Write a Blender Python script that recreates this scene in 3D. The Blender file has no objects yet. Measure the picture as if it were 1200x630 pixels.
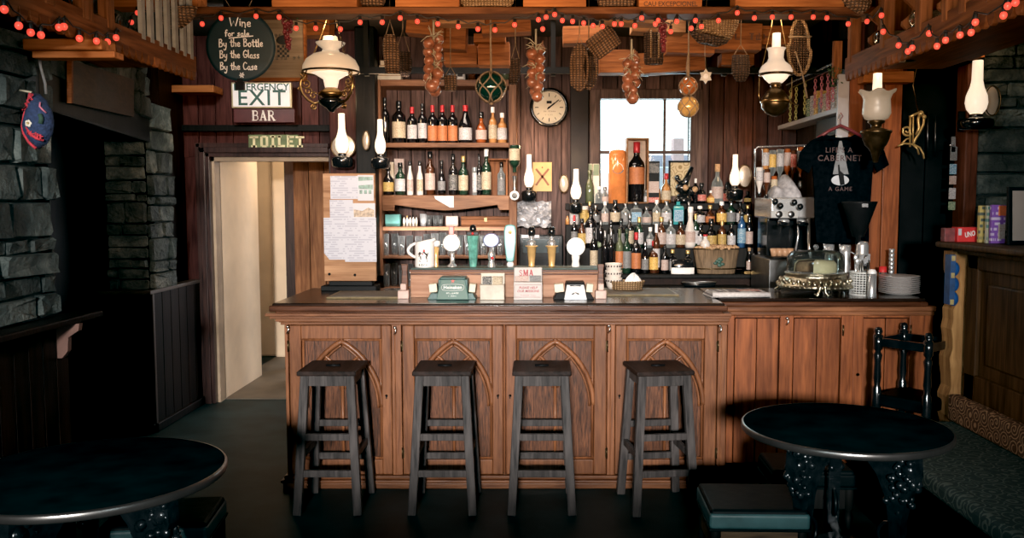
import bpy, bmesh, math, random
from mathutils import Vector, Matrix, Euler
R_ = random.Random(7)
COL = bpy.context.scene.collection
SC = bpy.context.scene
PI = math.pi
F = 1035.0; CU = 630.0; CV = 315.0; CAMZ = 1.55
PITCH = math.atan(80.0 / F)
cp, sp = math.cos(PITCH), math.sin(PITCH)
def ray(u, v):
    xc = (u - CU) / F; yc = (CV - v) / F
    return Vector((xc, cp + yc * sp, -sp + yc * cp))
def P(u, v, Y):
    r = ray(u, v); r = r * (Y / r.y)
    return Vector((r.x, r.y, r.z + CAMZ))
def onz(u, v, Z):
    r = ray(u, v); r = r * ((Z - CAMZ) / r.z)
    return Vector((r.x, r.y, r.z + CAMZ))
def Zat(v, Y): return P(CU, v, Y).z
def Xat(u, Y, v=300): return P(u, v, Y).x
def m(px, Y): return px * Y / F

# ---------------------------------------------------------------- mesh builder
class MB:
    def __init__(s): s.v = []; s.f = []; s.sm = []
    def add(s, vs, fs, smooth=False, mat=None):
        b = len(s.v)
        if mat is not None: vs = [mat @ Vector(x) for x in vs]
        s.v += [Vector(x) for x in vs]
        for f in fs: s.f.append([b + i for i in f]); s.sm.append(smooth)
        return s
    def box(s, x0, x1, y0, y1, z0, z1, mat=None):
        vs = [(x0,y0,z0),(x1,y0,z0),(x1,y1,z0),(x0,y1,z0),(x0,y0,z1),(x1,y0,z1),(x1,y1,z1),(x0,y1,z1)]
        return s.add(vs, [(0,3,2,1),(4,5,6,7),(0,1,5,4),(1,2,6,5),(2,3,7,6),(3,0,4,7)], False, mat)
    def cbox(s, c, sx, sy, sz, rot=None):
        M = Matrix.Translation(Vector(c))
        if rot is not None: M = M @ Euler(rot).to_matrix().to_4x4()
        return s.box(-sx/2, sx/2, -sy/2, sy/2, -sz/2, sz/2, M)
    def beam(s, a, b, w, h, up=(0,0,1)):
        a = Vector(a); b = Vector(b); d = (b - a); L = d.length; d.normalize()
        upv = Vector(up)
        if abs(d.dot(upv)) > .98: upv = Vector((0,1,0))
        x = d.cross(upv).normalized(); z = x.cross(d).normalized()
        M = Matrix(((x.x,d.x,z.x,a.x),(x.y,d.y,z.y,a.y),(x.z,d.z,z.z,a.z),(0,0,0,1)))
        return s.box(-w/2, w/2, 0, L, -h/2, h/2, M)
    def lathe(s, prof, n=20, c=(0,0,0), mat=None, a0=0.0, a1=2*PI, sx=1, sy=1, smooth=True):
        full = abs(a1 - a0 - 2*PI) < 1e-6; k = n if full else n + 1
        vs = []; fs = []
        for r, z in prof:
            for i in range(k):
                a = a0 + (a1 - a0) * i / n
                vs.append((r*math.cos(a)*sx + c[0], r*math.sin(a)*sy + c[1], z + c[2]))
        for j in range(len(prof) - 1):
            for i in range(n):
                i2 = (i + 1) % k
                fs.append((j*k+i, j*k+i2, (j+1)*k+i2, (j+1)*k+i))
        return s.add(vs, fs, smooth, mat)
    def tube(s, pts, r, n=8, closed=False, flat=None):
        pts = [Vector(p) for p in pts]; N = len(pts); vs = []; fs = []
        prev = None
        for i, p in enumerate(pts):
            if closed: d = pts[(i+1) % N] - pts[i-1]
            else: d = pts[min(i+1, N-1)] - pts[max(i-1, 0)]
            if d.length < 1e-9: d = Vector((0,0,1))
            d.normalize()
            if prev is None:
                ref = Vector((0,0,1)) if abs(d.z) < .9 else Vector((0,1,0))
                x = d.cross(ref).normalized()
            else:
                x = prev - d * prev.dot(d)
                x = x.normalized() if x.length > 1e-6 else d.orthogonal().normalized()
            prev = x; y = d.cross(x)
            rr = r[i] if isinstance(r, (list, tuple)) else r
            for k in range(n):
                a = 2*PI*k/n
                vs.append(p + x*math.cos(a)*rr + y*math.sin(a)*rr)
        for i in range(N if closed else N-1):
            for k in range(n):
                i2 = (i+1) % N; k2 = (k+1) % n
                fs.append((i*n+k, i*n+k2, i2*n+k2, i2*n+k))
        if not closed:
            fs.append(tuple(range(n))[::-1]); fs.append(tuple((N-1)*n + k for k in range(n)))
        return s.add(vs, fs, True)
    def sphere(s, c, r, seg=12, rings=8, sc=(1,1,1), mat=None):
        vs = []; fs = []
        for j in range(rings+1):
            t = PI*j/rings
            for i in range(seg):
                a = 2*PI*i/seg
                vs.append((c[0]+r*sc[0]*math.sin(t)*math.cos(a), c[1]+r*sc[1]*math.sin(t)*math.sin(a), c[2]+r*sc[2]*math.cos(t)))
        for j in range(rings):
            for i in range(seg):
                i2 = (i+1) % seg
                fs.append((j*seg+i, (j+1)*seg+i, (j+1)*seg+i2, j*seg+i2))
        return s.add(vs, fs, True, mat)
    def prism(s, poly, y0, y1, mat=None, smooth=False):       # polygon in XZ, extruded along Y
        n = len(poly)
        vs = [(x, y0, z) for x, z in poly] + [(x, y1, z) for x, z in poly]
        fs = [tuple(range(n)), tuple(range(2*n-1, n-1, -1))]
        for i in range(n):
            j = (i+1) % n; fs.append((i, i+n, j+n, j))
        return s.add(vs, fs, smooth, mat)
    def ribbon(s, pts, w, y, mat=None, th=0.0006):                # flat stroke in XZ plane facing -Y, with small thickness
        n = len(pts); L = []; Rr = []
        for i, p in enumerate(pts):
            a = pts[max(i-1,0)]; b = pts[min(i+1,n-1)]
            d = Vector((b[0]-a[0], b[1]-a[1])); d = d.normalized() if d.length > 1e-9 else Vector((1,0))
            nx, nz = -d.y*w/2, d.x*w/2
            e = d * (w*.35 if i == n-1 else (-w*.35 if i == 0 else 0))
            L.append((p[0]+nx+e.x, y, p[1]+nz+e.y)); Rr.append((p[0]-nx+e.x, y, p[1]-nz+e.y))
        fs = [(i, n+i, n+i+1, i+1) for i in range(n-1)]
        return s.add(L + Rr, fs, False, mat)
    def build(s, name, mat, parent=None, origin=None, bevel=0.0, seg=2, sub=0, local=False):
        if parent is not None and not local:
            inv = parent_world(parent).inverted(); vs = [inv @ x for x in s.v]; loc = Vector((0,0,0))
        elif parent is not None: vs = s.v; loc = Vector((0,0,0))
        else:
            if origin is None:
                xs = [x.x for x in s.v]; ys = [x.y for x in s.v]; zs = [x.z for x in s.v]
                origin = Vector(((min(xs)+max(xs))/2, (min(ys)+max(ys))/2, min(zs)))
            loc = Vector(origin); vs = [x - loc for x in s.v]
        me = bpy.data.meshes.new(name)
        me.from_pydata([tuple(x) for x in vs], [], s.f)
        me.polygons.foreach_set('use_smooth', s.sm); me.update()
        bm = bmesh.new(); bm.from_mesh(me)
        bmesh.ops.remove_doubles(bm, verts=bm.verts, dist=1e-6)
        bmesh.ops.recalc_face_normals(bm, faces=bm.faces); bm.to_mesh(me); bm.free()
        if mat: me.materials.append(mat)
        o = bpy.data.objects.new(name, me); COL.objects.link(o); o.location = loc
        if parent is not None: o.parent = parent
        if bevel > 0:
            b = o.modifiers.new('b', 'BEVEL'); b.width = bevel; b.segments = seg; b.limit_method = 'ANGLE'; b.angle_limit = .6
        if sub: d = o.modifiers.new('s', 'SUBSURF'); d.levels = sub; d.render_levels = sub
        return o
def parent_world(o):
    M = Matrix.LocRotScale(o.location, o.rotation_euler, o.scale)
    return parent_world(o.parent) @ M if o.parent else M
def tag(o, label=None, cat=None, group=None, kind=None):
    if label: o['label'] = label
    if cat: o['category'] = cat
    if group: o['group'] = group
    if kind: o['kind'] = kind
    return o
def thing(name, label, cat, loc=(0,0,0), rz=0.0, group=None):
    o = bpy.data.objects.new(name, None); COL.objects.link(o); o.empty_display_size = .05
    o.location = loc; o.rotation_euler = (0,0,rz)
    return tag(o, label, cat, group)
def struct(o): o['kind'] = 'structure'; return o
def copy_tree(o, parent=None):
    c = o.copy(); COL.objects.link(c)
    if parent is not None: c.parent = parent
    for ch in [x for x in bpy.data.objects if x.parent == o]: copy_tree(ch, c)
    return c

# ---------------------------------------------------------------- materials
def _nt(name):
    mt = bpy.data.materials.new(name); mt.use_nodes = True
    nt = mt.node_tree; b = nt.nodes['Principled BSDF']
    return mt, nt, b
def _n(nt, t, **kw):
    n = nt.nodes.new(t)
    for k, v in kw.items():
        if k in n.inputs: n.inputs[k].default_value = v
        else: setattr(n, k, v)
    return n
def c4(c): return (c[0], c[1], c[2], 1)
def ramp(nt, fac, stops):
    r = nt.nodes.new('ShaderNodeValToRGB'); e = r.color_ramp.elements
    e[0].position, e[0].color = stops[0][0], c4(stops[0][1]); e[1].position, e[1].color = stops[-1][0], c4(stops[-1][1])
    for p, c in stops[1:-1]: x = e.new(p); x.color = c4(c)
    nt.links.new(fac, r.inputs[0]); return r.outputs[0]
def sc3(c, k): return tuple(max(0, min(1, x*k)) for x in c)
def mat(name, col, rough=.5, metal=0.0, var=.2, scale=18, bump=0.0, emit=0.0, ecol=None, coat=0.0, alpha=1.0, spec=.5):
    mt, nt, b = _nt(name); L = nt.links
    tc = _n(nt, 'ShaderNodeTexCoord'); no = _n(nt, 'ShaderNodeTexNoise', Scale=scale, Detail=4.0)
    L.new(tc.outputs['Object'], no.inputs['Vector'])
    L.new(ramp(nt, no.outputs['Fac'], [(.3, sc3(col, 1-var)), (.7, sc3(col, 1+var))]), b.inputs['Base Color'])
    b.inputs['Roughness'].default_value = rough; b.inputs['Metallic'].default_value = metal
    b.inputs['Coat Weight'].default_value = coat; b.inputs['Alpha'].default_value = alpha
    b.inputs['Specular IOR Level'].default_value = spec
    if bump:
        bp = _n(nt, 'ShaderNodeBump', Strength=bump, Distance=.01); L.new(no.outputs['Fac'], bp.inputs['Height']); L.new(bp.outputs[0], b.inputs['Normal'])
    if emit:
        b.inputs['Emission Color'].default_value = c4(ecol or col); b.inputs['Emission Strength'].default_value = emit
    return mt
def wood(name, dark, light, axis='z', scale=1.0, rough=.45, island=.35, coat=0.0, bump=.25, knots=True):
    mt, nt, b = _nt(name); L = nt.links
    tc = _n(nt, 'ShaderNodeTexCoord'); mp = _n(nt, 'ShaderNodeMapping')
    s = {'x': (1.2, 14, 14), 'y': (14, 1.2, 14), 'z': (14, 14, 1.2)}[axis]
    mp.inputs['Scale'].default_value = tuple(q*scale for q in s)
    geo = _n(nt, 'ShaderNodeNewGeometry')
    ad = _n(nt, 'ShaderNodeVectorMath', operation='ADD')
    sc_ = _n(nt, 'ShaderNodeVectorMath', operation='SCALE'); sc_.inputs['Scale'].default_value = 37.0
    cb = _n(nt, 'ShaderNodeCombineXYZ')
    for k in range(3): L.new(geo.outputs['Random Per Island'], cb.inputs[k])
    L.new(cb.outputs[0], sc_.inputs[0]); L.new(tc.outputs['Object'], ad.inputs[0]); L.new(sc_.outputs[0], ad.inputs[1])
    L.new(ad.outputs[0], mp.inputs['Vector'])
    n1 = _n(nt, 'ShaderNodeTexNoise', Scale=1.6, Detail=8.0, Distortion=1.6)
    n2 = _n(nt, 'ShaderNodeTexNoise', Scale=6.0, Detail=5.0, Distortion=.3)
    n3 = _n(nt, 'ShaderNodeTexNoise', Scale=2.2, Detail=3.0)
    L.new(mp.outputs[0], n1.inputs['Vector']); L.new(mp.outputs[0], n2.inputs['Vector']); L.new(ad.outputs[0], n3.inputs['Vector'])
    mx = _n(nt, 'ShaderNodeMath', operation='MULTIPLY_ADD'); mx.inputs[1].default_value = .35; L.new(n2.outputs['Fac'], mx.inputs[0]); 
    ms = _n(nt, 'ShaderNodeMath', operation='MULTIPLY'); ms.inputs[1].default_value = .65; L.new(n1.outputs['Fac'], ms.inputs[0]); L.new(ms.outputs[0], mx.inputs[2])
    col = ramp(nt, mx.outputs[0], [(.36, dark), (.5, tuple((a+c)/2 for a, c in zip(dark, light))), (.64, light)])
    hv = _n(nt, 'ShaderNodeHueSaturation'); L.new(col, hv.inputs['Color'])
    mr = _n(nt, 'ShaderNodeMapRange'); mr.inputs['To Min'].default_value = 1-island; mr.inputs['To Max'].default_value = 1+island
    L.new(geo.outputs['Random Per Island'], mr.inputs['Value'])
    mr2 = _n(nt, 'ShaderNodeMapRange'); mr2.inputs['From Min'].default_value = .3; mr2.inputs['From Max'].default_value = .7; mr2.inputs['To Min'].default_value = .7; mr2.inputs['To Max'].default_value = 1.2
    L.new(n3.outputs['Fac'], mr2.inputs['Value'])
    mm = _n(nt, 'ShaderNodeMath', operation='MULTIPLY'); L.new(mr.outputs[0], mm.inputs[0]); L.new(mr2.outputs[0], mm.inputs[1])
    L.new(mm.outputs[0], hv.inputs['Value']); L.new(hv.outputs[0], b.inputs['Base Color'])
    rr = _n(nt, 'ShaderNodeMapRange'); rr.inputs['To Min'].default_value = max(.05, rough-.12); rr.inputs['To Max'].default_value = rough+.15
    L.new(n3.outputs['Fac'], rr.inputs['Value']); L.new(rr.outputs[0], b.inputs['Roughness'])
    bp = _n(nt, 'ShaderNodeBump', Strength=bump, Distance=.004); L.new(mx.outputs[0], bp.inputs['Height']); L.new(bp.outputs[0], b.inputs['Normal'])
    b.inputs['Coat Weight'].default_value = coat; b.inputs['Coat Roughness'].default_value = .2; b.inputs['Specular IOR Level'].default_value = .3 if coat > 0 else .12
    return mt
def stone_mat(name, k=1.0):
    mt, nt, b = _nt(name); L = nt.links
    tc = _n(nt, 'ShaderNodeTexCoord'); geo = _n(nt, 'ShaderNodeNewGeometry')
    n1 = _n(nt, 'ShaderNodeTexNoise', Scale=7.0, Detail=9.0, Roughness=.65); n2 = _n(nt, 'ShaderNodeTexNoise', Scale=38.0, Detail=6.0)
    vo = _n(nt, 'ShaderNodeTexVoronoi', Scale=9.0)
    for q in (n1, n2, vo): L.new(tc.outputs['Object'], q.inputs['Vector'])
    col = ramp(nt, n1.outputs['Fac'], [(.32, sc3((.018,.026,.026), k)), (.5, sc3((.06,.075,.07), k)), (.62, sc3((.13,.145,.13), k)), (.75, sc3((.24,.24,.2), k))])
    hv = _n(nt, 'ShaderNodeHueSaturation'); mr = _n(nt, 'ShaderNodeMapRange'); mr.inputs['To Min'].default_value = .45; mr.inputs['To Max'].default_value = 1.35
    L.new(geo.outputs['Random Per Island'], mr.inputs['Value']); L.new(mr.outputs[0], hv.inputs['Value']); L.new(col, hv.inputs['Color']); L.new(hv.outputs[0], b.inputs['Base Color'])
    ad = _n(nt, 'ShaderNodeMath', operation='ADD'); L.new(n1.outputs['Fac'], ad.inputs[0])
    m2 = _n(nt, 'ShaderNodeMath', operation='MULTIPLY'); m2.inputs[1].default_value = .4; L.new(n2.outputs['Fac'], m2.inputs[0]); L.new(m2.outputs[0], ad.inputs[1])
    bp = _n(nt, 'ShaderNodeBump', Strength=1.0, Distance=.04); L.new(ad.outputs[0], bp.inputs['Height']); L.new(bp.outputs[0], b.inputs['Normal'])
    b.inputs['Roughness'].default_value = .62; b.inputs['Specular IOR Level'].default_value = .35
    return mt
def print_mat(name, base, ink, sx=60, sz=40, thr=.52, rough=.6, emit=0.0):       # printed paper: rows of small unreadable marks
    mt, nt, b = _nt(name); L = nt.links
    tc = _n(nt, 'ShaderNodeTexCoord'); mp = _n(nt, 'ShaderNodeMapping'); mp.inputs['Scale'].default_value = (sx, sx*.2, sz)
    L.new(tc.outputs['Object'], mp.inputs['Vector'])
    sn = _n(nt, 'ShaderNodeVectorMath', operation='SNAP'); sn.inputs[1].default_value = (.2, 5, .5); L.new(mp.outputs[0], sn.inputs[0])
    no = _n(nt, 'ShaderNodeTexNoise', Scale=1.3, Detail=3.0); L.new(sn.outputs[0], no.inputs['Vector'])
    sp_ = _n(nt, 'ShaderNodeSeparateXYZ'); L.new(mp.outputs[0], sp_.inputs[0])
    fr = _n(nt, 'ShaderNodeMath', operation='FRACT'); L.new(sp_.outputs['Z'], fr.inputs[0])
    gt = _n(nt, 'ShaderNodeMath', operation='GREATER_THAN'); gt.inputs[1].default_value = .5; L.new(fr.outputs[0], gt.inputs[0])
    g2 = _n(nt, 'ShaderNodeMath', operation='GREATER_THAN'); g2.inputs[1].default_value = thr; L.new(no.outputs['Fac'], g2.inputs[0])
    mu = _n(nt, 'ShaderNodeMath', operation='MULTIPLY'); L.new(gt.outputs[0], mu.inputs[0]); L.new(g2.outputs[0], mu.inputs[1])
    mx = _n(nt, 'ShaderNodeMix', data_type='RGBA'); mx.inputs[6].default_value = c4(base); mx.inputs[7].default_value = c4(ink)
    L.new(mu.outputs[0], mx.inputs[0]); L.new(mx.outputs[2], b.inputs['Base Color']); b.inputs['Roughness'].default_value = rough
    return mt
def glass(name, tint=(1,1,1), gloss=.35, dens=.25, edge=.0):
    mt, nt, b = _nt(name); L = nt.links; nt.nodes.remove(b); out = nt.nodes['Material Output']
    tr = _n(nt, 'ShaderNodeBsdfTransparent'); tr.inputs[0].default_value = c4(sc3(tint, 1-dens*.6))
    gl = _n(nt, 'ShaderNodeBsdfGlossy', Roughness=.06); gl.inputs['Color'].default_value = (.95,.97,1,1)
    df = _n(nt, 'ShaderNodeBsdfDiffuse'); df.inputs[0].default_value = c4(sc3(tint, .5 if edge == 0 else .85))
    fr = _n(nt, 'ShaderNodeLayerWeight', Blend=gloss)
    m1 = _n(nt, 'ShaderNodeMixShader'); pw = _n(nt, 'ShaderNodeMath', operation='POWER'); pw.inputs[1].default_value = 2.2; L.new(fr.outputs['Facing'], pw.inputs[0]); ma = _n(nt, 'ShaderNodeMath', operation='MULTIPLY_ADD'); ma.inputs[1].default_value = edge; ma.inputs[2].default_value = dens; L.new(pw.outputs[0], ma.inputs[0]); L.new(ma.outputs[0], m1.inputs[0]); L.new(tr.outputs[0], m1.inputs[1]); L.new(df.outputs[0], m1.inputs[2])
    m2 = _n(nt, 'ShaderNodeMixShader'); L.new(fr.outputs['Fresnel'], m2.inputs[0]); L.new(m1.outputs[0], m2.inputs[1]); L.new(gl.outputs[0], m2.inputs[2])
    L.new(m2.outputs[0], out.inputs['Surface'])
    return mt
def wicker(name, dark, light, s=120):
    mt, nt, b = _nt(name); L = nt.links
    tc = _n(nt, 'ShaderNodeTexCoord'); 
    w1 = _n(nt, 'ShaderNodeTexWave', Scale=s/20*1.0, Distortion=1.5); w1.bands_direction = 'Z'; w2 = _n(nt, 'ShaderNodeTexWave', Scale=s/28, Distortion=1.5); w2.bands_direction = 'X'
    L.new(tc.outputs['Object'], w1.inputs['Vector']); L.new(tc.outputs['Object'], w2.inputs['Vector'])
    mu = _n(nt, 'ShaderNodeMath', operation='MULTIPLY'); L.new(w1.outputs['Fac'], mu.inputs[0]); L.new(w2.outputs['Fac'], mu.inputs[1])
    L.new(ramp(nt, mu.outputs[0], [(.05, dark), (.5, light)]), b.inputs['Base Color'])
    bp = _n(nt, 'ShaderNodeBump', Strength=.8, Distance=.01); L.new(mu.outputs[0], bp.inputs['Height']); L.new(bp.outputs[0], b.inputs['Normal'])
    b.inputs['Roughness'].default_value = .6
    return mt
W = {}
W['counter'] = wood('counter_oak', (.15,.052,.021), (.31,.120,.050), 'z', 1.3, .42, .10, .1)
W['counter_x'] = wood('counter_oak_rail', (.13,.045,.018), (.28,.108,.044), 'x', 1.3, .42, .10, .1)
W['burl'] = wood('burl_panel', (.028,.010,.005), (.20,.072,.031), 'z', 3.2, .4, .08, .15, .5)
W['ctop'] = wood('counter_top_dark', (.008,.005,.004), (.030,.015,.010), 'x', .8, .2, .1, .35)
W['edge'] = wood('counter_edge', (.050,.016,.007), (.15,.055,.025), 'x', 1.0, .3, .1, .25)
W['side'] = wood('side_counter_pine', (.13,.033,.009), (.34,.10,.030), 'z', .8, .45, .16, .05)
W['boards'] = wood('wall_boards_brown', (.042,.025,.022), (.15,.090,.078), 'z', .9, .55, .3, 0)
W['boards_red'] = wood('wall_boards_mahogany', (.030,.009,.008), (.095,.033,.028), 'z', .9, .5, .3, .0)
W['boards_dark'] = wood('wall_boards_dark', (.010,.006,.006), (.036,.019,.016), 'z', .9, .45, .3, .1)
W['wainscot'] = wood('wainscot_black_brown', (.006,.0025,.002), (.019,.008,.005), 'z', .9, .5, .25, .0)
W['boards_brown'] = wood('wall_boards_right', (.018,.008,.006), (.075,.031,.023), 'z', .9, .5, .3, 0)
W['orange'] = wood('pine_orange', (.24,.075,.02), (.50,.19,.06), 'x', .9, .55, .2)
W['orange_z'] = wood('pine_orange_upright', (.15,.05,.017), (.33,.125,.045), 'z', .9, .5, .25)
W['beam'] = wood('beam_brown', (.07,.024,.009), (.20,.078,.030), 'x', .8, .55, .2)
W['rack'] = wood('rack_brown', (.075,.024,.008), (.21,.075,.026), 'y', .8, .6, .25)
W['rack_z'] = wood('rack_brown_upright', (.09,.032,.011), (.24,.092,.034), 'z', .8, .6, .25)
W['crate'] = wood('crate_pine', (.13,.042,.013), (.34,.125,.042), 'x', 1.0, .65, .3)
W['crate_pale'] = wood('crate_pale', (.22,.10,.045), (.42,.23,.11), 'x', 1.0, .6, .25)
W['stool'] = wood('stool_grey_black', (.028,.025,.025), (.115,.099,.094), 'z', 1.0, .5, .12, 0)
W['stool_seat'] = wood('stool_seat_dark', (.010,.007,.006), (.045,.027,.022), 'y', 1.0, .5, .1, 0)
W['shelf'] = wood('shelf_wood', (.08,.035,.02), (.24,.115,.06), 'x', 1.0, .5, .15)
W['shelf_z'] = wood('shelf_wood_upright', (.08,.035,.02), (.23,.11,.058), 'z', 1.0, .5, .15)
W['platform'] = wood('tap_platform_wood', (.26,.13,.08), (.44,.26,.175), 'x', .7, .5, .05)
W['jamb'] = wood('jamb_dark', (.012,.006,.006), (.05,.024,.020), 'z', 1.2, .35, .2, .3)
W['corr'] = wood('corridor_boards', (.13,.05,.022), (.32,.145,.065), 'z', .8, .5, .25)
W['post'] = wood('raw_post', (.22,.10,.035), (.48,.26,.10), 'z', .7, .6, .2, 0, .6)
W['settle'] = wood('settle_panel_brown', (.035,.016,.006), (.11,.052,.020), 'z', .9, .55, .15, 0)
W['black'] = wood('black_stained', (.004,.004,.004), (.013,.011,.010), 'z', 1.0, .5, .1, 0)
STONE = stone_mat('slate_stone'); STONE_L = stone_mat('slate_stone_light', 1.5)
MORTAR = mat('mortar_dark', (.018,.024,.023), .9, 0, .4, 25, .5)
PLASTER = mat('corridor_plaster', (.80,.62,.44), .8, 0, .12, 3, .15)
FLOOR = mat('floor_slate', (.009,.021,.023), .55, 0, .6, 4, .12, spec=.2)
CEILM = mat('ceiling_dark', (.02,.013,.010), .8, 0, .4, 6)
BLACK = mat('black_paint', (.006,.006,.0065), .5, 0, .3, 12, spec=.12)
BLACKG = mat('black_gloss', (.006,.007,.008), .16, 0, .3, 12, 0, coat=.5)
IRON = mat('cast_iron_black', (.010,.013,.015), .22, .5, .4, 30, .3)
TABLE = mat('table_top_black', (.006,.010,.011), .4, 0, .4, 8, 0, spec=0.0)
STEEL = mat('polished_steel', (.70,.71,.72), .25, .75, .12, 12)
DSTEEL = mat('dull_steel', (.24,.24,.24), .32, 1.0, .2, 12)
PEWTER = mat('embossed_pewter', (.42,.38,.28), .28, 1.0, .35, 45, .6)
BRASS = mat('old_brass', (.34,.22,.09), .3, 1.0, .3, 20)
DBRASS = mat('dark_brass', (.10,.065,.03), .3, .9, .4, 20)
GOLD = mat('gilt_gold', (.62,.43,.17), .35, .7, .2, 30)
BRASSY = mat('bright_brass', (.85,.54,.22), .28, .45, .15, 20)
WHITE = mat('white_ceramic', (.82,.80,.78), .25, 0, .05, 8)
CREAM = mat('cream_card', (.72,.64,.50), .6, 0, .1, 15)
PAPERW = mat('white_paper', (.52,.52,.55), .7, 0, .05, 10)
TEALL = mat('teal_leather', (.026,.068,.073), .45, 0, .3, 10, .2, spec=.25)
BLACKL = mat('black_leather', (.003,.0045,.005), .5, 0, .3, 14, .2, spec=.05)
GREENM = mat('green_mat', (.012,.045,.038), .5, 0, .3, 30)
TEALG = mat('green_holder', (.03,.085,.078), .4, 0, .15, 10)
REDCAP = mat('red_foil', (.45,.025,.03), .35, .2, .2, 20)
RED = mat('red_card', (.62,.03,.03), .5, 0, .1, 20)
ONION = mat('onion_skin', (.26,.095,.05), .28, 0, .45, 30, .1, coat=.3)
STRAW = mat('dry_stalk', (.42,.38,.27), .7, 0, .3, 20)
ROPE = mat('rope_brown', (.22,.15,.09), .8, 0, .3, 60, .4)
WIRE = mat('wire_black', (.01,.009,.008), .5)
BULB = mat('red_bulb', (.8,.07,.045), .3, 0, .1, 10, 0, .75, (1,.09,.055))
CHIM = mat('lit_chimney_glass', (.85,.76,.66), .3, 0, .03, 4, 0, .75, (1,.80,.60))
OPAL = mat('opal_shade_glass', (.72,.62,.50), .25, 0, .05, 4, 0, .28, (1,.74,.48))
FROST = mat('frosted_bell_glass', (.34,.29,.24), .35, 0, .1, 8, 0, .12, (1,.74,.46))
MIRROR = mat('lamp_mirror', (.60,.50,.40), .3, .3, .15, 8)
GRAPE = mat('grape_skin', (.13,.018,.024), .3, 0, .4, 40)
LEAF = mat('leaf_green', (.05,.09,.035), .6, 0, .3, 30)
WICK = wicker('wicker_brown', (.05,.025,.012), (.30,.17,.09), 480)
WICKL = wicker('wicker_pale', (.14,.08,.035), (.52,.34,.18), 560)
WICKD = wicker('wicker_dark', (.025,.013,.008), (.13,.075,.045), 480)
GWHITE = glass('clear_glass', (.95,.98,.98), .34, .05, 1.0)  # whitish rim painted on the edges in place of bright glints
GDOME = glass('dome_glass', (.75,.85,.85), .22, .02)
GGREEN = mat('dark_green_bottle', (.010,.028,.018), .1, 0, .2, 10, coat=.5)
GBLACK = mat('dark_wine_bottle', (.006,.006,.008), .1, 0, .2, 10, coat=.5)
GBROWN = mat('brown_bottle', (.04,.014,.006), .1, 0, .3, 10, coat=.5)
GAMBER = mat('amber_spirit', (.36,.11,.025), .1, 0, .3, 10, coat=.5)
GGOLD = mat('golden_spirit', (.50,.24,.07), .1, 0, .25, 10, coat=.5)
GCLEAR = mat('clear_spirit_glass', (.20,.24,.25), .08, 0, .4, 14, coat=.6)
GBLUE = mat('blue_bottle', (.03,.09,.18), .1, 0, .3, 10, coat=.5)
GTEAL = mat('teal_bottle', (.03,.20,.22), .15, 0, .3, 10, coat=.5)
GWHITEB = mat('white_bottle', (.62,.58,.54), .25, 0, .1, 10, coat=.3)
GOLIVE = mat('olive_bottle', (.07,.085,.045), .15, 0, .3, 10, coat=.4)
def bglass(name, core, edge, rough=.07):
    mt, nt, b = _nt(name); L = nt.links
    lw = _n(nt, 'ShaderNodeLayerWeight', Blend=.45); tc = _n(nt, 'ShaderNodeTexCoord'); no = _n(nt, 'ShaderNodeTexNoise', Scale=9.0, Detail=2.0); L.new(tc.outputs['Object'], no.inputs['Vector'])
    ad = _n(nt, 'ShaderNodeMath', operation='MULTIPLY_ADD'); ad.inputs[1].default_value = .5; L.new(no.outputs['Fac'], ad.inputs[0]); L.new(lw.outputs['Facing'], ad.inputs[2])
    L.new(ramp(nt, ad.outputs[0], [(.25, core), (.75, edge)]), b.inputs['Base Color']); b.inputs['Roughness'].default_value = rough; b.inputs['Coat Weight'].default_value = .6; b.inputs['Coat Roughness'].default_value = .04
    return mt
GGREEN = bglass('green_bottle_glass', (.012,.035,.020), (.003,.008,.006)); GBLACK = bglass('black_bottle_glass', (.007,.006,.007), (.002,.002,.002)); GBROWN = bglass('brown_bottle_glass', (.07,.022,.008), (.008,.003,.002))
GAMBER = bglass('amber_bottle_glass', (.34,.085,.02), (.05,.012,.005)); GGOLD = bglass('golden_bottle_glass', (.48,.23,.08), (.12,.045,.015)); GCLEAR = bglass('clear_bottle_glass', (.09,.10,.10), (.30,.33,.33))
GBLUE = bglass('blue_bottle_glass', (.03,.09,.2), (.005,.015,.04)); GTEAL = bglass('teal_bottle_glass', (.05,.30,.32), (.01,.10,.11)); GOLIVE = bglass('olive_bottle_glass', (.10,.12,.065), (.025,.03,.018))
LB = {}
for k_, base_, ink_ in (('white', (.52,.50,.50), (.12,.12,.14)), ('cream', (.48,.40,.28), (.14,.10,.06)), ('orange', (.46,.16,.055), (.22,.06,.02)),
                        ('gold', (.48,.33,.10), (.13,.07,.02)), ('black', (.02,.02,.022), (.42,.40,.36)), ('yellow', (.70,.46,.12), (.25,.12,.03)),
                        ('red', (.42,.05,.04), (.6,.5,.4)), ('blue', (.08,.22,.34), (.55,.6,.6)), ('pale', (.45,.37,.33), (.3,.16,.13)), ('green', (.12,.2,.12), (.5,.5,.35)), ('grey', (.20,.20,.20), (.06,.06,.06))):
    LB[k_] = print_mat('label_' + k_, base_, ink_, 330, 150, .5)
CORK = mat('cork', (.45,.28,.15), .8, 0, .3, 60, .3)

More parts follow.
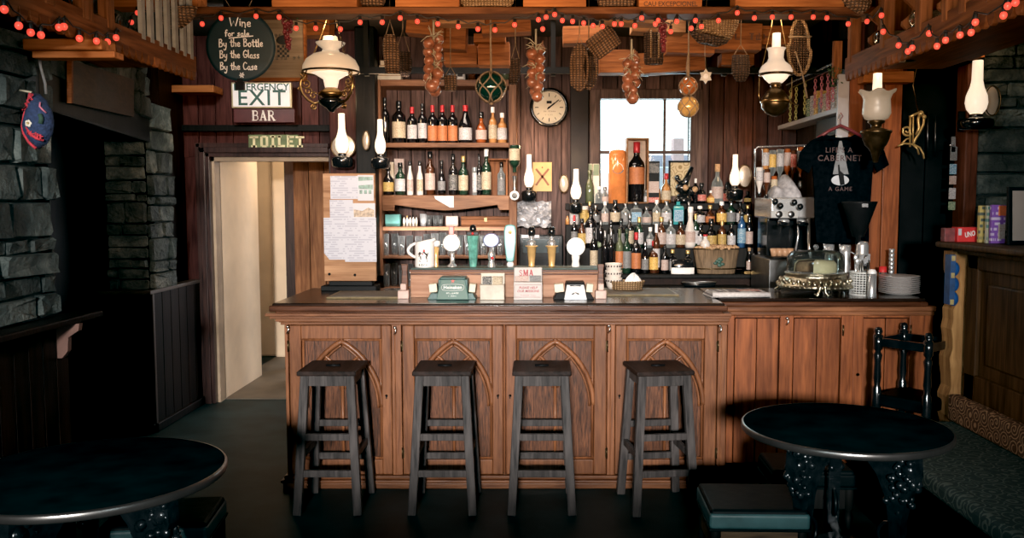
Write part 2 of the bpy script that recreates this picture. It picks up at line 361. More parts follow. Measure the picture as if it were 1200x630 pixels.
# ---------------------------------------------------------------- lettering
def text(body, size, mt, parent, loc, name='lettering', bold=0.0, align='CENTER', rot=(PI/2,0,0), sx=1.0, shear=0.0, space=1.0):
    if body[0] == '~':                                  # worn marks too faint to read: short uneven strokes
        n = int(body[1:]); q = MB(); x = -n*.36*size
        for i in range(n):
            if R_.random() > .12:
                for k in range(2): a = x+R_.uniform(0,.35)*size; q.ribbon([(a, R_.uniform(-.35,-.2)*size), (a+R_.uniform(-.06,.06)*size, R_.uniform(.1,.35)*size)], size*.11, 0)
                zz_ = R_.choice((-.3,0,.3))*size; q.ribbon([(x+.05*size, zz_), (x+.45*size, zz_)], size*.10, -.0002)
            x += .72*size
        M_ = Matrix.Translation(Vector(loc)) @ Euler(rot).to_matrix().to_4x4() @ Matrix.Rotation(-PI/2,4,'X')
        if parent is not None: M_ = parent_world(parent).inverted() @ M_
        q.v = [M_ @ p_ for p_ in q.v]
        o = q.build('faded_print' if name == 'lettering' else name.replace('lettering','print'), mt, None, origin=(0,0,0))
        if parent is not None: o.parent = parent
        return o
    cu = bpy.data.curves.new('t', 'FONT'); cu.body = body; cu.size = size; cu.align_x = align; cu.align_y = 'CENTER'
    cu.offset = bold*size; cu.shear = shear; cu.space_character = space; cu.resolution_u = 3; cu.extrude = .0004
    o = bpy.data.objects.new('t', cu); COL.objects.link(o)
    bpy.context.view_layer.update()
    me = bpy.data.meshes.new_from_object(o.evaluated_get(bpy.context.evaluated_depsgraph_get()))
    bpy.data.objects.remove(o); bpy.data.curves.remove(cu)
    me.transform(Matrix.Diagonal((sx,1,1,1)))
    me.transform(Matrix.Translation(Vector(loc)) @ Euler(rot).to_matrix().to_4x4())
    if parent is not None: me.transform(parent_world(parent).inverted())
    me.materials.clear(); me.materials.append(mt)
    q = bpy.data.objects.new(name, me); COL.objects.link(q)
    if parent is not None: q.parent = parent
    return q
def el(cx, cz, rx, rz, n=12, a0=0, a1=2*PI): return [(cx+rx*math.cos(a0+(a1-a0)*i/n), cz+rz*math.sin(a0+(a1-a0)*i/n)) for i in range(n+1)]
GL = {
 'W': (.78, [[(0,.95),(.14,.02),(.34,.6),(.5,.02),(.74,1.05)]]),
 'i': (.14, [[(.04,.5),(.05,.02)], [(.05,.68),(.06,.73)]]),
 'n': (.38, [[(0,.5),(.01,0)], [(.01,.3),(.12,.48),(.24,.45),(.28,.25),(.28,-.12)]]),
 'e': (.36, [[(.02,.24),(.29,.28),(.27,.44),(.15,.51),(.03,.4),(0,.2),(.06,.04),(.17,0),(.3,.07)]]),
 'f': (.30, [[(.28,.9),(.2,.99),(.11,.9),(.09,.5),(.07,-.1)], [(-.02,.48),(.24,.52)]]),
 'o': (.40, [el(.17,.25,.16,.25)]),
 'r': (.28, [[(0,.5),(.01,0)], [(.01,.28),(.1,.46),(.24,.48)]]),
 's': (.33, [[(.25,.46),(.12,.5),(.03,.42),(.1,.29),(.22,.2),(.22,.06),(.1,0),(0,.05)]]),
 'a': (.40, [[(.28,.42),(.15,.5),(.02,.35),(.02,.12),(.12,0),(.25,.1),(.29,.42),(.29,.1),(.35,0)]]),
 'l': (.16, [[(.02,1),(.02,.08),(.1,0)]]),
 'B': (.48, [[(.03,1),(.02,0)], [(-.02,.96),(.22,1),(.34,.86),(.3,.66),(.04,.54),(.34,.48),(.42,.28),(.32,.06),(0,0)]]),
 'y': (.42, [[(0,.5),(.03,.2),(.14,.1),(.27,.2)], [(.31,.5),(.29,0),(.2,-.36),(.06,-.4),(.02,-.28)]]),
 't': (.30, [[(.12,.88),(.11,.1),(.18,0),(.26,.05)], [(-.03,.58),(.27,.6)]]),
 'h': (.40, [[(.02,1),(.01,0)], [(.01,.3),(.14,.5),(.27,.42),(.29,0)]]),
 'G': (.56, [[(.46,.86),(.28,1),(.08,.8),(.02,.4),(.14,.04),(.36,.02),(.46,.2),(.45,.42),(.24,.42)]]),
 'C': (.52, [[(.46,.84),(.28,1),(.08,.8),(.02,.4),(.14,.04),(.32,0),(.46,.14)]]),
 'A': (.80, [[(0,0),(.34,1),(.68,0)], [(.14,.36),(.54,.36)]]),
 ' ': (.26, []), '*': (.5, [[(0,.25),(.5,.3)],[(.1,.5),(.4,.02)],[(.4,.52),(.12,.05)]]),
}
def strokes(body, x, z, h, y, w, mb, squeeze=1.0, jit=0.0):
    for ch in body:
        adv, st = GL.get(ch, (.4, []))
        dz = R_.uniform(-jit, jit)*h
        for pl in st: mb.ribbon([(x + p[0]*h*squeeze, z + dz + p[1]*h) for p in pl], w, y)
        x += (adv + .07)*h*squeeze
    return x
def swidth(body, h, squeeze=1.0): return sum((GL.get(c, (.4,0))[0] + .07)*h*squeeze for c in body)
# ================================================================ SETTING
YB = 6.75                                            # back wall
struct(MB().box(-4.2, 4.2, -1.2, 10.0, -.08, 0).build('floor', FLOOR))
struct(MB().box(-4.2, 4.2, -1.2, 7.0, 2.78, 2.86).build('ceiling', CEILM))
def planks(mb, x0, x1, z0, z1, y0, y1, wid, holes=()):
    cuts = sorted({x0, x1} | {h[k] for h in holes for k in (0, 1) if x0 < h[k] < x1})
    for a, b in zip(cuts, cuts[1:]):
        n = max(1, round((b-a)/wid)); w = (b-a)/n
        for i in range(n):
            p, q = a+i*w, a+(i+1)*w; mid = (p+q)/2
            segs = [(z0, z1)]
            for hx0, hx1, hz0, hz1 in holes:
                if hx0 < mid < hx1:
                    ns = []
                    for s0, s1 in segs:
                        if hz0 > s0: ns.append((s0, min(s1, hz0)))
                        if hz1 < s1: ns.append((max(s0, hz1), s1))
                    segs = [t for t in ns if t[1]-t[0] > .005]
            for s0, s1 in segs:
                d = R_.uniform(0, .003)
                mb.box(p+.0025, q-.0025, y0+d, y1, s0, s1)
    return mb
WX0, WX1 = Xat(690, YB, 170), Xat(822, YB, 170); WZ0, WZ1 = Zat(237, YB), Zat(105, YB)
XS0, XS1 = Xat(436, YB), 1.95
b = planks(MB(), XS0, XS1, 0, 2.78, YB, YB+.03, .105, [(WX0, WX1, WZ0, WZ1)])
wb = struct(b.build('wall_back', W['boards'], bevel=.003))
bk = MB()
for x0, x1, z0, z1 in ((XS0, WX0, 0, 2.78), (WX1, XS1, 0, 2.78), (WX0, WX1, 0, WZ0), (WX0, WX1, WZ1, 2.78)): bk.box(x0, x1, YB+.031, YB+.1, z0, z1)
bk.build('backing', BLACK, wb)
# darker boards to the right of the window
struct(planks(MB(), Xat(828, 6.72), 1.95, 0, 2.78, 6.70, 6.745, .12).build('wall_back_right', W['boards_brown'], bevel=.003))
struct(MB().box(Xat(668, 6.7), Xat(689, 6.7), 6.68, 6.745, 1.0, 2.6).build('trim_1', mat('grey_brown_paint', (.020,.016,.016), .5, 0, .3, 6, spec=.15), bevel=.006))
# window
wn = struct(thing('window_1', None, None, ((WX0+WX1)/2, YB, WZ0))); 
del_keys = [k for k in ('label','category') if k in wn]
f = MB(); fw = .085
f.box(WX0, WX0+fw, YB-.03, YB+.1, WZ0, WZ1); f.box(WX1-fw, WX1, YB-.03, YB+.1, WZ0, WZ1)
f.box(WX0+fw, WX1-fw, YB-.03, YB+.1, WZ1-.07, WZ1); f.box(WX0+fw, WX1-fw, YB-.03, YB+.1, WZ0, WZ0+.05)
f.build('window_frame', wood('window_frame_wood', (.05,.032,.028), (.15,.10,.085), 'z', 1, .5, .1), wn, bevel=.006)
f = MB(); zb = Zat(178, YB); xb = Xat(779, YB, 200)
f.box(WX0+fw, WX1-fw, YB+.03, YB+.06, zb-.012, zb+.012); f.box(xb-.009, xb+.009, YB+.032, YB+.058, WZ0+.05, WZ1-.07)
f.build('glazing_bar', wood('glazing_bar_wood', (.06,.04,.035), (.16,.11,.09), 'x', 1, .5, .1), wn)
MB().box(WX0+fw, WX1-fw, YB+.044, YB+.046, WZ0+.05, WZ1-.07).build('pane', GDOME, wn)
# outside, seen through the window
sky = mat('overcast_sky', (.9,.92,.96), 1, 0, .02, 1, 0, 3.2, (.93,.96,1))
struct(MB().box(-1.2, 4.0, 11.0, 11.02, .5, 4.5).build('sky_backdrop', sky))
hs = thing('neighbouring_house', 'pale house with slate roof and pink chimney seen through the window', 'house', (1.3, 9.6, 0))
hz = Zat(196, 9.6); hx0 = Xat(755, 9.6); hx1 = Xat(835, 9.6)
MB().box(hx0, hx1, 9.6, 10.2, 0, hz).build('house_wall', mat('house_render', (.6,.62,.7), .9, 0, .1, 4, 0, .9, (.75,.78,.9)), hs)
MB().add([(hx0-.1,9.5,hz),(hx1+.1,9.5,hz),(hx1+.1,10.0,hz+.15),(hx0-.1,10.0,hz+.15)], [(0,1,2,3)]).build('roof', mat('slate_roof', (.3,.3,.4), .8, 0, .2, 30, 0, .55, (.6,.6,.8)), hs)
MB().box(Xat(788,9.7), Xat(800,9.7), 9.7, 9.9, hz+.02, Zat(162,9.7)).build('chimney', mat('pink_chimney', (.7,.45,.45), .9, 0, .2, 20, 0, .9, (1,.7,.72)), hs)
# ---- wall with the door to the toilets
YD = 6.72
DX0, DX1 = Xat(251, YD, 300), Xat(389, YD, 300); DZ = Zat(184, YD)
XL = Xat(192, YD, 150)
b = planks(MB(), XL, XS0+.01, DZ, 2.78, YD, YD+.04, .125)
planks(b, XL, DX0, 0, DZ, YD, YD+.04, .125); planks(b, DX1, XS0+.01, 0, DZ, YD, YD+.04, .125)
wd = struct(b.build('wall_back_left', W['boards_red'], bevel=.003))
MB().box(XL, DX0, YD+.041, YD+.1, 0, 2.78).box(DX1, XS0, YD+.041, YD+.1, 0, 2.78).box(DX0, DX1, YD+.041, YD+.1, DZ, 2.78).build('backing', BLACK, wd)
dr = struct(thing('door_1', None, None, ((DX0+DX1)/2, YD, 0)))
b = MB(); aw = .10
for k, (o_, t_) in enumerate(((0, .05), (.03, .065), (.07, .05))):       # moulded architrave
    w_ = (.03, .04, .03)[k]
    b.box(DX0-aw+o_, DX0-aw+o_+w_, YD-t_, YD, 0, DZ+aw-o_)
    b.box(DX0-aw+o_, DX1, YD-t_, YD, DZ+aw-o_-w_, DZ+aw-o_)
b.build('architrave', W['jamb'], dr, bevel=.004)
MB().box(DX1, DX1+.06, YD-.05, YD+.12, 0, DZ+.06).build('door_jamb', W['jamb'], dr, bevel=.004)
MB().box(DX0, DX0+.02, YD, YD+.12, 0, DZ).box(DX0, DX1, YD, YD+.12, DZ-.03, DZ).build('door_lining', mat('lining_cream', (.38,.28,.19), .6, 0, .2, 6), dr)
b = MB(); z = Zat(149, 6.66); b.box(XL, Xat(387, 6.66, 150), 6.66, 6.72, z-.03, z+.018)
struct(b.build('trim_2', W['black'], bevel=.004))
struct(MB().box(Xat(386,6.5,150), Xat(440,6.5,150), 6.50, 6.70, 1.0, 2.78).build('trim_3', W['boards_red'], bevel=.01))
struct(MB().box(Xat(418,6.4,150), Xat(441,6.4,150), 6.36, 6.49, 1.0, 2.78).build('trim_4', W['black'], bevel=.01))
# corridor behind it
struct(MB().box(-2.62, DX0+.02, YD+.1, 7.75, 0, 2.5).build('wall_corridor_left', PLASTER, bevel=.01))
cx0, cx1 = Xat(296, 8.75), Xat(336, 8.75)
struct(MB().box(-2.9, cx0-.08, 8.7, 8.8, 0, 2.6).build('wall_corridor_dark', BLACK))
struct(MB().box(cx0-.02, (cx0+cx1)/2+.06, 8.72, 8.9, 0, 2.6).box((cx0+cx1)/2+.06, cx1+.1, 8.66, 8.9, 0, 2.6).build('wall_corridor_end', PLASTER, bevel=.02))
struct(MB().box(cx0-.09, cx0-.01, 8.6, 8.72, 0, 2.55).build('trim_5', W['black']))
struct(MB().box(Xat(335,8.0), Xat(346,8.0), 8.0, 8.15, 0, 2.5).build('trim_6', W['jamb']))
struct(planks(MB(), Xat(345,7.6), Xat(400,7.6), 0, 2.5, 7.6, 7.66, .16).build('wall_corridor_right', W['corr'], bevel=.004))
struct(MB().box(-2.9, -1.2, YD+.1, 9.0, 2.5, 2.56).build('ceiling_corridor', PLASTER))
struct(MB().box(-2.6, -1.3, YD+.1, 8.7, 0.0, .006).build('floor_corridor', mat('corridor_floor', (.11,.085,.06), .6, 0, .3, 4)))
# ---- stone walls
def stones(mb, A, B, z0, z1, hmin=.055, hmax=.16, wmin=.10, wmax=.44, dep=.05):
    A = Vector((A[0], A[1], 0)); B = Vector((B[0], B[1], 0)); d = B-A; L = d.length; d.normalize(); n = Vector((d.y, -d.x, 0))
    z = z0
    while z < z1-.02:
        h = min(R_.uniform(hmin, hmax), z1-z); 
        if z1-z-h < .05: h = z1-z
        x = -R_.uniform(0, .12)
        while x < L:
            w = R_.uniform(wmin, wmax); x0, x1 = max(0, x), min(L, x+w)
            if L-x1 < .06: x1 = L
            if x1-x0 > .03:
                g = .004; j = lambda k: R_.uniform(-k, k)
                c = min(.012, (x1-x0)*.12, h*.12)
                ring = [(x0+g+c,z+g),(x1-g-c,z+g+j(.008)),(x1-g,z+g+c),(x1-g+j(.008),z+h-g-c),(x1-g-c,z+h-g),(x0+g+c,z+h-g+j(.008)),(x0+g,z+h-g-c),(x0+g+j(.008),z+g+c)]
                cx, cz = (x0+x1)/2, z+h/2; dd = R_.uniform(.012, dep)
                def pt(q, k, o): return A + d*(cx+(q[0]-cx)*k) + n*o + Vector((0,0,cz+(q[1]-cz)*k))
                r0 = [pt(q, 1, 0) for q in ring]; r1 = [pt(q, .97, dd*.7) for q in ring]; r2 = [pt(q, .90, dd+j(.010)) for q in ring]
                vs = r0+r1+r2+[pt((cx+j(.2)*(x1-x0),cz+j(.2)*h), 1, dd+j(.012))]
                fs = []
                for k in range(2):
                    for i in range(8): fs.append((k*8+i, k*8+(i+1)%8, (k+1)*8+(i+1)%8, (k+1)*8+i))
                for i in range(8): fs.append((16+i, 16+(i+1)%8, 24))
                mb.add(vs, fs, False)
            x += w
            if x1 == L: break
        z += h
    return mb
def slab(A, B, z0, z1, t):       # backing slab behind the stones
    A = Vector((A[0], A[1], 0)); B = Vector((B[0], B[1], 0)); d = (B-A).normalized(); n = Vector((d.y, -d.x, 0))
    q = [A, B, B-n*t, A-n*t]
    vs = [p+Vector((0,0,z0)) for p in q]+[p+Vector((0,0,z1)) for p in q]
    return vs, [(0,1,2,3),(4,7,6,5),(0,4,5,1),(1,5,6,2),(2,6,7,3),(3,7,4,0)]
def stone_wall(name, runs, mt=STONE):
    s = MB(); k = MB()
    for A, B, z0, z1 in runs: stones(s, A, B, z0, z1); k.add(*slab(A, B, z0, z1, .1))
    o = struct(s.build(name, mt)); k.build('mortar', MORTAR, o); return o
ZD = 1.05
stone_wall('wall_left', [((-2.13,1.2),(-2.13,3.86),ZD,2.72), ((-2.13,3.87),(-2.9,3.87),ZD,2.0)])
stone_wall('wall_left_over_door', [((-2.13,3.86),(-2.6,5.92),2.08,2.74)])
stone_wall('wall_left_pillar', [((-2.98,5.9),(-2.6,5.9),.95,2.2), ((-2.6,5.9),(-2.6,6.27),.95,2.2)], STONE_L)
struct(MB().box(-2.75,-2.66,6.28,6.7,.9,2.5).build('wall_left_recess', W['wainscot']))
# dark left doorway: frame, lintel and leaf
d2 = struct(thing('door_2', None, None, (-2.6, 4.9, 0)))
MB().box(-2.99, -2.93, 3.9, 5.95, 0, 2.05).build('door_leaf', W['wainscot'], d2, bevel=.004)
b = MB(); b.box(-2.95,-2.86,5.82,5.9,0,2.0); b.box(-2.95,-2.88,4.9,4.98,0,2.0); b.build('door_frame', W['black'], d2, bevel=.004)
b = MB(); b.beam((-2.14,3.70,2.02),(-2.66,5.98,2.02),.14,.17); struct(b.build('trim_7', W['black'], bevel=.01))
# wainscot left
def boarded(A, B, z0, z1, wid=.105):
    mb = MB(); A = Vector((A[0],A[1],0)); B = Vector((B[0],B[1],0)); d = B-A; L = d.length; d.normalize(); n = Vector((d.y,-d.x,0)); k = max(1, round(L/wid)); w = L/k
    for i in range(k):
        p = A+d*(i*w+.002); q = A+d*((i+1)*w-.002)
        vs = [p+n*.02, q+n*.02, q-n*.02, p-n*.02]
        mb.add([v+Vector((0,0,z0)) for v in vs]+[v+Vector((0,0,z1)) for v in vs], [(0,1,2,3),(4,7,6,5),(0,4,5,1),(1,5,6,2),(2,6,7,3),(3,7,4,0)])
    return mb
struct(boarded((-2.10,1.2),(-2.10,3.88),0,ZD-.03).build('wall_left_wainscot', W['wainscot'], bevel=.003))
sh = thing('dado_shelf', 'dark wooden ledge shelf on the left stone wall with pale scrolled bracket', 'shelf', (-2.05, 2.6, ZD-.03))
MB().box(-2.12, -1.99, 1.2, 4.02, ZD-.03, ZD).build('shelf_board', W['wainscot'], sh, bevel=.006)
b = MB(); b.prism([(0,0),(.10,0),(.095,-.03),(.05,-.06),(.045,-.12),(.02,-.15),(0,-.15)], -.015, .015)
for v in b.v: v.x, v.y, v.z = -2.08+v.x, 3.80+v.y, ZD-.03+v.z
b.build('bracket', mat('bracket_red_brown', (.12,.06,.045), .5), sh)
struct(boarded((-2.98,5.85),(-2.6,5.85),0,.93,.2).build('wall_left_pillar_wainscot', W['wainscot'], bevel=.004))
struct(boarded((-2.585,5.86),(-2.585,6.70),0,.93,.14).build('wall_left_side_wainscot', W['wainscot'], bevel=.004))
b = MB(); b.box(-2.98,-2.56,5.81,5.87,.93,.955); b.box(-2.64,-2.56,5.87,6.70,.93,.955); b.build('trim_8', mat('rail_edge', (.06,.045,.035), .3, 0, .3, 12), bevel=.004)
bpy.data.objects['trim_8']['kind'] = 'structure'
struct(MB().box(-2.60,-2.545,5.83,6.68,0,.06).box(-2.98,-2.56,5.80,5.86,0,.06).build('baseboard_left', W['wainscot'], bevel=.006))
struct(MB().box(-2.575,-2.555,5.83,5.86,.02,.93).build('trim_9', mat('corner_bead', (.05,.03,.022), .35), bevel=.004))
# ---- right side
struct(MB().box(1.95, 3.9, 5.85, 5.95, 0, 2.78).build('wall_right_back', BLACK))
struct(planks(MB(), 0, 1.5, 0, 2.78, 0, .04, .13).build('wall_bar_side', W['boards_dark']))
o = bpy.data.objects['wall_bar_side']; o.rotation_euler = (0,0,PI/2); o.location = (1.97, 6.05, 0)
YR = 5.35
struct(planks(MB(), 1.865, Xat(1052,YR), 0, 2.4, YR, YR+.05, .115).build('wall_right_boards', W['boards_red'], bevel=.003))
o = bpy.data.objects['wall_right_boards']; o.data.materials[0] = W['side']
RX0, RX1 = Xat(1053,YR), Xat(1121,YR)
d3 = struct(thing('door_3', None, None, ((RX0+RX1)/2, YR, 0)))
MB().box(RX0, RX1+.03, YR+.22, YR+.26, 0, 2.3).box(RX0+.08, RX0+.1, YR+.20,YR+.22, .2, 2.1).box(RX1-.12, RX1-.10, YR+.20,YR+.22, .2, 2.1).build('door_leaf', BLACK, d3)
MB().box(RX1, Xat(1136,YR), YR-.06, YR+.08, 0, 2.36).build('door_jamb', W['boards_red'], d3, bevel=.008)
bpy.data.objects['door_jamb.001'].data.materials[0] = wood('jamb_red', (.06,.02,.011), (.16,.055,.03), 'z', .9, .5, .1)
z0, z1 = Zat(67, 5.2), Zat(53, 5.2)
MB().box(RX0-.03, Xat(1155,5.2,60), 5.2, 5.34, z0, z1).build('door_header', W['orange'], d3, bevel=.006)
MB().box(RX0-.03, RX1+.03, 5.34, 5.75, z1, z1+.05).box(RX0-.05, RX0, YR+.05, 5.75, 0, z1).build('door_lining', BLACK, d3)
struct(MB().box(1.93, RX0+.02, 5.36, 5.46, 2.3, 2.78).build('wall_right_upper', W['boards_red']))
struct(MB().box(Xat(1008,5.3,80), Xat(1031,5.3,80)+.18, 5.24, 5.34, Zat(98,5.3), Zat(85,5.3)).build('trim_10', W['orange'], bevel=.005))
stone_wall('wall_right', [((RX1+.07,YR+.02),(3.75,YR-.15),0,2.76)])
stone_wall('wall_right_side', [((3.6,5.3),(3.6,1.5),0,2.76)])
# ================================================================ BAR COUNTER
ZT = 1.02                                            # worktop height
YF = 4.69
cl, cr = Xat(335, YF, 450), Xat(851, YF, 450)
zdt, zdb = Zat(381, YF), Zat(556, YF)
ct = thing('bar_worktop', 'long dark varnished bar top with moulded red-brown edge above the arched doors', 'bar top', ((cl+cr)/2, 4.9, ZT-.035))
xl, xr = Xat(315, 4.54, 357), Xat(853, 4.54, 357)
b = MB(); b.box(xl+.012, xr-.012, 4.55, 5.36, ZT-.02, ZT); b.build('worktop', W['ctop'], ct, bevel=.008)
b = MB(); b.box(xl, xr, 4.535, 5.36, ZT-.042, ZT-.012); b.box(xl+.025, xr-.02, 4.56, 5.3, ZT-.056, ZT-.042); b.build('moulded_edge', W['edge'], ct, bevel=.011, seg=3)
bc = thing('bar_counter', 'main red-brown bar counter front with four gothic arched doors', 'bar counter', ((cl+cr)/2, YF, 0))
MB().box(cl+.01, cr-.01, YF+.035, 5.24, .02, ZT-.09).build('carcass', W['side'], bc)
b = MB()
for y, z0, z1 in ((4.575, ZT-.072, ZT-.056), (4.60, ZT-.088, ZT-.072), (4.635, ZT-.108, ZT-.088), (4.655, ZT-.115, ZT-.108), (4.665, zdt+.006, ZT-.115)):
    b.box(cl-(YF-y)*.6, cr+.0, y, 5.28, z0, z1)
b.build('cornice', W['counter_x'], bc, bevel=.006, seg=3)
b = MB(); zp = Zat(562, 4.66)
b.box(cl-.015, cr, 4.665, 5.25, zp, zdb+.002); b.box(cl-.03, cr, 4.65, 5.25, zp-.018, zp); b.box(cl-.02, cr, 4.66, 5.25, 0, zp-.018); b.build('plinth', W['counter_x'], bc, bevel=.006)
doors = [(339.5, 459.5, 354, 447.6), (471.5, 590, 486, 577), (592.5, 711, 605.2, 696), (720.5, 840, 734, 825)]
b = MB(); e = [Xat(q, YF, 450) for d in doors for q in d[:2]]
for x0, x1 in ((cl, e[0]), (e[1], e[2]), (e[3], e[4]), (e[5], e[6]), (e[7], cr)):
    b = MB(); b.box(x0+.0015, x1-.0015, YF-.012, YF+.04, zdb+.003, zdt+.006)
    if x1-x0 > .03: b.box(x0+.016, x0+.022, YF-.015, YF, zdb+.01, zdt)
    b.build('stile', W['counter'], bc, bevel=.004)
NICK = mat('nickel_latch', (.75,.72,.68), .25, 1.0, .1, 20)
for i, (a0, a1, p0, p1) in enumerate(doors):
    x0, x1 = Xat(a0, YF, 450)+.002, Xat(a1, YF, 450)-.002; q0, q1 = Xat(p0, YF, 450), Xat(p1, YF, 450)
    zt, zb_ = Zat(397, YF), Zat(538, YF)
    b = MB(); b.box(x0, q0, YF-.006, YF+.03, zdb+.004, zdt); b.box(q1, x1, YF-.006, YF+.03, zdb+.004, zdt)
    b.box(q0, q1, YF-.0055, YF+.03, zt, zdt); b.box(q0, q1, YF-.0055, YF+.03, zdb+.004, zb_)
    d = b.build('door', W['counter'], bc, bevel=.005)
    MB().box(q0-.004, q1+.004, YF+.026, YF+.034, zb_-.004, zt+.004).build('panel', W['burl'], d)
    # gothic tracery
    b = MB(); sp_m = MB(); w = (q1-q0)/2; cx = (q0+q1)/2; r2 = 2*w*.985; ap = zt-.012; spr = ap-math.sqrt(3)*w*.985*.97
    yk = YF+.012; sp2 = ap-1.20*w
    def arc(cx_, side, a1, k=.97, n=22, a0=0.0):
        return [(cx_+side*r2*math.cos(a0+(a1-a0)*t/n), spr+r2*math.sin(a0+(a1-a0)*t/n)*k) for t in range(n+1)]
    full = PI/3
    for side in (-1, 1):
        pts = arc(cx-side*w*.985, side, full)
        b.tube([(x, yk-.008, z) for x, z in pts], .0135, 8)
        b.tube([(x-side*.020, yk+.002, z-.010) for x, z in pts[:-1]], .007, 6)
        sub = [(cx-side*w+side*w*math.cos(q*PI/3/12), sp2+w*math.sin(q*PI/3/12)) for q in range(13)]      # lancet arcs rising from the mullion
        b.tube([(x, yk, z) for x, z in sub], .0085, 7)
        b.tube([(x-side*.014, yk+.006, z-.006) for x, z in sub], .005, 6)
        b.tube([(q0+.008 if side < 0 else q1-.008, yk, zb_+.006), (q0+.008 if side < 0 else q1-.008, yk, zt-.006)], .007, 6)
    b.tube([(cx, yk, zb_), (cx, yk, sp2+.01)], .009, 7)
    b.tube([(q0, yk, zt-.006), (q1, yk, zt-.006)], .007, 6); b.tube([(q0, yk, zb_+.006), (q1, yk, zb_+.006)], .007, 6)
    # spandrels slightly proud of the burl panel
    for side in (-1, 1):
        pts = arc(cx-side*w*.985, side, full)
        ex = cx+side*w
        poly = [(x, z) for x, z in pts]+[(cx, zt), (ex, zt)]
        sp_m.prism(poly, yk+.004, yk+.012)
    b.build('gothic_tracery', W['counter'], d); sp_m.build('spandrel', W['burl'], d)
    kx = x1-.028 if i < 2 else x0+.022
    b = MB(); b.lathe([(0,0),(.006,0),(.007,.003)], 10, mat=Matrix.Translation((kx, YF-.006, Zat(463,YF))) @ Matrix.Rotation(PI/2,4,'X')); b.box(kx-.003,kx+.003,YF-.009,YF-.005,Zat(463,YF)-.016,Zat(463,YF)); b.build('keyhole', BLACK, d)
    hx = x0-.004 if i < 2 else x1+.004
    for hz in (Zat(405,YF), Zat(530,YF)):
        b = MB(); b.tube([(hx, YF-.010, hz-.03), (hx, YF-.010, hz+.03)], .005, 6); b.box(hx-.009, hx+.009, YF-.008, YF-.004, hz-.026, hz+.026); b.build('hinge', DBRASS, d)
for u, v in ((337.5,386),(463,387),(713.5,385),(843.5,385)):
    p = P(u, v, YF-.02); b = MB(); b.tube([p+Vector((-.004,0,.02)), p+Vector((.006,-.012,.012)), p+Vector((.004,-.014,-.008)), p+Vector((-.004,-.008,-.02))], .005, 6); b.sphere(p+Vector((0,-.006,.016)), .009, 8, 6); b.build('latch', NICK, bc)
# ---- side counter on the right
YS = 4.84
sl, sr = Xat(852, YS, 420), Xat(1092, YS, 420)
st = thing('side_worktop', 'lower dark worktop of the plain side counter on the right', 'worktop', ((sl+sr)/2, 5.1, ZT-.03))
MB().box(xr+.004, Xat(1085,4.78,352), 4.775, 5.36, ZT-.018, ZT).build('worktop', W['ctop'], st, bevel=.006)
MB().box(xr+.004, Xat(1085,4.78,352)+.01, 4.765, 5.3, ZT-.045, ZT-.018).build('moulded_edge', W['edge'], st, bevel=.009, seg=3)
so = thing('side_counter', 'plain red-brown pine side counter with flat plank doors on the right', 'side counter', ((sl+sr)/2, YS, 0))
MB().box(sl, sr-.02, YS+.03, 5.24, .02, ZT-.06).build('carcass', W['black'], so)
b = MB(); b.box(cr+.004, sr, 4.80, 5.2, ZT-.075, ZT-.046); b.box(cr+.004, sr, 4.82, 5.2, ZT-.10, ZT-.075); b.build('cornice', W['counter_x'], so, bevel=.006)
us = [(852,860),(913,929),(985,1010),(1064,1092)]; zst = Zat(372,YS)
b = MB()
for a0, a1 in us: b.box(Xat(a0,YS,420)+.001, Xat(a1,YS,420)-.001, YS-.004, YS+.04, .06, ZT-.10)
b.box(Xat(999,YS,420), Xat(1010,YS,420), YS-.012, YS, .06, ZT-.10)
for a0, a1 in ((860,913),(929,985),(1010,1064)): b.box(Xat(a0,YS,420), Xat(a1,YS,420), YS-.003, YS+.04, zst, ZT-.10)
b.build('face_frame', W['side'], so, bevel=.003)
for a0, a1 in ((860,913),(929,985),(1010,1064)):
    x0, x1 = Xat(a0,YS,420)+.004, Xat(a1,YS,420)-.004
    d = planks(MB(), x0, x1, .08, zst-.006, YS+.004, YS+.03, .12).build('door', W['side'], so, bevel=.002)
    if a0 != 860:
        b = MB(); b.tube([(x1+.012, YS-.008, zst-.10), (x1+.012, YS-.008, zst-.04)], .005, 6); b.build('hinge', DBRASS, d)
p = P(922, 376, YS-.01); MB().tube([p+Vector((-.004,0,.02)), p+Vector((.006,-.012,.012)), p+Vector((.004,-.014,-.008)), p+Vector((-.004,-.008,-.02))], .005, 6).sphere(p+Vector((0,-.004,.016)), .009, 8, 6).build('latch', NICK, so)
MB().lathe([(0,0),(.008,0),(.009,.004)], 10, mat=Matrix.Translation((Xat(1004,YS,440), YS-.012, Zat(438,YS))) @ Matrix.Rotation(PI/2,4,'X')).build('keyhole', BLACK, so)
MB().box(cr+.003, sr, YS-.02, YS+.1, 0, .09).build('plinth', W['black'], so, bevel=.005)
b = MB(); x0 = sr+.0
b.prism([(0,0),(.12,0),(.12,-.03),(.10,-.06),(.09,-.12),(.05,-.17),(.045,-.30),(0,-.34)], -.02, .02)
for v in b.v: v.x, v.y, v.z = x0+v.x*.8, YS+.04+v.y, ZT-.05+v.z
b.build('end_bracket', W['black'], so, bevel=.003)

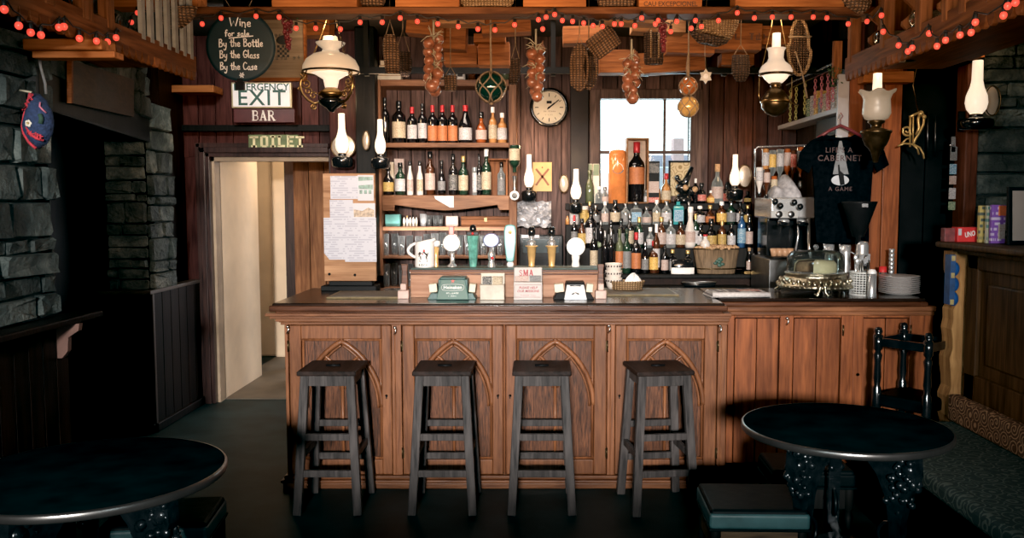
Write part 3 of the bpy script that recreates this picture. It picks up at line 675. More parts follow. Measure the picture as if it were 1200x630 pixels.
# ================================================================ BAR STOOLS
stool_lab = ['tall dark wooden bar stool furthest left, before the first arched door', 'tall dark wooden bar stool before the second arched door from the left', 'tall dark wooden bar stool before the third arched door from the left', 'tall dark wooden bar stool furthest right, turned slightly, before the fourth arched door']
def make_stool():
    t = thing('bar_stool', stool_lab[0], 'bar stool', (0,0,0), 0, 'bar stools along the counter')
    H = .715
    b = MB(); b.box(-.146,.146,-.155,.155,H-.024,H)
    b.build('seat', W['stool_seat'], t, bevel=.006, local=True)
    b = MB(); b.tube([(-.035,0,H+.0008),(.035,0,H+.0008)], .008, 8); b.build('hand_slot', BLACK, t, local=True)
    tp = {}; ft = {}
    for sx in (-1,1):
        for sy in (-1,1):
            tp[sx,sy] = Vector((sx*.112, sy*.118, H-.024)); ft[sx,sy] = Vector((sx*.150, sy*.172, 0))
            b = MB(); b.beam(ft[sx,sy], tp[sx,sy], .042, .036, (0,1,0)); b.build('leg', W['stool'], t, bevel=.004, local=True)
    def at_(sx, sy, z): k = z/(H-.024); return ft[sx,sy].lerp(tp[sx,sy], k)
    b = MB()
    for sy in (-1,1): b.beam(at_(-1,sy,H-.052), at_(1,sy,H-.052), .022, .052)
    for sx in (-1,1): b.beam(at_(sx,-1,H-.052), at_(sx,1,H-.052), .022, .052)
    b.build('apron', W['stool'], t, bevel=.002, local=True)
    for sy, z in ((-1,.385),(-1,.205),(1,.385),(1,.205)):
        b = MB(); b.beam(at_(-1,sy,z), at_(1,sy,z), .022, .034); b.build('rung', W['stool'], t, bevel=.003, local=True)
    for sx, z in ((-1,.29),(1,.29)):
        b = MB(); b.beam(at_(sx,-1,z), at_(sx,1,z), .022, .034); b.build('rung', W['stool'], t, bevel=.003, local=True)
    return t
s0 = make_stool()
for i, (u, rz) in enumerate(((382,0),(517.5,0),(635,0),(776,.13))):
    o = s0 if i == 0 else copy_tree(s0)
    y = 4.435; o.location = (P(u, 436, y-.155).x, y, 0); o.rotation_euler = (0,0,rz); o['label'] = stool_lab[i]

# ================================================================ TABLES
def make_table(label, loc, H, r, angs):
    t = thing('pub_table', label, 'table', loc, 0, 'round cast iron pub tables')
    MB().lathe([(0,H),(r-.012,H),(r-.006,H-.001)], 64).lathe([(0,H-.026),(r-.006,H-.026)], 64).build('tabletop', TABLE, t, local=True)
    MB().lathe([(r-.008,H),(r-.003,H-.001),(r,H-.005),(r,H-.021),(r-.004,H-.026),(r-.01,H-.026)], 72).build('edge_band', mat('table_edge_metal', (.14,.135,.13), .3, .9, .2, 10), t, local=True)
    for a in angs:
        M = Matrix.Rotation(a, 4, 'Z'); b = MB()
        # cast leg in the radial plane: x = radius
        prof = [(.05,H-.03),(.27,H-.03),(.30,H-.06),(.305,H-.12),(.29,H-.17),(.265,H-.22),(.25,H-.30),(.255,H-.42),(.27,.16),(.285,.08),(.33,.03),(.345,0),(.27,0),(.24,.04),(.225,.12),(.21,H-.46),(.205,H-.32),(.19,H-.22),(.15,H-.14),(.10,H-.09),(.05,H-.07)]
        b.prism(prof, -.022, .022, M)
        for q, rr in (((.27,H-.10),.042),((.285,H-.15),.032),((.24,H-.075),.03),((.262,H-.21),.026),((.236,H-.26),.02),((.232,H-.36),.022),((.24,.20),.024),((.26,.12),.026),((.31,.035),.03)):
            for sy in (-1,1):
                b.sphere((q[0],sy*.016,q[1]), rr*.62, 9, 6, (1,.7,1), M)
        for k in range(46):
            b.sphere((.19+R_.uniform(0,.11), R_.choice((-1,1))*R_.uniform(.012,.03), H-.04-R_.uniform(0,.19)), R_.uniform(.008,.017), 7, 5, (1,1,1), M)
        b.tube([(M @ Vector((.20+.05*math.cos(q), 0, H-.36+.05*math.sin(q)))) for q in [k*2*PI/12 for k in range(12)]], .008, 6, True)
        b.build('leg', IRON, t, local=True)
    b = MB()
    b.lathe([(.02,.28),(.09,.28),(.10,.275),(.09,.265),(.02,.265)], 24)
    for a in angs: b.beam((0,0,.272), (math.cos(a)*.235, math.sin(a)*.235, .272), .035, .014)
    b.build('stretcher', IRON, t, bevel=.003, local=True)
    b = MB()
    for a in angs: b.beam((0,0,H-.04), (math.cos(a)*.2, math.sin(a)*.2, H-.04), .05, .02)
    b.lathe([(0,H-.03),(.12,H-.03),(.12,H-.05),(0,H-.05)], 20); b.build('top_bracket', IRON, t, local=True)
    return t
p = onz(990, 498, .72); RT = .375
make_table('round black pub table before the side counter on the right', (p.x, p.y, 0), .72, RT, (math.radians(215), math.radians(305), math.radians(80)))
q = onz(108, 551, .74)
make_table('round black pub table in the dark left corner near the camera', (q.x, q.y, 0), .74, .385, (math.radians(250), math.radians(340), math.radians(120)))
# ================================================================ LOW LEATHER STOOLS
def make_low(label, loc, rz, w, d, top, frame):
    t = thing('low_stool', label, 'stool', loc, rz, 'low leather stools by the tables')
    H = .455
    b = MB(); b.box(-w/2, w/2, -d/2, d/2, H-.07, H-.012); b.build('seat_band', top, t, bevel=.012, seg=3, local=True); MB().box(-w/2+.004, w/2-.004, -d/2+.006, d/2-.004, H-.03, H).build('seat', BLACKL, t, bevel=.013, seg=3, local=True)  # teal leather painted black on top, teal only where the sides catch light
    b = MB(); b.box(-w/2-.003, w/2+.003, -d/2-.003, d/2+.003, H-.076, H-.066); b.build('piping', BLACKL, t, bevel=.003, local=True)
    for nm, bx in (('apron', ((-w/2+.03,w/2-.03,-d/2+.012,-d/2+.034),(-w/2+.03,w/2-.03,d/2-.034,d/2-.012))), ('side_rail', ((-w/2+.012,-w/2+.034,-d/2+.03,d/2-.03),(w/2-.034,w/2-.012,-d/2+.03,d/2-.03)))):
        for x0,x1,y0,y1 in bx: MB().box(x0,x1,y0,y1,H-.16,H-.076).build(nm, frame, t, local=True)
    for sx in (-1,1):
        for sy in (-1,1):
            prof = [(.0,0),(.013,0),(.016,.02),(.012,.05),(.02,.08),(.022,.12),(.014,.15),(.020,.165),(.014,.18),(.019,.22),(.021,.26),(.014,.285),(.022,.295),(.022,H-.076)]
            MB().lathe(prof, 14, (sx*(w/2-.025), sy*(d/2-.025), 0)).build('leg', W['black'], t, local=True)
    return t
WORN = wood('worn_apron', (.02,.014,.010), (.12,.08,.045), 'x', .8, .6, .1)
p = onz(880, 581, .455); make_low('low square stool with worn teal-black leather top in the right foreground', (p.x, p.y, 0), -.03, .355, .32, TEALL, WORN)
p = onz(193, 598, .455); make_low('low square stool with dull teal leather top behind the left table', (p.x, p.y, 0), .12, .36, .30, TEALL, W['black'])
p = onz(944, 540, .455); make_low('black low stool half hidden behind the right table', (p.x, p.y, 0), -.03, .34, .28, BLACKL, W['black'])
# ================================================================ TALL TURNED-POST CHAIR
p = P(1067, 420, 4.60); t = thing('corner_chair', 'black turned-post corner chair squeezed between side counter and bench', 'chair', (p.x+.02, 4.59, 0), math.radians(40))
hs_ = .135; prof0 = [(.012,0),(.018,.02),(.014,.06),(.022,.12),(.016,.20),(.024,.24),(.024,.30),(.016,.33),(.021,.42),(.024,.46),(.024,.56),(.015,.58),(.021,.62),(.017,.70),(.023,.74),(.014,.76),(.024,.775),(.024,.845),(.016,.85),(.022,.865),(.016,.885),(0,.89)]
for sx in (-1,1):
    for sy in (-1,1): MB().lathe(prof0, 14, (sx*hs_, sy*hs_, 0)).build('turned_post', BLACKG, t, local=True)
b = MB()
for z, h in ((.81,.045),):
    b.box(-hs_,hs_,-hs_-.012,-hs_+.012,z-h/2,z+h/2); b.box(-hs_-.012,-hs_+.012,-hs_,hs_,z-h/2,z+h/2); b.box(-hs_,hs_,hs_-.012,hs_+.012,z-h/2,z+h/2); b.box(hs_-.012,hs_+.012,-hs_,hs_,z-h/2,z+h/2)
b.build('arm_rail', BLACKG, t, bevel=.004, local=True)
MB().box(-hs_-.01,hs_+.01,-hs_-.01,hs_+.01,.47,.535).build('seat', BLACKL, t, bevel=.012, local=True)
b = MB(); z = .27; b.beam((-hs_,-hs_,z),(hs_,-hs_,z),.02,.02); b.beam((-hs_,hs_,z),(hs_,hs_,z),.02,.02); b.beam((-hs_,-hs_,z+.04),(-hs_,hs_,z+.04),.02,.02); b.beam((hs_,-hs_,z+.04),(hs_,hs_,z+.04),.02,.02); b.build('stretcher', BLACKG, t, local=True)

# ================================================================ SETTLE (panelled bench) ON THE RIGHT
XW = 2.13; YE = 4.43
t = thing('panelled_settle', 'panelled wooden settle back with raw split end post on the right', 'settle', (XW+.05, 3.2, 0))
zs = Zat(283, YE)
b = MB(); b.box(XW+.02, XW+.06, 1.4, YE, .3, zs-.03)
b.build('back_board', W['settle'], t)
b = MB()
for y0, y1 in ((4.26,4.36),(3.42,3.56),(2.5,2.64)): b.box(XW, XW+.03, y0, y1, .56, zs-.03)
b.box(XW, XW+.03, 1.4, 4.36, .56, .70); b.box(XW, XW+.03, 1.4, 4.36, zs-.13, zs-.03)
b.build('panel_frame', W['settle'], t, bevel=.006)
for y0, y1 in ((3.58,4.24),(2.66,3.40)): MB().box(XW+.008, XW+.03, y0+.06, y1-.06, .76, zs-.19).build('raised_panel', W['settle'], t, bevel=.012)
b = MB(); b.box(XW-.11, XW+.34, 1.4, YE+.06, zs-.03, zs); b.box(XW-.035, XW+.13, 1.4, YE+.03, zs-.06, zs-.03); b.build("ledge", W['settle'], t, bevel=.01)
# raw post, slightly wavy
x0, x1 = Xat(1116, YE, 400), Xat(1141, YE, 400); n = 26; b = MB(); vs = []; fs = []
for i in range(n+1):
    z = .02+(zs-.07)*i/n; ja = R_.uniform(-.012,.008)+( .016 if i > 20 else 0); 
    xa = x0-.012+ja-(.02 if i > 23 else 0); xb_ = x1+R_.uniform(-.003,.003)
    vs += [(xa,YE-.02+R_.uniform(-.006,.006),z),(xb_,YE-.02,z),(xb_,YE+.10,z),(xa,YE+.10,z)]
for i in range(n):
    for k in range(4): fs.append((i*4+k, i*4+(k+1)%4, (i+1)*4+(k+1)%4, (i+1)*4+k))
fs += [(0,3,2,1),(n*4,n*4+1,n*4+2,n*4+3)]
b.add(vs, fs); 
b.build('end_post', W['post'], t)
MB().box(x1+.001, x1+.05, YE-.015, YE+.09, .5, zs-.06).build('inner_post', wood('post_brown', (.10,.045,.018), (.24,.11,.045), 'z', .8, .55, .1), t, bevel=.004)
# seat cushion and patterned back roll
def scroll_mat(name, base, ink, rough=.8):
    mt, nt, bb = _nt(name); L = nt.links
    tc = _n(nt, 'ShaderNodeTexCoord'); vo = _n(nt, 'ShaderNodeTexVoronoi', Scale=15.0); vo.inputs['Randomness'].default_value = .55
    L.new(tc.outputs['Object'], vo.inputs['Vector'])
    # spirals: angle + distance around each cell
    su = _n(nt, 'ShaderNodeVectorMath', operation='SUBTRACT'); L.new(tc.outputs['Object'], su.inputs[0]); L.new(vo.outputs['Position'], su.inputs[1])
    sx = _n(nt, 'ShaderNodeSeparateXYZ'); L.new(su.outputs[0], sx.inputs[0])
    ad = _n(nt, 'ShaderNodeMath', operation='ADD'); L.new(sx.outputs['X'], ad.inputs[0]); L.new(sx.outputs['Z'], ad.inputs[1])
    at = _n(nt, 'ShaderNodeMath', operation='ARCTAN2'); L.new(ad.outputs[0], at.inputs[0]); L.new(sx.outputs['Y'], at.inputs[1])
    ml = _n(nt, 'ShaderNodeMath', operation='MULTIPLY_ADD'); ml.inputs[1].default_value = 26.0; L.new(vo.outputs['Distance'], ml.inputs[0]); L.new(at.outputs[0], ml.inputs[2])
    sn = _n(nt, 'ShaderNodeMath', operation='SINE'); L.new(ml.outputs[0], sn.inputs[0])
    L.new(ramp(nt, sn.outputs[0], [(.45, base), (.75, ink)]), bb.inputs['Base Color']); bb.inputs['Roughness'].default_value = rough
    bb.inputs['Specular IOR Level'].default_value = .2
    return mt
t = thing('bench_seat', 'long bench with dark green upholstered seat along the panelled settle', 'bench', (1.85, 3.0, 0))
MB().box(1.575, XW-.005, 1.4, YE-.06, .37, .45).build('seat_cushion', scroll_mat('green_upholstery', (.022,.032,.029), (.075,.092,.078)), t, bevel=.025, seg=3)
MB().box(1.62, XW-.01, 1.4, YE-.08, .0, .37).build('bench_base', W['wainscot'], t, bevel=.006)
MB().box(XW-.07, XW-.002, 1.4, YE-.05, .451, .585).build('back_roll', scroll_mat('scroll_fabric', (.075,.034,.016), (.34,.20,.11)), t, bevel=.02, seg=3)
# ================================================================ ON THE BAR COUNTER
def B(u, z, Y): return Vector((Xat(u, Y, 315), Y, z))
YP0, YP1 = 4.84, 5.07; ZP = Zat(316, YP0)
px0, px1 = Xat(481, YP0, 330), Xat(705, YP0, 330)
t = thing('tap_platform', 'raised pale wooden platform on the bar top carrying the beer taps', 'platform', ((px0+px1)/2, YP0, ZT))
MB().box(px0, px1, YP0, YP1, ZT, ZP-.012).build('front_panel', W['platform'], t, bevel=.003)
b = MB(); b.box(px0-.006, px1+.006, YP0-.008, YP1, ZP-.012, ZP); b.box(px0-.002, px1+.002, YP0-.004, YP1, ZP-.028, ZP-.018); b.build('top_rail', W['edge'], t, bevel=.003)
PINK = mat('pale_pink_block', (.50,.36,.31), .5)
for s, uu in ((-1, 474), (1, 703.5)):
    x = Xat(uu, YP0-.03, 330); b = MB()
    b.prism([(x-.022,ZT),(x+.022,ZT),(x+.016,Zat(318,YP0)),(x+.020,Zat(309,YP0)),(x-.016,Zat(309,YP0)),(x-.012,Zat(318,YP0))], YP0-.035, YP0-.01)
    e = b.build('end_bracket', W['edge'], t, bevel=.003)
    b = MB(); b.box(x-.030,x+.030,YP0-.085,YP0-.035,ZT,ZT+.045); b.box(x-.016,x+.016,YP0-.08,YP0-.035,ZT+.046,ZT+.082); b.build('pale_block', PINK, e, bevel=.004)
zm = ZP+.008
tag(MB().box(px0+.002, px1-.002, YP0+.006, YP1-.01, ZP, zm).build('drip_mat', GREENM, bevel=.002), 'long dark green drip mat under the beer taps', 'drip mat')
YTP = 4.94
def hz(v): return Zat(v, YTP)
CHR = STEEL
# stoneware jug
c = B(498, zm, YTP); t = thing('stoneware_jug', 'cream jug with a dark printed rider picture at the left end of the taps', 'jug', c)
r = m(11.5, YTP); H = hz(279)-zm
b = MB(); b.lathe([(0,0),(r*.98,0),(r,.01),(r*.98,H*.85),(r*.96,H*.92),(r*.90,H*.92),(r*.9,.02),(0,.02)], 24, c)
for q in b.v:
    if q.z > c.z+H*.8: q.z += .012*((q.x-c.x)/r)
b.build('jug_body', WHITE, t)
b = MB(); b.tube([c+Vector((-r*.9-.045*math.sin(k*PI/10)**.8, 0, H*(.83-.5*k/10))) for k in range(11)], .008, 8); b.build('handle', WHITE, t)
b = MB(); b.tube([c+Vector((r*.6,-.02,H*.9)), c+Vector((r*1.12,-.02,H*.98))], [.012,.007], 8); b.build('spout', WHITE, t)
DK = mat('printed_brown_black', (.03,.02,.018), .6); 
def decal(mb, c, r, pts, yk=.0015):   # bend a flat XZ polygon onto a cylinder facing the camera
    mb.add([(c.x+(r+yk)*math.sin(x/r), c.y-(r+yk)*math.cos(x/r), c.z+z) for x, z in pts], [tuple(range(len(pts)))])
b = MB(); g = H*.45; k_ = .0011
for poly in ([(-28,-10),(-18,8),(8,10),(22,2),(20,-10)], [(-30,0),(-22,14),(-14,12),(-18,-2)], [(16,2),(26,14),(22,0)], [(-20,-8),(-16,-26),(-12,-26),(-12,-8)], [(8,-8),(14,-26),(18,-26),(16,-8)], [(-4,8),(-2,26),(8,26),(8,8)], [(-24,-30),(22,-30),(18,-36),(-20,-36)]):
    decal(b, Vector((c.x,c.y,c.z+g)), r, [(q[0]*k_, q[1]*k_) for q in poly])
b.build('printed_picture', DK, t)
b = MB(); decal(b, Vector((c.x,c.y,c.z+g)), r, [(q[0]*k_, q[1]*k_) for q in ((0,14),(1,24),(7,24),(6,14))], .002); decal(b, Vector((c.x,c.y,c.z+g)), r, [(q[0]*k_, q[1]*k_) for q in ((-9,-1),(-8,5),(-1,5),(0,-1))], .002); b.build('printed_red_coat', RED, t)
b = MB()
text('~4', .018, DK, t, (c.x, c.y-r-.002, c.z+H*.10), 'jug_lettering', .02)
# taps
def tap(name, label, u):
    c = B(u, zm, YTP+.03); return thing(name, label, 'beer tap', c, 0, 'beer taps on the platform'), c
GLOWW = mat('lit_tap_lens', (.8,.76,.72), .3, 0, .03, 8, 0, .35, (1,.93,.88))
def disc(mb, c, r, th=.016, n=28): mb.lathe([(0,0),(r*.9,0),(r,.004),(r,th-.004),(r*.9,th),(0,th)], n, (0,0,0), Matrix.Translation(c) @ Matrix.Rotation(PI/2,4,'X'))
t, c = tap('beer_tap', 'small brass tap with white knob beside the cream jug', 511)
MB().lathe([(.016,0),(.014,.01),(.013,.05),(.018,.11),(0,.112)], 16, c).build('tap_column', BRASSY, t)
MB().lathe([(0,.113),(.02,.113),(.026,.125),(.024,.145),(0,.147)], 16, c).build('knob', WHITE, t)
t, c = tap('beer_tap', 'beer tap with plain round white lens and reddish handle', 530); y = c.y
MB().lathe([(.028,0),(.026,.008),(.012,.02),(.011,hz(300)-zm),(.014,hz(296)-zm),(0,hz(296)-zm)], 16, c).build('tap_column', CHR, t)
b = MB(); disc(b, Vector((c.x,y-.02,hz(284.5))), m(9.8,YTP)); b.build('lens', GLOWW, t)
b = MB(); disc(b, Vector((c.x,y-.012,hz(284.5))), m(10.8,YTP), .02); b.build('lens_rim', CHR, t)
b = MB(); b.box(c.x-.014,c.x+.014,y-.035,y-.005,hz(275),hz(265)); b.build('handle', mat('handle_pinkred', (.55,.22,.2), .3), t, bevel=.004)
b = MB(); b.tube([Vector((c.x+.01,y-.04,hz(296))), Vector((c.x+.014,y-.055,hz(308)))], .006, 8); b.build('spout', CHR, t)
t, c = tap('beer_tap', 'beer tap with clear green tapered glass body and black top', 554.5); y = c.y
rr = m(7,YTP); h1 = hz(276)-zm
MB().lathe([(rr*.6,0),(rr*.62,.01),(rr*.9,h1*.7),(rr*1.1,h1),(0,h1)], 10, c, smooth=False).build('glass_body', mat('pale_green_glass', (.10,.30,.25), .12, 0, .5, 30, 0, .03, (.4,.9,.75), coat=.5), t)
b = MB(); b.box(c.x-rr*1.0,c.x+rr*1.0,y-.03,y+.03,zm+h1+.002,zm+h1+.022); b.lathe([(0,.024),(.018,.024),(.02,.04),(.012,.06),(0,.062)], 14, (c.x,c.y,zm+h1)); b.build('top_cap', BLACKG, t, bevel=.003)
MB().sphere((c.x,y-.03,zm+h1+.012), .008, 8, 6).build('red_badge', RED, t)
t, c = tap('beer_tap', 'beer tap with bluish white oval badge on chrome mount', 576); y = c.y
MB().lathe([(.024,0),(.022,.01),(.016,.03),(.02,.05),(.024,.07),(.014,.085),(.012,hz(290)-zm),(0,hz(290)-zm)], 14, c).build('tap_column', CHR, t)
b = MB(); b.sphere((c.x,y-.03,hz(281.5)), m(8.8,YTP), 20, 12, (1,.35,.86)); b.build('badge', mat('blue_white_badge', (.62,.68,.82), .25, 0, .04, 8, 0, .35, (.8,.88,1)), t)
b = MB(); b.sphere((c.x,y-.024,hz(281.5)), m(9.8,YTP), 20, 12, (1,.3,.86)); b.build('badge_rim', mat('badge_rim_violet', (.12,.12,.28), .3), t)
MB().sphere((c.x+.006,y-.022,zm+.05), .009, 8, 6).build('red_button', RED, t)
t, c = tap('beer_tap', 'tall turquoise paddle beer tap handle with small gold badge', 598); y = c.y
MB().lathe([(.016,0),(.02,.006),(.02,.018),(.012,.03),(0,.032)], 14, c).build('tap_foot', WHITE, t)
z0, z1 = zm+.028, hz(263); w0 = m(4.5,YTP); w1 = m(7.2,YTP)
poly = [(c.x-w0,z0+.01),(c.x-w0*.6,z0),(c.x+w0*.6,z0),(c.x+w0,z0+.01),(c.x+w1*.95,z0+(z1-z0)*.5),(c.x+w1,z0+(z1-z0)*.85),(c.x+w1*.8,z1-.006),(c.x+w1*.3,z1),(c.x-w1*.3,z1),(c.x-w1*.8,z1-.006),(c.x-w1,z0+(z1-z0)*.85),(c.x-w1*.95,z0+(z1-z0)*.5)]
MB().prism(poly, y-.03, y-.008).build('paddle', mat('turquoise_paddle', (.11,.33,.33), .3, 0, .12, 8), t, bevel=.006)
MB().prism([(x_*.86+c.x*.14, z_*.8+(z0+z1)/2*.2) for x_, z_ in poly], y-.0325, y-.0305).build('paddle_face', mat('pale_turquoise', (.22,.46,.46), .3, 0, .12, 8), t)
b = MB(); disc(b, Vector((c.x,y-.032,hz(272))), .010, .004, 14); b.build('gold_badge', GOLD, t)
for u, lb in ((623,'left one of the two brass hand pumps with black knob'), (646.5,'right one of the two brass hand pumps with black knob')):
    t, c = tap('beer_pump', lb, u); h = hz(288)-zm
    MB().lathe([(0,0),(.017,0),(.018,.006),(.017,.012),(.026,h-.008),(.036,h-.004),(.036,h),(0,h)], 18, c).build('pump_column', BRASSY, t)
    MB().lathe([(.022,h+.001),(.026,h+.02),(.014,h+.03),(.012,h+.045),(.02,h+.05),(0,h+.052)], 16, c).build('collar', CHR, t)
    MB().lathe([(0,h+.053),(.016,h+.053),(.022,h+.075),(.018,h+.10),(.008,h+.108),(0,h+.109)], 16, c).build('knob', BLACKG, t)
t, c = tap('beer_tap', 'large plain white disc beer tap on white stem at the right', 674.5); y = c.y
MB().lathe([(.022,0),(.024,.008),(.020,.03),(.024,hz(300)-zm),(0,hz(299)-zm)], 16, c).build('tap_column', WHITE, t)
b = MB(); disc(b, Vector((c.x,y-.012,hz(289))), m(10.8,YTP), .02, 32); b.build('lens', GLOWW, t)
# ---- holders on the bar top
YC = 4.70
def hc(v): return Zat(v, YC)
def caddy(name, label, ul, ur, uc0, uc1, vt, face, base, wing, group=None):
    x0, x1 = Xat(ul,YC,345), Xat(ur,YC,345); a0, a1 = Xat(uc0,YC,345), Xat(uc1,YC,345); zt_ = hc(vt)
    t = thing(name, label, 'bar caddy', ((x0+x1)/2, YC+.06, ZT))
    MB().box(a0-.006,a1+.006,YC+.02,YC+.16,ZT,ZT+.03).box(a0+.008,a1-.008,YC+.03,YC+.15,ZT+.03,zt_-.012).build('caddy_body', base, t, bevel=.004)
    for s, q0, q1 in ((-1,x0,a0+.008),(1,a1-.008,x1)):
        lo = (q0, q0+.018) if s < 0 else (q1, q1-.018)
        b = MB(); zz = ZT+.036
        xs = sorted((q0, q1)); b.prism([(xs[0],ZT),(xs[1],ZT),(xs[1]-(0 if s<0 else .02),zz),(xs[0]+(.02 if s<0 else 0),zz)], YC-.005+.02, YC+.13); b.build('side_tray', base, t, bevel=.003)
        b = MB(); b.cbox(((q0+q1)/2, YC+.075, zz+.024), abs(q1-q0)*.74, .07, .045, (0,s*.10,0)); b.build('napkin_pack', wing, t, bevel=.003)
    f = MB(); ins = (a1-a0)*.13
    f.add([(a0,YC,ZT+.002),(a1,YC,ZT+.002),(a1-ins,YC+.03,zt_-.012),(a0+ins,YC+.03,zt_-.012),(a0,YC+.018,ZT+.002),(a1,YC+.018,ZT+.002),(a1-ins,YC+.045,zt_-.012),(a0+ins,YC+.045,zt_-.012)], [(0,1,2,3),(5,4,7,6),(0,3,7,4),(1,5,6,2),(3,2,6,7),(0,4,5,1)])
    f.build('front_plate', face, t, bevel=.003)
    MB().box(a0+ins-.004,a1-ins+.004,YC+.02,YC+.14,zt_-.014,zt_).build('top_bar', base, t, bevel=.005)
    return t, (a0+a1)/2, zt_
GFACE = mat('green_plate', (.045,.13,.115), .35, 0, .1, 10)
t, xc, zz = caddy('bar_caddy', 'green napkin caddy with a white rounded name badge on its sloping front', 500, 558, 511, 549.5, 325, GFACE, TEALG, CREAM)
tl = -math.atan2(.03, zz-ZT); INKW = mat('white_ink', (.75,.78,.76), .5)
def slope(z): return YC+.03*(z-ZT)/(zz-.012-ZT)-.0025
zl = ZT+.066
rot = (PI/2+tl*1.0, 0, 0)
text('Heineken', .026, INKW, t, (xc, slope(zl), zl), 'lettering', .02, rot=rot)
b = MB(); w_, h_ = .060, .017
for q in range(2): pass
ringp = [(w_*(1 if abs(math.cos(a))>.001 else 0)*0 + max(-w_+h_,min(w_-h_,w_*1.4*math.cos(a)))+h_*math.cos(a), h_*math.sin(a)) for a in [k*2*PI/40 for k in range(40)]]
b.tube([Vector((xc+x_, slope(zl+z_), zl+z_)) for x_, z_ in ringp], .0014, 4, True); b.build('badge_outline', INKW, t)
b = MB(); zs_ = zl+.034
st5 = [(.013*(1 if k%2==0 else .42)*math.sin(k*PI/5), .013*(1 if k%2==0 else .42)*math.cos(k*PI/5)) for k in range(10)]
b.add([(xc+x_, slope(zs_+z_), zs_+z_) for x_, z_ in st5], [tuple(range(10))]); b.build('star_emblem', mat('star_red', (.55,.12,.1), .5), t)
text('~8', .012, INKW, t, (xc, slope(zl-.030), zl-.030), 'lettering', 0, rot=rot)
text('~7', .009, INKW, t, (xc, slope(zl-.044), zl-.044), 'lettering', 0, rot=rot)
t, xc, zz = caddy('bar_caddy', 'black napkin caddy with silver sloping front at the right of the platform', 648, 697, 661, 688, 331, mat('silver_plate', (.72,.74,.77), .35, .4, .12, 10), BLACK, CREAM)
b = MB(); zl = ZT+.03; b.tube([Vector((xc-.02,slope(zl),zl)),Vector((xc,slope(zl+.008),zl+.008)),Vector((xc+.02,slope(zl),zl))], .004, 5); b.tube([Vector((xc-.03,slope(zl+.04),zl+.045)),Vector((xc+.03,slope(zl+.04),zl+.045))], .003, 5); b.build('printed_mark', DSTEEL, t)
# cream card box
x0, x1 = Xat(562.5,YC,345), Xat(591,YC,345)
t = thing('card_holder', 'small cream open card holder between green caddy and charity box', 'card holder', ((x0+x1)/2, YC+.04, ZT))
zh = hc(333.5)
b = MB(); b.box(x0,x1,YC,YC+.012,ZT,zh); b.box(x0,x0+.006,YC+.012,YC+.09,ZT,zh); b.box(x1-.006,x1,YC+.012,YC+.09,ZT,zh); b.box(x0,x1,YC+.08,YC+.095,ZT,hc(321)); b.box(x0,x1,YC+.012,YC+.08,ZT,ZT+.01); b.build('holder_box', mat('cream_plastic', (.47,.42,.34), .4), t, bevel=.003)
MB().box(x0+.012,x0+.058,YC+.03,YC+.075,ZT+.011,hc(325)).build('dark_cards', LB['black'], t)
MB().box(x0+.066,x1-.012,YC+.03,YC+.075,ZT+.011,hc(325)).build('pale_cards', LB['cream'], t)
# charity box
x0, x1 = Xat(602,YC,345), Xat(635.5,YC,345); zf, zt_ = hc(330.5), hc(314)
t = thing('charity_box', 'white charity collection box with red lettering beside the cream card holder', 'collection box', ((x0+x1)/2, YC+.04, ZT))
WC = mat('white_card', (.46,.43,.41), .5, 0, .04, 10)
MB().box(x0,x1,YC,YC+.05,ZT,zf).build('front_box', WC, t, bevel=.003)
MB().box(x0,x1,YC+.055,YC+.07,ZT,zt_).build('back_card', WC, t, bevel=.005)
b = MB(); b.box(x0+.006,(x0+x1)/2+.004,YC+.045,YC+.053,zf+.001,hc(324)); b.build('leaflet_left', LB['pale'], t)
b = MB(); b.box((x0+x1)/2+.008,x1-.006,YC+.045,YC+.053,zf+.001,hc(323.5)); b.build('leaflet_right', LB['grey'], t)
INKR = mat('red_ink', (.36,.05,.06), .6); xc = (x0+x1)/2
b = MB(); zz = hc(320.5); 
def serif(word, xc, zc, h, y, mb, wt=.2, gap=.28):
    shapes = {'B': (.66,[('v',.12,0,1),('a',(.12,1),(.42,1),(.56,.9),(.56,.64),(.42,.53),(.12,.53)),('a',(.42,.53),(.6,.42),(.62,.14),(.45,0),(.12,0))]),
      'A': (.76,[('t',(.12,0),(.38,1)),('w',(.38,1),(.64,0)),('t',(.22,.33),(.54,.33)),('s',.12),('s',.64)]),
      'R': (.74,[('v',.12,0,1),('a',(.12,1),(.42,1),(.56,.88),(.56,.62),(.42,.5),(.12,.5)),('w',(.36,.5),(.66,0)),('s',.68)]),
      'S': (.56,[('a',(.48,.82),(.36,.98),(.18,.98),(.07,.84),(.1,.64),(.4,.42),(.5,.22),(.4,.03),(.2,.0),(.06,.16))]),
      'M': (.9,[('t',(.12,0),(.14,1)),('w',(.14,1),(.43,.1)),('t',(.43,.1),(.72,1)),('v',.76,0,1),('s',.12)])}
    tot = sum(shapes[ch][0]+gap*.3 for ch in word)*h-gap*.3*h; x = xc-tot/2
    for ch in word:
        wd_, st = shapes[ch]
        for s_ in st:
            P2 = lambda q: (x+q[0]*h, zc+(q[1]-.5)*h)
            if s_[0] == 'v':
                mb.ribbon([P2((s_[1],s_[2])),P2((s_[1],s_[3]))], wt*h, y)
                for zz_ in (s_[2], s_[3]): mb.ribbon([P2((s_[1]-.13,zz_)),P2((s_[1]+.13,zz_))], .07*h, y-.0003)
            elif s_[0] == 's': mb.ribbon([P2((s_[1]-.13,0)),P2((s_[1]+.13,0))], .07*h, y-.0003)
            elif s_[0] == 'w': mb.ribbon([P2(q) for q in s_[1:]], wt*h, y-.0002)
            else: mb.ribbon([P2(q) for q in s_[1:]], wt*h*.55, y-.0001)
        x += (wd_+gap*.3)*h
serif('SMA', xc-.01, zz, .030, YC+.0535, b, .24, .5); b.build('lettering', INKR, t)
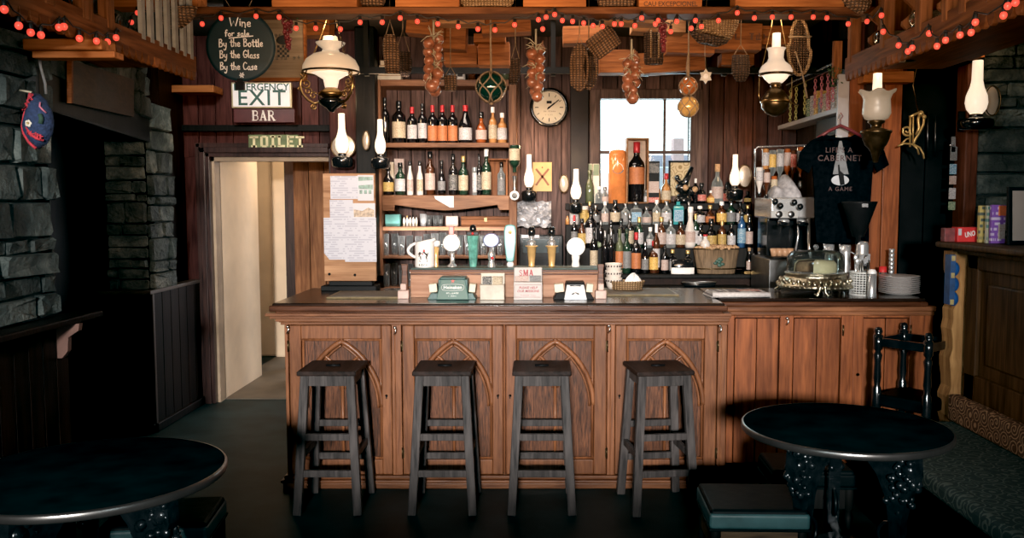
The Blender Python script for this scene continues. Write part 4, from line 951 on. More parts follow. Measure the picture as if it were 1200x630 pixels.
text('PLEASE HELP', .0175, INKR, t, (xc, YC-.001, hc(337)), 'lettering', .018, shear=.25)
text('OUR MISSIONS', .0175, INKR, t, (xc, YC-.001, hc(341)), 'lettering', .018, shear=.25)
text('THANK YOU', .0145, mat('pink_ink', (.5,.25,.25), .6), t, (xc, YC-.001, hc(346)), 'lettering', .0, shear=.1)
b = MB(); zq0, zq1 = hc(348), hc(333.5)
b.tube([(x0+.006,YC-.0005,zq0),(x1-.006,YC-.0005,zq0),(x1-.006,YC-.0005,zq1),(x0+.006,YC-.0005,zq1)], .0012, 4, True); b.build('printed_border', mat('border_rose', (.45,.25,.25), .6), t)
# bar runners
BR = mat('olive_runner', (.16,.12,.055), .45, 0, .3, 40)
def runner(label, ul, ur, v0, v1):
    a, b_ = onz(ul, v1, ZT), onz(ur, v0, ZT); 
    x1_ = onz(ur, v1, ZT).x
    t = thing('bar_runner', label, 'bar mat', ((a.x+x1_)/2, (a.y+b_.y)/2, ZT))
    MB().box(a.x, x1_, a.y, b_.y, ZT, ZT+.010).build('mat_base', BR, t, bevel=.004)
    MB().box(a.x+.02, x1_-.02, a.y+.02, b_.y-.02, ZT+.010, ZT+.012).build('printed_face', print_mat('runner_print', (.09,.07,.045), (.25,.22,.16), 14, 22, .5), t)
runner('olive rubber bar runner at the left end of the bar top', 382, 468, 342.5, 350)
runner('olive rubber bar runner to the right of the tap platform', 711, 796, 339, 347)
# basket of cups
c = onz(734, 341, ZT)
t = thing('wicker_basket', 'shallow pale oval wicker basket holding white cups on the bar top', 'basket', c)
rb = m(21, c.y)
MB().lathe([(0,.004),(rb*.78,.004),(rb*.80,0),(rb*.86,.004),(rb,.052),(rb*1.02,.058),(rb*.97,.058),(rb*.82,.012),(0,.012)], 28, c, sy=.7).build('woven_body', WICKL, t)
b = MB(); b.tube([Vector((c.x+rb*1.0*math.cos(a), c.y+rb*.7*math.sin(a), c.z+.058)) for a in [k*2*PI/28 for k in range(28)]], .006, 6, True); b.build('rim', WICKL, t)
CUPW = mat('printed_cup', (.66,.60,.54), .3, 0, .05, 10)
for i, (nm, z) in enumerate((('lowest','0'),('middle','1'),('topmost','2'))):
    cc = Vector((c.x-.075, c.y+.005, c.z+.013+i*.043)); r = m(10.2, c.y)
    t = thing('tea_cup', f'white patterned cup, {nm} of the stack in the pale wicker basket', 'cup', cc, 0, 'stacked cups in the basket')
    MB().lathe([(0,0),(r*.6,0),(r*.8,.02),(r*.98,.062),(r,.066),(r*.94,.066),(r*.75,.02),(0,.008)], 22, cc).build('cup_body', CUPW, t)
    b = MB()
    for k in range(9):
        a = -PI/2+(k-4)*.36; b.cbox((cc.x+r*.93*math.cos(a), cc.y+r*.93*math.sin(a), cc.z+.05), .010, .006, .010, (0,0,a))
    b.build('printed_pattern', DK, t)
cc = Vector((c.x+.045, c.y-.01, c.z+.05)); Mt = Matrix.Translation(cc) @ Euler((0.2,-.9,.1)).to_matrix().to_4x4()
for i in range(2):
    t = thing('tea_cup', ('plain white cup tipped on its side, inner one of two in the basket','plain white cup tipped on its side, outer one of two in the basket')[i], 'cup', cc, 0, 'tipped cups in the basket')
    M2 = Mt @ Matrix.Translation((0,0,.018*i-.01)); r = m(9.5, c.y)
    MB().lathe([(0,-.03),(r*.6,-.03),(r*.85,-.01),(r,.03),(r*.95,.03),(r*.8,-.008),(0,-.022)], 20, (0,0,0), M2).build('cup_body', WHITE, t)
# newspaper
a0, a1 = onz(829, 349, ZT), onz(905, 349, ZT); NP = print_mat('newsprint', (.55,.52,.50), (.16,.13,.13), 40, 60, .47)
t = thing('folded_newspaper', 'folded newspaper lying on the bar top near the cake stand', 'newspaper', ((a0.x+a1.x)/2, a0.y+.1, ZT), .06)
for k in range(5): MB().box(-.16+.004*k, .17-.003*k-.01*(k%2), -.09, .11-.004*k, .001+.006*k, .0055+.006*k).build('folded_sheet', NP, t, bevel=.002, local=True)
b = MB(); b.tube([Vector((-.155,-.088,.016)), Vector((.165,-.088,.016))], .015, 8); b.build('fold_edge', mat('newsprint_edge', (.58,.54,.52), .7, 0, .15, 50), t, local=True)
MB().box(.02,.14,-.02,.06,.0308,.0315).build('printed_photo', LB['red'], t, local=True)
# cake stand
c = Vector((Xat(956,5.04), 5.04, ZT)); k = m(1, 5.04)
t = thing('cake_stand', 'embossed metal cake stand with scroll feet and glass dome', 'cake stand', c)
z1 = Zat(319,5.04)-ZT; z2 = Zat(336,5.04)-ZT
b = MB(); R0 = 43*k
prof = [(0,.035),(R0*.86,.032),(R0*.97,.036),(R0,.046),(R0*.985,.056),(R0*.93,.066),(R0*.88,.085),(R0*.82,z1-.03),(R0*.78,z1-.012),(R0*.82,z1-.004),(R0*.82,z1),(0,z1)]
b.lathe(prof, 48, c); b.build('embossed_drum', PEWTER, t)
b = MB()
for q in range(40):
    a = q*2*PI/40; zz_ = .068+.012*(q%2)
    b.sphere((c.x+R0*.92*math.cos(a), c.y+R0*.92*math.sin(a), c.z+zz_), .012, 7, 5, (1,1,1.3))
    b.sphere((c.x+R0*.985*math.cos(a+.08), c.y+R0*.985*math.sin(a+.08), c.z+.047), .007, 6, 4)
b.build('embossed_beads', PEWTER, t)
for a in (-PI/2-.12, -PI/2+2.0, -PI/2-2.2):
    d = Vector((math.cos(a), math.sin(a), 0)); n_ = Vector((-d.y, d.x, 0)); f0 = c+d*R0*.93
    b = MB()
    for s in (-1,1):
        b.tube([f0+n_*s*.008+Vector((0,0,.075)), f0+n_*s*.014+d*.02+Vector((0,0,.055)), f0+n_*s*.016+d*.012+Vector((0,0,.03)), f0+n_*s*.030+d*.03+Vector((0,0,.010)), f0+n_*s*.044+d*.02+Vector((0,0,.018))], [.008,.01,.009,.009,.006], 7)
    b.sphere(f0+d*.024+Vector((0,0,.05)), .014, 8, 6); b.build('foot', PEWTER, t)
zr = c.z+z1+.001; rd = 33*k
CK = Vector((c.x, c.y, zr))
tc_ = thing('cake', 'round pale iced cake cut open under the glass dome', 'cake', CK)
MB().lathe([(0,0),(rd*.72,0),(rd*.74,.01),(rd*.72,.05),(rd*.62,.068),(0,.075)], 30, CK, None, -PI/2-.4, PI*1.5-1.5).build('icing', mat('cake_icing', (.52,.40,.24), .6, 0, .15, 20, .2), tc_)
MB().lathe([(0,.001),(rd*.69,.001),(rd*.69,.05),(rd*.55,.064),(0,.07)], 30, CK, None, -PI/2-.36, PI*1.5-1.54).build('sponge', mat('cake_sponge', (.22,.12,.06), .9, 0, .3, 60, .4), tc_)
hd = Zat(293,5.04)-zr
b = MB(); b.lathe([(rd,.002),(rd*1.0,hd*.5),(rd*.97,hd*.75),(rd*.85,hd*.92),(rd*.6,hd),(0,hd*1.03)], 36, CK); b.build('glass_dome', GDOME, t)
b = MB(); b.lathe([(rd*1.0,0),(rd*1.03,.004),(rd*1.0,.009)], 36, CK); b.lathe([(0,hd*1.03),(.008,hd*1.04),(.016,hd*1.04+.012),(.010,hd*1.04+.026),(0,hd*1.04+.028)], 14, CK); b.build('dome_knob_and_rim', GWHITE, t)
# cutlery basket and friends
c = Vector((Xat(1012,4.97), 4.97, ZT)); r = m(14.5, 4.97); h = Zat(318,4.97)-ZT
t = thing('cutlery_basket', 'white perforated round cutlery basket on the side counter', 'cutlery basket', c)
b = MB(); WM = mat('white_plastic_mesh', (.55,.55,.53), .4)
for j in range(10): b.tube([Vector((c.x+r*math.cos(a), c.y+r*math.sin(a), c.z+.004+(h-.008)*j/9)) for a in [k2*2*PI/26 for k2 in range(26)]], .0032 if j not in (0,9) else .006, 5, True)
for k2 in range(26): a = k2*2*PI/26; b.tube([Vector((c.x+r*math.cos(a), c.y+r*math.sin(a), c.z+.004)), Vector((c.x+r*math.cos(a), c.y+r*math.sin(a), c.z+h-.004))], .0028, 4)
b.lathe([(0,.004),(r,.004)], 20, c); b.build('basket_wall', WM, t)
for q in range(11):
    a = R_.uniform(0, 6.28); rr = R_.uniform(.01, r*.7); x, y = c.x+rr*math.cos(a), c.y+rr*math.sin(a); L = R_.uniform(.16,.20); tx, ty = R_.uniform(-.02,.02), R_.uniform(-.02,.02)
    kk = ('fork','spoon','knife')[q%3]; col_ = (BLACKG, STEEL, DSTEEL)[q%3]
    t = thing('cutlery_'+kk, f'{("black-handled fork","steel spoon","dull steel knife")[q%3]} standing in the white cutlery basket', kk, (x,y,ZT+.006), 0, 'cutlery in the basket')
    b = MB(); b.tube([Vector((x,y,ZT+.008)), Vector((x+tx*.5,y+ty*.5,ZT+L*.65)), Vector((x+tx,y+ty,ZT+L))], [.003,.004,.0055], 6); b.build('handle', col_, t)
    b = MB()
    if q%3 == 1: b.sphere((x+tx,y+ty,ZT+L+.015), .016, 8, 6, (1,.4,1.3))
    else: b.cbox((x+tx,y+ty,ZT+L+.012), .014, .004, .045)
    b.build('blade' if q%3==2 else 'head', STEEL, t)
c = Vector((Xat(1022.5,4.84), 4.84, ZT)); h = Zat(315,4.84)-ZT; r = m(4.6,4.84)
t = thing('sugar_shaker', 'slim shiny white metal shaker before the cutlery basket', 'shaker', c)
MB().lathe([(0,0),(r,0),(r*1.02,.004),(r,h*.85),(0,h*.851)], 18, c).build('shaker_body', STEEL, t)
MB().lathe([(r*1.03,h*.84),(r*1.03,h*.9),(r*.8,h*.98),(0,h)], 18, c).build('lid', WHITE, t)
ords = ['bottom','second from bottom','third from bottom','fourth from bottom','fifth from bottom','fourth from top','third from top','second from top','top']
c = Vector((Xat(1055,5.0), 5.0, ZT)); r = m(23, 5.0); hh = (Zat(321,5.0)-ZT-.012)/9
PLW = mat('plate_white', (.62,.58,.56), .3, 0, .04, 8)
for i in range(9):
    cc = c+Vector((R_.uniform(-.003,.003), 0, i*hh))
    t = thing('side_plate', f'white plate, {ords[i]} of the stack on the side counter', 'plate', cc, 0, 'stack of white plates')
    MB().lathe([(0,0),(r*.6,0),(r*.64,.003),(r*.98,.0125),(r,.0145),(r*.98,.0155),(r*.62,.006),(0,.004)], 36, cc).build('plate_body', PLW, t)
    MB().lathe([(r*.993,.013),(r*1.004,.0145),(r*.993,.016)], 36, cc).build('rim', mat('plate_rim', (.30,.27,.26), .3), t)
c = Vector((Xat(1035,5.2), 5.2, ZT)); t = thing('sauce_jar', 'small jar with red lid behind the plates', 'jar', c); h = Zat(312,5.2)-ZT
MB().lathe([(0,0),(.02,0),(.022,.01),(.022,h-.035),(.015,h-.03),(0,h-.03)], 14, c).build('jar_body', GWHITE, t); MB().lathe([(.022,h-.034),(.022,h),(0,h)], 14, c).build('lid', RED, t)
c = Vector((Xat(1045,5.22), 5.22, ZT)); t = thing('steel_tumbler', 'tall ribbed steel tumbler stack leaning behind the plates', 'tumbler', c); h = Zat(291,5.22)-ZT
b = MB()
for q in range(7): b.lathe([(.014,h*.3+q*h*.1),(.018,h*.3+q*h*.1+h*.085),(.016,h*.3+q*h*.1+h*.09)], 14, c)
b.lathe([(0,0),(.014,0),(.014,h*.3)], 14, c); b.build('tumbler_body', STEEL, t)
def pot(label, u, v0, Y, rpx, dark=False, z=ZT):
    c = Vector((Xat(u,Y), Y, z)); h = Zat(v0,Y)-z; r = m(rpx, Y); t = thing('milk_jug', label, 'milk jug', c, 0, 'steel jugs behind the cake stand')
    MB().lathe([(0,0),(r,0),(r*1.04,.008),(r*.98,h*.55),(r*.82,h*.8),(r*.9,h),(r*.84,h),(r*.76,h*.8),(r*.9,h*.5),(0,.01)], 24, c).build('jug_body', STEEL, t)
    b = MB(); b.tube([c+Vector((r*.85,-.01,h*.85)), c+Vector((r*1.6,-.01,h*.8)), c+Vector((r*1.65,-.01,h*.4)), c+Vector((r*.95,-.01,h*.3))], .005, 6); b.build('handle', STEEL, t)
    b = MB(); b.tube([c+Vector((-r*.7,0,h*.85)), c+Vector((-r*1.15,0,h*1.02))], [.014,.004], 6); b.build('spout', STEEL, t)
pot('tall polished steel milk jug just right of the cake stand', 991, 287, 5.22, 6.5)
pot('small shiny steel jug behind the glass dome', 972, 286, 5.28, 6)
# ---- notice board with papers
YN = 5.2
def XN(u): return Xat(u, YN, 260)
def ZN(v): return Zat(v, YN)
t = thing('notice_board', 'upright wooden board on a black foot at the left end of the bar', 'notice board', (XN(410), YN, ZT))
MB().box(XN(379), XN(440), YN, YN+.03, ZN(329), ZN(203)).build('board', wood('notice_pine', (.24,.115,.055), (.46,.26,.14), 'x', .8, .5, .1), t, bevel=.003)
MB().box(XN(376), XN(441), YN-.03, YN+.10, ZT, ZT+.03).box(XN(385), XN(436), YN-.02, YN+.06, ZT+.03, ZN(329)).build('foot', BLACK, t, bevel=.004)
b = MB()
for u, v in ((385,321),(415,322)): disc(b, Vector((XN(u), YN-.0005, ZN(v))), .008, .003, 12)
b.build('screw', BLACK, t)
PM = print_mat('menu_print', (.48,.48,.53), (.36,.36,.42), 26, 75, .5); PPH = mat('photo_green', (.13,.22,.18), .3, 0, .8, 40)
def sheet(label, u0, u1, v0, v1, mt, k, cut=0, cat='notice'):
    x0, x1, z0, z1 = XN(u0), XN(u1), ZN(v1), ZN(v0); y = YN-.0015-.0012*k
    poly = [(x0+cut,z0),(x1,z0),(x1,z1),(x0,z1)]+([(x0,z0+cut*1.3)] if cut else [])
    b = MB(); n = 6
    b.prism(poly, y-.0006, y)
    return tag(b.build('pinned_sheet', mt), label, cat, 'papers on the notice board')
sheet('white printed sheet at the top left of the notice board', 388, 420, 206, 233, PM, 0)
s_ = sheet('small colour photo of a green fronted building pinned top right of the notice board', 420, 438.5, 205, 235, PAPERW, 1, cat='photograph')
b = MB(); y = YN-.0042
b.prism([(XN(421),ZN(221)),(XN(437.5),ZN(222)),(XN(437.5),ZN(216)),(XN(421),ZN(217))], y, y+.0005)
for q in range(3): b.prism([(XN(422+q*5.2),ZN(227)),(XN(425.5+q*5.2),ZN(227)),(XN(425.5+q*5.2),ZN(222.5)),(XN(422+q*5.2),ZN(222.5))], y, y+.0005)
b.prism([(XN(421),ZN(212)),(XN(437.5),ZN(211)),(XN(437.5),ZN(207)),(XN(421),ZN(207))], y, y+.0005)
b.build('printed_picture', PPH, s_)
sheet('white printed sheet in the middle row left of the notice board', 387, 414, 234, 256, PM, 1)
s_ = sheet('small sepia landscape photo on the notice board', 414, 440, 238, 256, PAPERW, 2, cat='photograph')
b = MB(); y = YN-.0055
b.prism([(XN(415),ZN(254)),(XN(439),ZN(254)),(XN(439),ZN(246)),(XN(432),ZN(243)),(XN(425),ZN(247)),(XN(415),ZN(245))], y, y+.0005); b.build('printed_picture', mat('sepia_photo', (.34,.25,.17), .4, 0, .6, 60), s_)
sheet('large white printed list with clipped corner at the lower left of the notice board', 379.5, 405, 255, 304, PM, 3, .03)
sheet('large white printed list at the lower right of the notice board', 404, 441, 255, 306.5, PM, 4)
# ================================================================ BOTTLES
PROF = {
 'bord': ([(0,0),(.94,0),(1,.02),(1,.60),(.93,.655),(.62,.715),(.40,.76),(.36,.80),(.35,.93)], .82, .42, (.12,.50)),
 'burg': ([(0,0),(.94,0),(1,.02),(1,.44),(.90,.54),(.62,.66),(.42,.76),(.36,.82),(.35,.93)], .84, .42, (.08,.40)),
 'whisky': ([(0,0),(.93,0),(1,.025),(1,.56),(.95,.62),(.60,.69),(.40,.73),(.36,.78),(.36,.88)], .84, .46, (.12,.50)),
 'slim': ([(0,0),(.93,0),(1,.02),(.98,.50),(.80,.60),(.52,.70),(.42,.78),(.40,.90)], .86, .52, (.12,.46)),
 'square': ([(0,0),(.98,0),(1,.02),(1,.62),(.90,.68),(.40,.72),(.36,.76),(.36,.88)], .84, .48, (.12,.54)),
 'squat': ([(0,0),(.9,0),(1,.04),(1,.42),(.86,.54),(.45,.64),(.34,.70),(.33,.86)], .80, .46, (.12,.42)),
 'jug': ([(0,0),(.85,0),(1,.08),(.92,.40),(.62,.56),(.40,.66),(.36,.74),(.42,.80),(.40,.90)], .86, .46, (.14,.40)),
 'can': ([(0,0),(.95,0),(1,.01),(1,.97),(.95,.985),(0,.985)], .97, 1.02, (.10,.80)),
}
nbot = [0]
def bottle(desc, place, u, vb, vt, Y, wpx, style, gl, lab=None, cap=BLACKG, group=None, z=None, inv=False, cat='bottle', name='spirit_bottle', lz=None):
    z = Zat(vb, Y) if z is None else z
    c = Vector((Xat(u, Y, (vb+vt)/2), Y, z)); H = Zat(vt, Y)-Zat(vb, Y); r = m(wpx/2, Y)
    prof, cz, cr_, (l0, l1) = PROF[style]
    if lz: l0, l1 = lz
    t = thing(name, f'{desc}, {place}' if place else desc, cat, c, 0, group); nbot[0] += 1
    seg = 4 if style == 'square' else 18
    a0 = PI/4 if seg == 4 else 0.0; kk = math.sqrt(2)*.92 if seg == 4 else 1
    Mi = None
    if inv: Mi = Matrix.Translation(c+Vector((0,0,H))) @ Matrix.Diagonal((1,1,-1,1))
    o = c if not inv else Vector((0,0,0))
    b = MB(); b.lathe([(q*r*kk, h*H) for q, h in prof], seg, o, Mi, a0, a0+2*PI, smooth=seg != 4); b.build('glass_body', gl, t, bevel=.004 if seg == 4 else 0)
    if cap is not None and style != 'can':
        b = MB(); b.lathe([(cr_*r*.96,cz*H),(cr_*r,cz*H+.002),(cr_*r*.98,H-.002),(cr_*r*.85,H),(0,H)], 14, o, Mi); b.build('cap', cap, t)
    if lab is not None:
        b = MB()
        if seg == 4: b.box(-r*.8, r*.8, -r*.935-.001, -r*.935, l0*H, l1*H, Matrix.Translation(o) if Mi is None else Mi)
        else: b.lathe([(r*1.012, l0*H), (r*1.012, l1*H)], 16, o, Mi, -PI/2-1.35, -PI/2+1.35)
        b.build('label', LB[lab] if isinstance(lab, str) else lab, t)
    return t
# ---- the wine shelf unit left of the clock
Y0s, Y1s = 6.48, 6.74
def XS(u, v=200): return Xat(u, Y0s, v)
def ZS(v): return Zat(v, Y0s)
t = thing('wine_shelf', 'wooden wall shelving with wine and whisky rows left of the clock', 'shelf unit', (XS(520), 6.6, ZS(345)))
for u0, u1 in ((439,447),(596.5,605.5)): MB().box(XS(u0), XS(u1), Y0s, Y1s, 1.0, ZS(93)).build('upright', W['shelf_z'], t, bevel=.003)
for v0, v1 in ((93,100.5),(167,172.5),(265.5,270),(300,303),(337,340)):
    MB().box(XS(447)+.001, XS(596.5)-.001, Y0s+.006, Y1s, ZS(v1), ZS(v0)).build('shelf_board', W['shelf'], t, bevel=.003)
MB().box(XS(447)+.001, XS(596.5)-.001, Y0s+.03, Y1s, ZS(231.5), ZS(228.5)).build('shelf_board', W['shelf'], t, bevel=.002)
pol = [(447.5,229),(596.5,229),(596.5,246),(585,246),(582.5,240),(560,243),(535,246),(520,246.5),(500,245),(480,242.5),(462,240),(461.5,247),(447.5,247)]
MB().prism([(XS(u),ZS(v)) for u, v in pol], Y0s, Y0s+.022).build('arched_rail', wood('arched_rail_wood', (.12,.055,.03), (.30,.155,.085), 'x', .7, .45, .1), t, bevel=.003)
tag(MB().prism([(XS(508.5),ZS(229.5)),(XS(531.5),ZS(229.5)),(XS(531.5),ZS(243)),(XS(527),ZS(243)),(XS(510),ZS(233))], Y0s-.003, Y0s-.001).build('pinned_paper', PAPERW), 'white torn paper pinned to the arched shelf rail', 'paper')
YB1 = 6.57; ON = ['leftmost','second from left','third from left','fourth from left','fifth from left','sixth from left','seventh from left','eighth from left','ninth from left','tenth from left','eleventh from left','twelfth from left','thirteenth from left']
row1 = [('tall black wine bottle',451,113,11,'bord',GBLACK,None,BLACKG),('large dark bottle with big cream label',467.5,117,16,'bord',GBLACK,'cream',BLACKG),
 ('dark bottle with red foil, white label',483,124,11.5,'bord',GBLACK,'white',REDCAP),('dark wine bottle with round neck badge',495,120,10.5,'bord',GBLACK,'white',BLACKG),
 ('wine bottle with orange label and red foil',507,122,11.5,'bord',GBLACK,'orange',REDCAP),('wine bottle with orange label and red foil',518.5,122,11.5,'bord',GBLACK,'orange',REDCAP),('wine bottle with orange label and red foil',530.5,122,11.5,'bord',GBLACK,'orange',REDCAP),
 ('wide dark bottle with red foil',545.5,122,15.5,'burg',GBLACK,'white',REDCAP),('amber whisky bottle with pale label',564,130,13,'squat',GAMBER,'pale',BLACKG),('tall golden spirit bottle with pale label',577.5,124,10,'whisky',GGOLD,'cream',WHITE),('pale golden bottle with white label',588.5,131,11.5,'whisky',GGOLD,'white',WHITE)]
for i, (d, u, vt, w_, st_, g, l, c_) in enumerate(row1):
    bottle(d, f'{ON[i]} on the top wine shelf', u, 166.6, vt, YB1, w_, st_, g, l, c_, 'bottles on the top wine shelf', z=ZS(167)+.0005, name='wine_bottle' if i < 8 else 'spirit_bottle', lz=(.06,.46) if l == 'orange' else None)
row2 = [('squat dark bottle with gold label',455,192,13,'squat',GBLACK,'gold',BLACKG),('dark teal bottle with white label',469,190,12,'whisky',GGREEN,'white',BLACKG),('slim white-patterned bottle',480.5,188,7.5,'slim',GWHITEB,'pale',BLACKG),('slim cream-patterned bottle',492,188,7.5,'slim',GWHITEB,'cream',BLACKG),
 ('tall whisky bottle with paper label',504,177,12,'whisky',GBROWN,'pale',BLACKG),('dark slender bottle with silver badge',517.5,187,9,'jug',GBLACK,'grey',BLACKG),('black bottle with black and white label',531,180,10.5,'whisky',GBLACK,'black',BLACKG),('clear bottle with long cream label',543,182,11.5,'whisky',GGREEN,'cream',GOLD),('thin white bottle with red spot',556.5,195,6,'can',GCLEAR,'white',None),('black tall bottle',561.5,180,7,'bord',GBLACK,'black',BLACKG),('whisky bottle with cream crest label',570,174,11.5,'whisky',GGREEN,'cream',WHITE)]
for i, (d, u, vt, w_, st_, g, l, c_) in enumerate(row2):
    bottle(d, f'{ON[i]} on the middle whisky shelf', u, 228, vt, YB1, w_, st_, g, l, c_, 'bottles on the middle whisky shelf', z=ZS(228.5)+.0005)
x0, x1 = Xat(572,6.66,200), Xat(598,6.66,200); z0, z1 = ZS(228.5), Zat(186,6.66)
t = thing('presentation_box', 'open wooden presentation box on the whisky shelf, right end', 'box', ((x0+x1)/2, 6.66, z0))
b = MB(); b.box(x0,x1,6.60,6.70,z1-.012,z1); b.box(x0,x0+.012,6.60,6.70,z0+.001,z1-.012); b.box(x1-.03,x1-.018,6.60,6.70,z0+.001,z1-.012); b.box(x0,x1,6.70,6.71,z0+.001,z1); b.build('box_frame', W['orange_z'], t, bevel=.002)
bottle('small clear bottle with grey label standing in the open wooden box', '', 587.5, 228, 189, 6.645, 9.5, 'whisky', GCLEAR, 'grey', BLACKG, z=ZS(228.5)+.001)
x0 = Xat(468.5,6.66,200)
t = thing('bottle_carton', 'pale carton behind the dark teal bottle on the whisky shelf', 'carton', (x0, 6.66, ZS(228.5)))
MB().box(x0-.036,x0+.036,6.63,6.70,ZS(228.5)+.001,Zat(186,6.66)).build('carton_body', LB['pale'], t, bevel=.002)
x0 = Xat(456,6.68,200)
t = thing('bottle_carton', 'cream carton at the left end of the whisky shelf', 'carton', (x0, 6.68, ZS(228.5)))
MB().box(x0-.02,x0+.04,6.65,6.71,ZS(228.5)+.001,Zat(190,6.68)).build('carton_body', CREAM, t, bevel=.002)
# optic bottle upside down on the right upright
t = bottle('green bottle hung upside down with cream label and round white optic on the shelf upright', '', 603, 206, 170, 6.40, 12.5, 'whisky', GGREEN, 'cream', None, name='optic_bottle', inv=True)
c = Vector((Xat(603,6.40,220), 6.40, Zat(229,6.4)))
b = MB(); b.lathe([(.010,.02),(.013,.05),(.008,.08),(.018,Zat(206,6.4)-c.z)], 12, c); b.build('optic_spout', DSTEEL, t)
b = MB(); disc(b, Vector((c.x,c.y-.014,c.z)), .034, .012); b.build('optic_badge', WHITE, t)
b = MB(); disc(b, Vector((c.x,c.y-.026,c.z)), .020, .002); b.build('badge_mark', LB['black'], t)
b = MB(); b.tube([c+Vector((0,.0,-.03)), c+Vector((0,.0,.03))], .012, 8); b.box(c.x-.02,c.x+.02,c.y+.012,6.478,c.z-.02,c.z+.02); b.build('bracket', BLACK, t)
# small things on the low shelf
z = ZS(265.5)+.0005
t = thing('teal_carton', 'small teal card box on the narrow shelf under the arched rail', 'box', (Xat(461,6.58,255), 6.58, z)); MB().cbox((Xat(461,6.58,255),6.58,z+m(7,6.58)), m(17,6.58), .08, m(14,6.58)).build('carton_body', mat('teal_card', (.10,.30,.28), .6), t, bevel=.002)
for i in range(5):
    u = 473.5+i*3.6; c = Vector((Xat(u,6.56,255), 6.56, z)); t = thing('miniature_bottle', f'tiny miniature bottle, {ON[i]} in the row beside the teal box', 'miniature bottle', c, 0, 'miniature bottles')
    MB().lathe([(0,0),(.009,0),(.0095,.05),(.004,.06),(.004,.075),(0,.075)], 10, c).build('glass_body', WHITE if i%2 else CREAM, t); MB().lathe([(.005,.066),(.005,.08),(0,.08)], 8, c).build('cap', BLACKG if i != 1 else GOLD, t)
def tumbler(u, vb, vt, Y, w_, label, zz=None, mt=None, nm='drinking_glass', group='glasses on the bar shelves'):
    zz = Zat(vb,Y) if zz is None else zz
    c = Vector((Xat(u,Y,(vb+vt)/2), Y, zz)); H = Zat(vt,Y)-Zat(vb,Y); r = m(w_/2,Y)
    b = MB(); b.lathe([(0,0),(r*.72,0),(r*.78,.01),(r,H),(r*.93,H),(r*.7,.014),(0,.014)], 16, c)
    return tag(b.build(nm, mt or GWHITE), label, 'glass', group)
tumbler(496,262,247.5,6.57,8.5,'frosted tumbler on the narrow shelf beside the miniatures', z, mat('frosted_glass', (.33,.34,.35), .35, 0, .2, 20))
for i, u in enumerate((503,510,516)): tumbler(u,262,249,6.57,6.5,f'small clear tumbler, {ON[i]} of three on the narrow shelf', z)
t = thing('white_carton', 'small pale card box in the middle of the narrow shelf', 'box', (Xat(530,6.57,255),6.57,z)); MB().cbox((Xat(530,6.57,255),6.57,z+m(6,6.57)), m(14,6.57), .07, m(12,6.57)).build('carton_body', LB['pale'], t, bevel=.002)
t = thing('long_wooden_box', 'long dark wooden box with clasp on the narrow shelf', 'box', (Xat(569,6.58,255),6.58,z)); MB().cbox((Xat(569,6.58,255),6.58,z+m(4,6.58)), m(56,6.58), .10, m(8,6.58)).build('box_body', W['beam'], t, bevel=.003); MB().cbox((Xat(569,6.58,255),6.58,z+m(10,6.58)), m(56,6.58), .10, m(3.4,6.58)).build('lid', W['beam'], t, bevel=.003); MB().cbox((Xat(569,6.525,255),6.525,z+m(8,6.58)), .02, .006, .03).build('clasp', DBRASS, t)
for vb, h_, zz, nm in ((300,24,ZS(300),'upper'),(337,26,ZS(337),'lower')):
    for i in range(15):
        u = 452+i*9.6; 
        tumbler(u+R_.uniform(-1,1), vb, vb-h_-R_.uniform(-2,2), 6.56+(.06 if i%2 else 0), 8.6, f'clear beer glass standing on the {nm} glass shelf behind the taps', zz+.0005, group=f'beer glasses on the {nm} glass shelf')
# ---- back bar with stepped tiers
YA, YBt, YCt, YDt = 6.33, 6.46, 6.57, 6.69
ZA, ZBt, ZCt, ZDt = Zat(320,YA), Zat(290,YBt), Zat(263,YCt), Zat(238,YDt)
bx0, bx1 = Xat(664,YA), Xat(886,YA)
t = thing('back_bar', 'dark wooden back bar with stepped bottle tiers under the window', 'back bar', ((bx0+bx1)/2, 6.4, 0))
MB().box(bx0+.1, Xat(916,6.2), 6.24, 6.66, ZA-.03, ZA-.0005).build('worktop', W['black'], t, bevel=.006)
MB().box(bx0+.12, Xat(914,6.2)-.02, 6.28, 6.66, 0, ZA-.03).build('cabinet', W['wainscot'], t)
MB().box(bx0+.12, Xat(882,6.1), 6.02, 6.27, .05, Zat(336,6.1)).build('lower_ledge', W['black'], t, bevel=.004)
for y0, y1, zz in ((YBt-.055,6.68,ZBt),(YCt-.05,6.68,ZCt),(YDt-.05,6.695,ZDt)): MB().box(bx0, bx1, y0, y1, zz-.14 if zz != ZDt else zz-.05, zz-.0005).build('tier', W['black'], t, bevel=.003)
D_ = {'A': (YA,ZA,'lowest'), 'B': (YBt,ZBt,'second'), 'C': (YCt,ZCt,'third'), 'D': (YDt,ZDt,'top')}
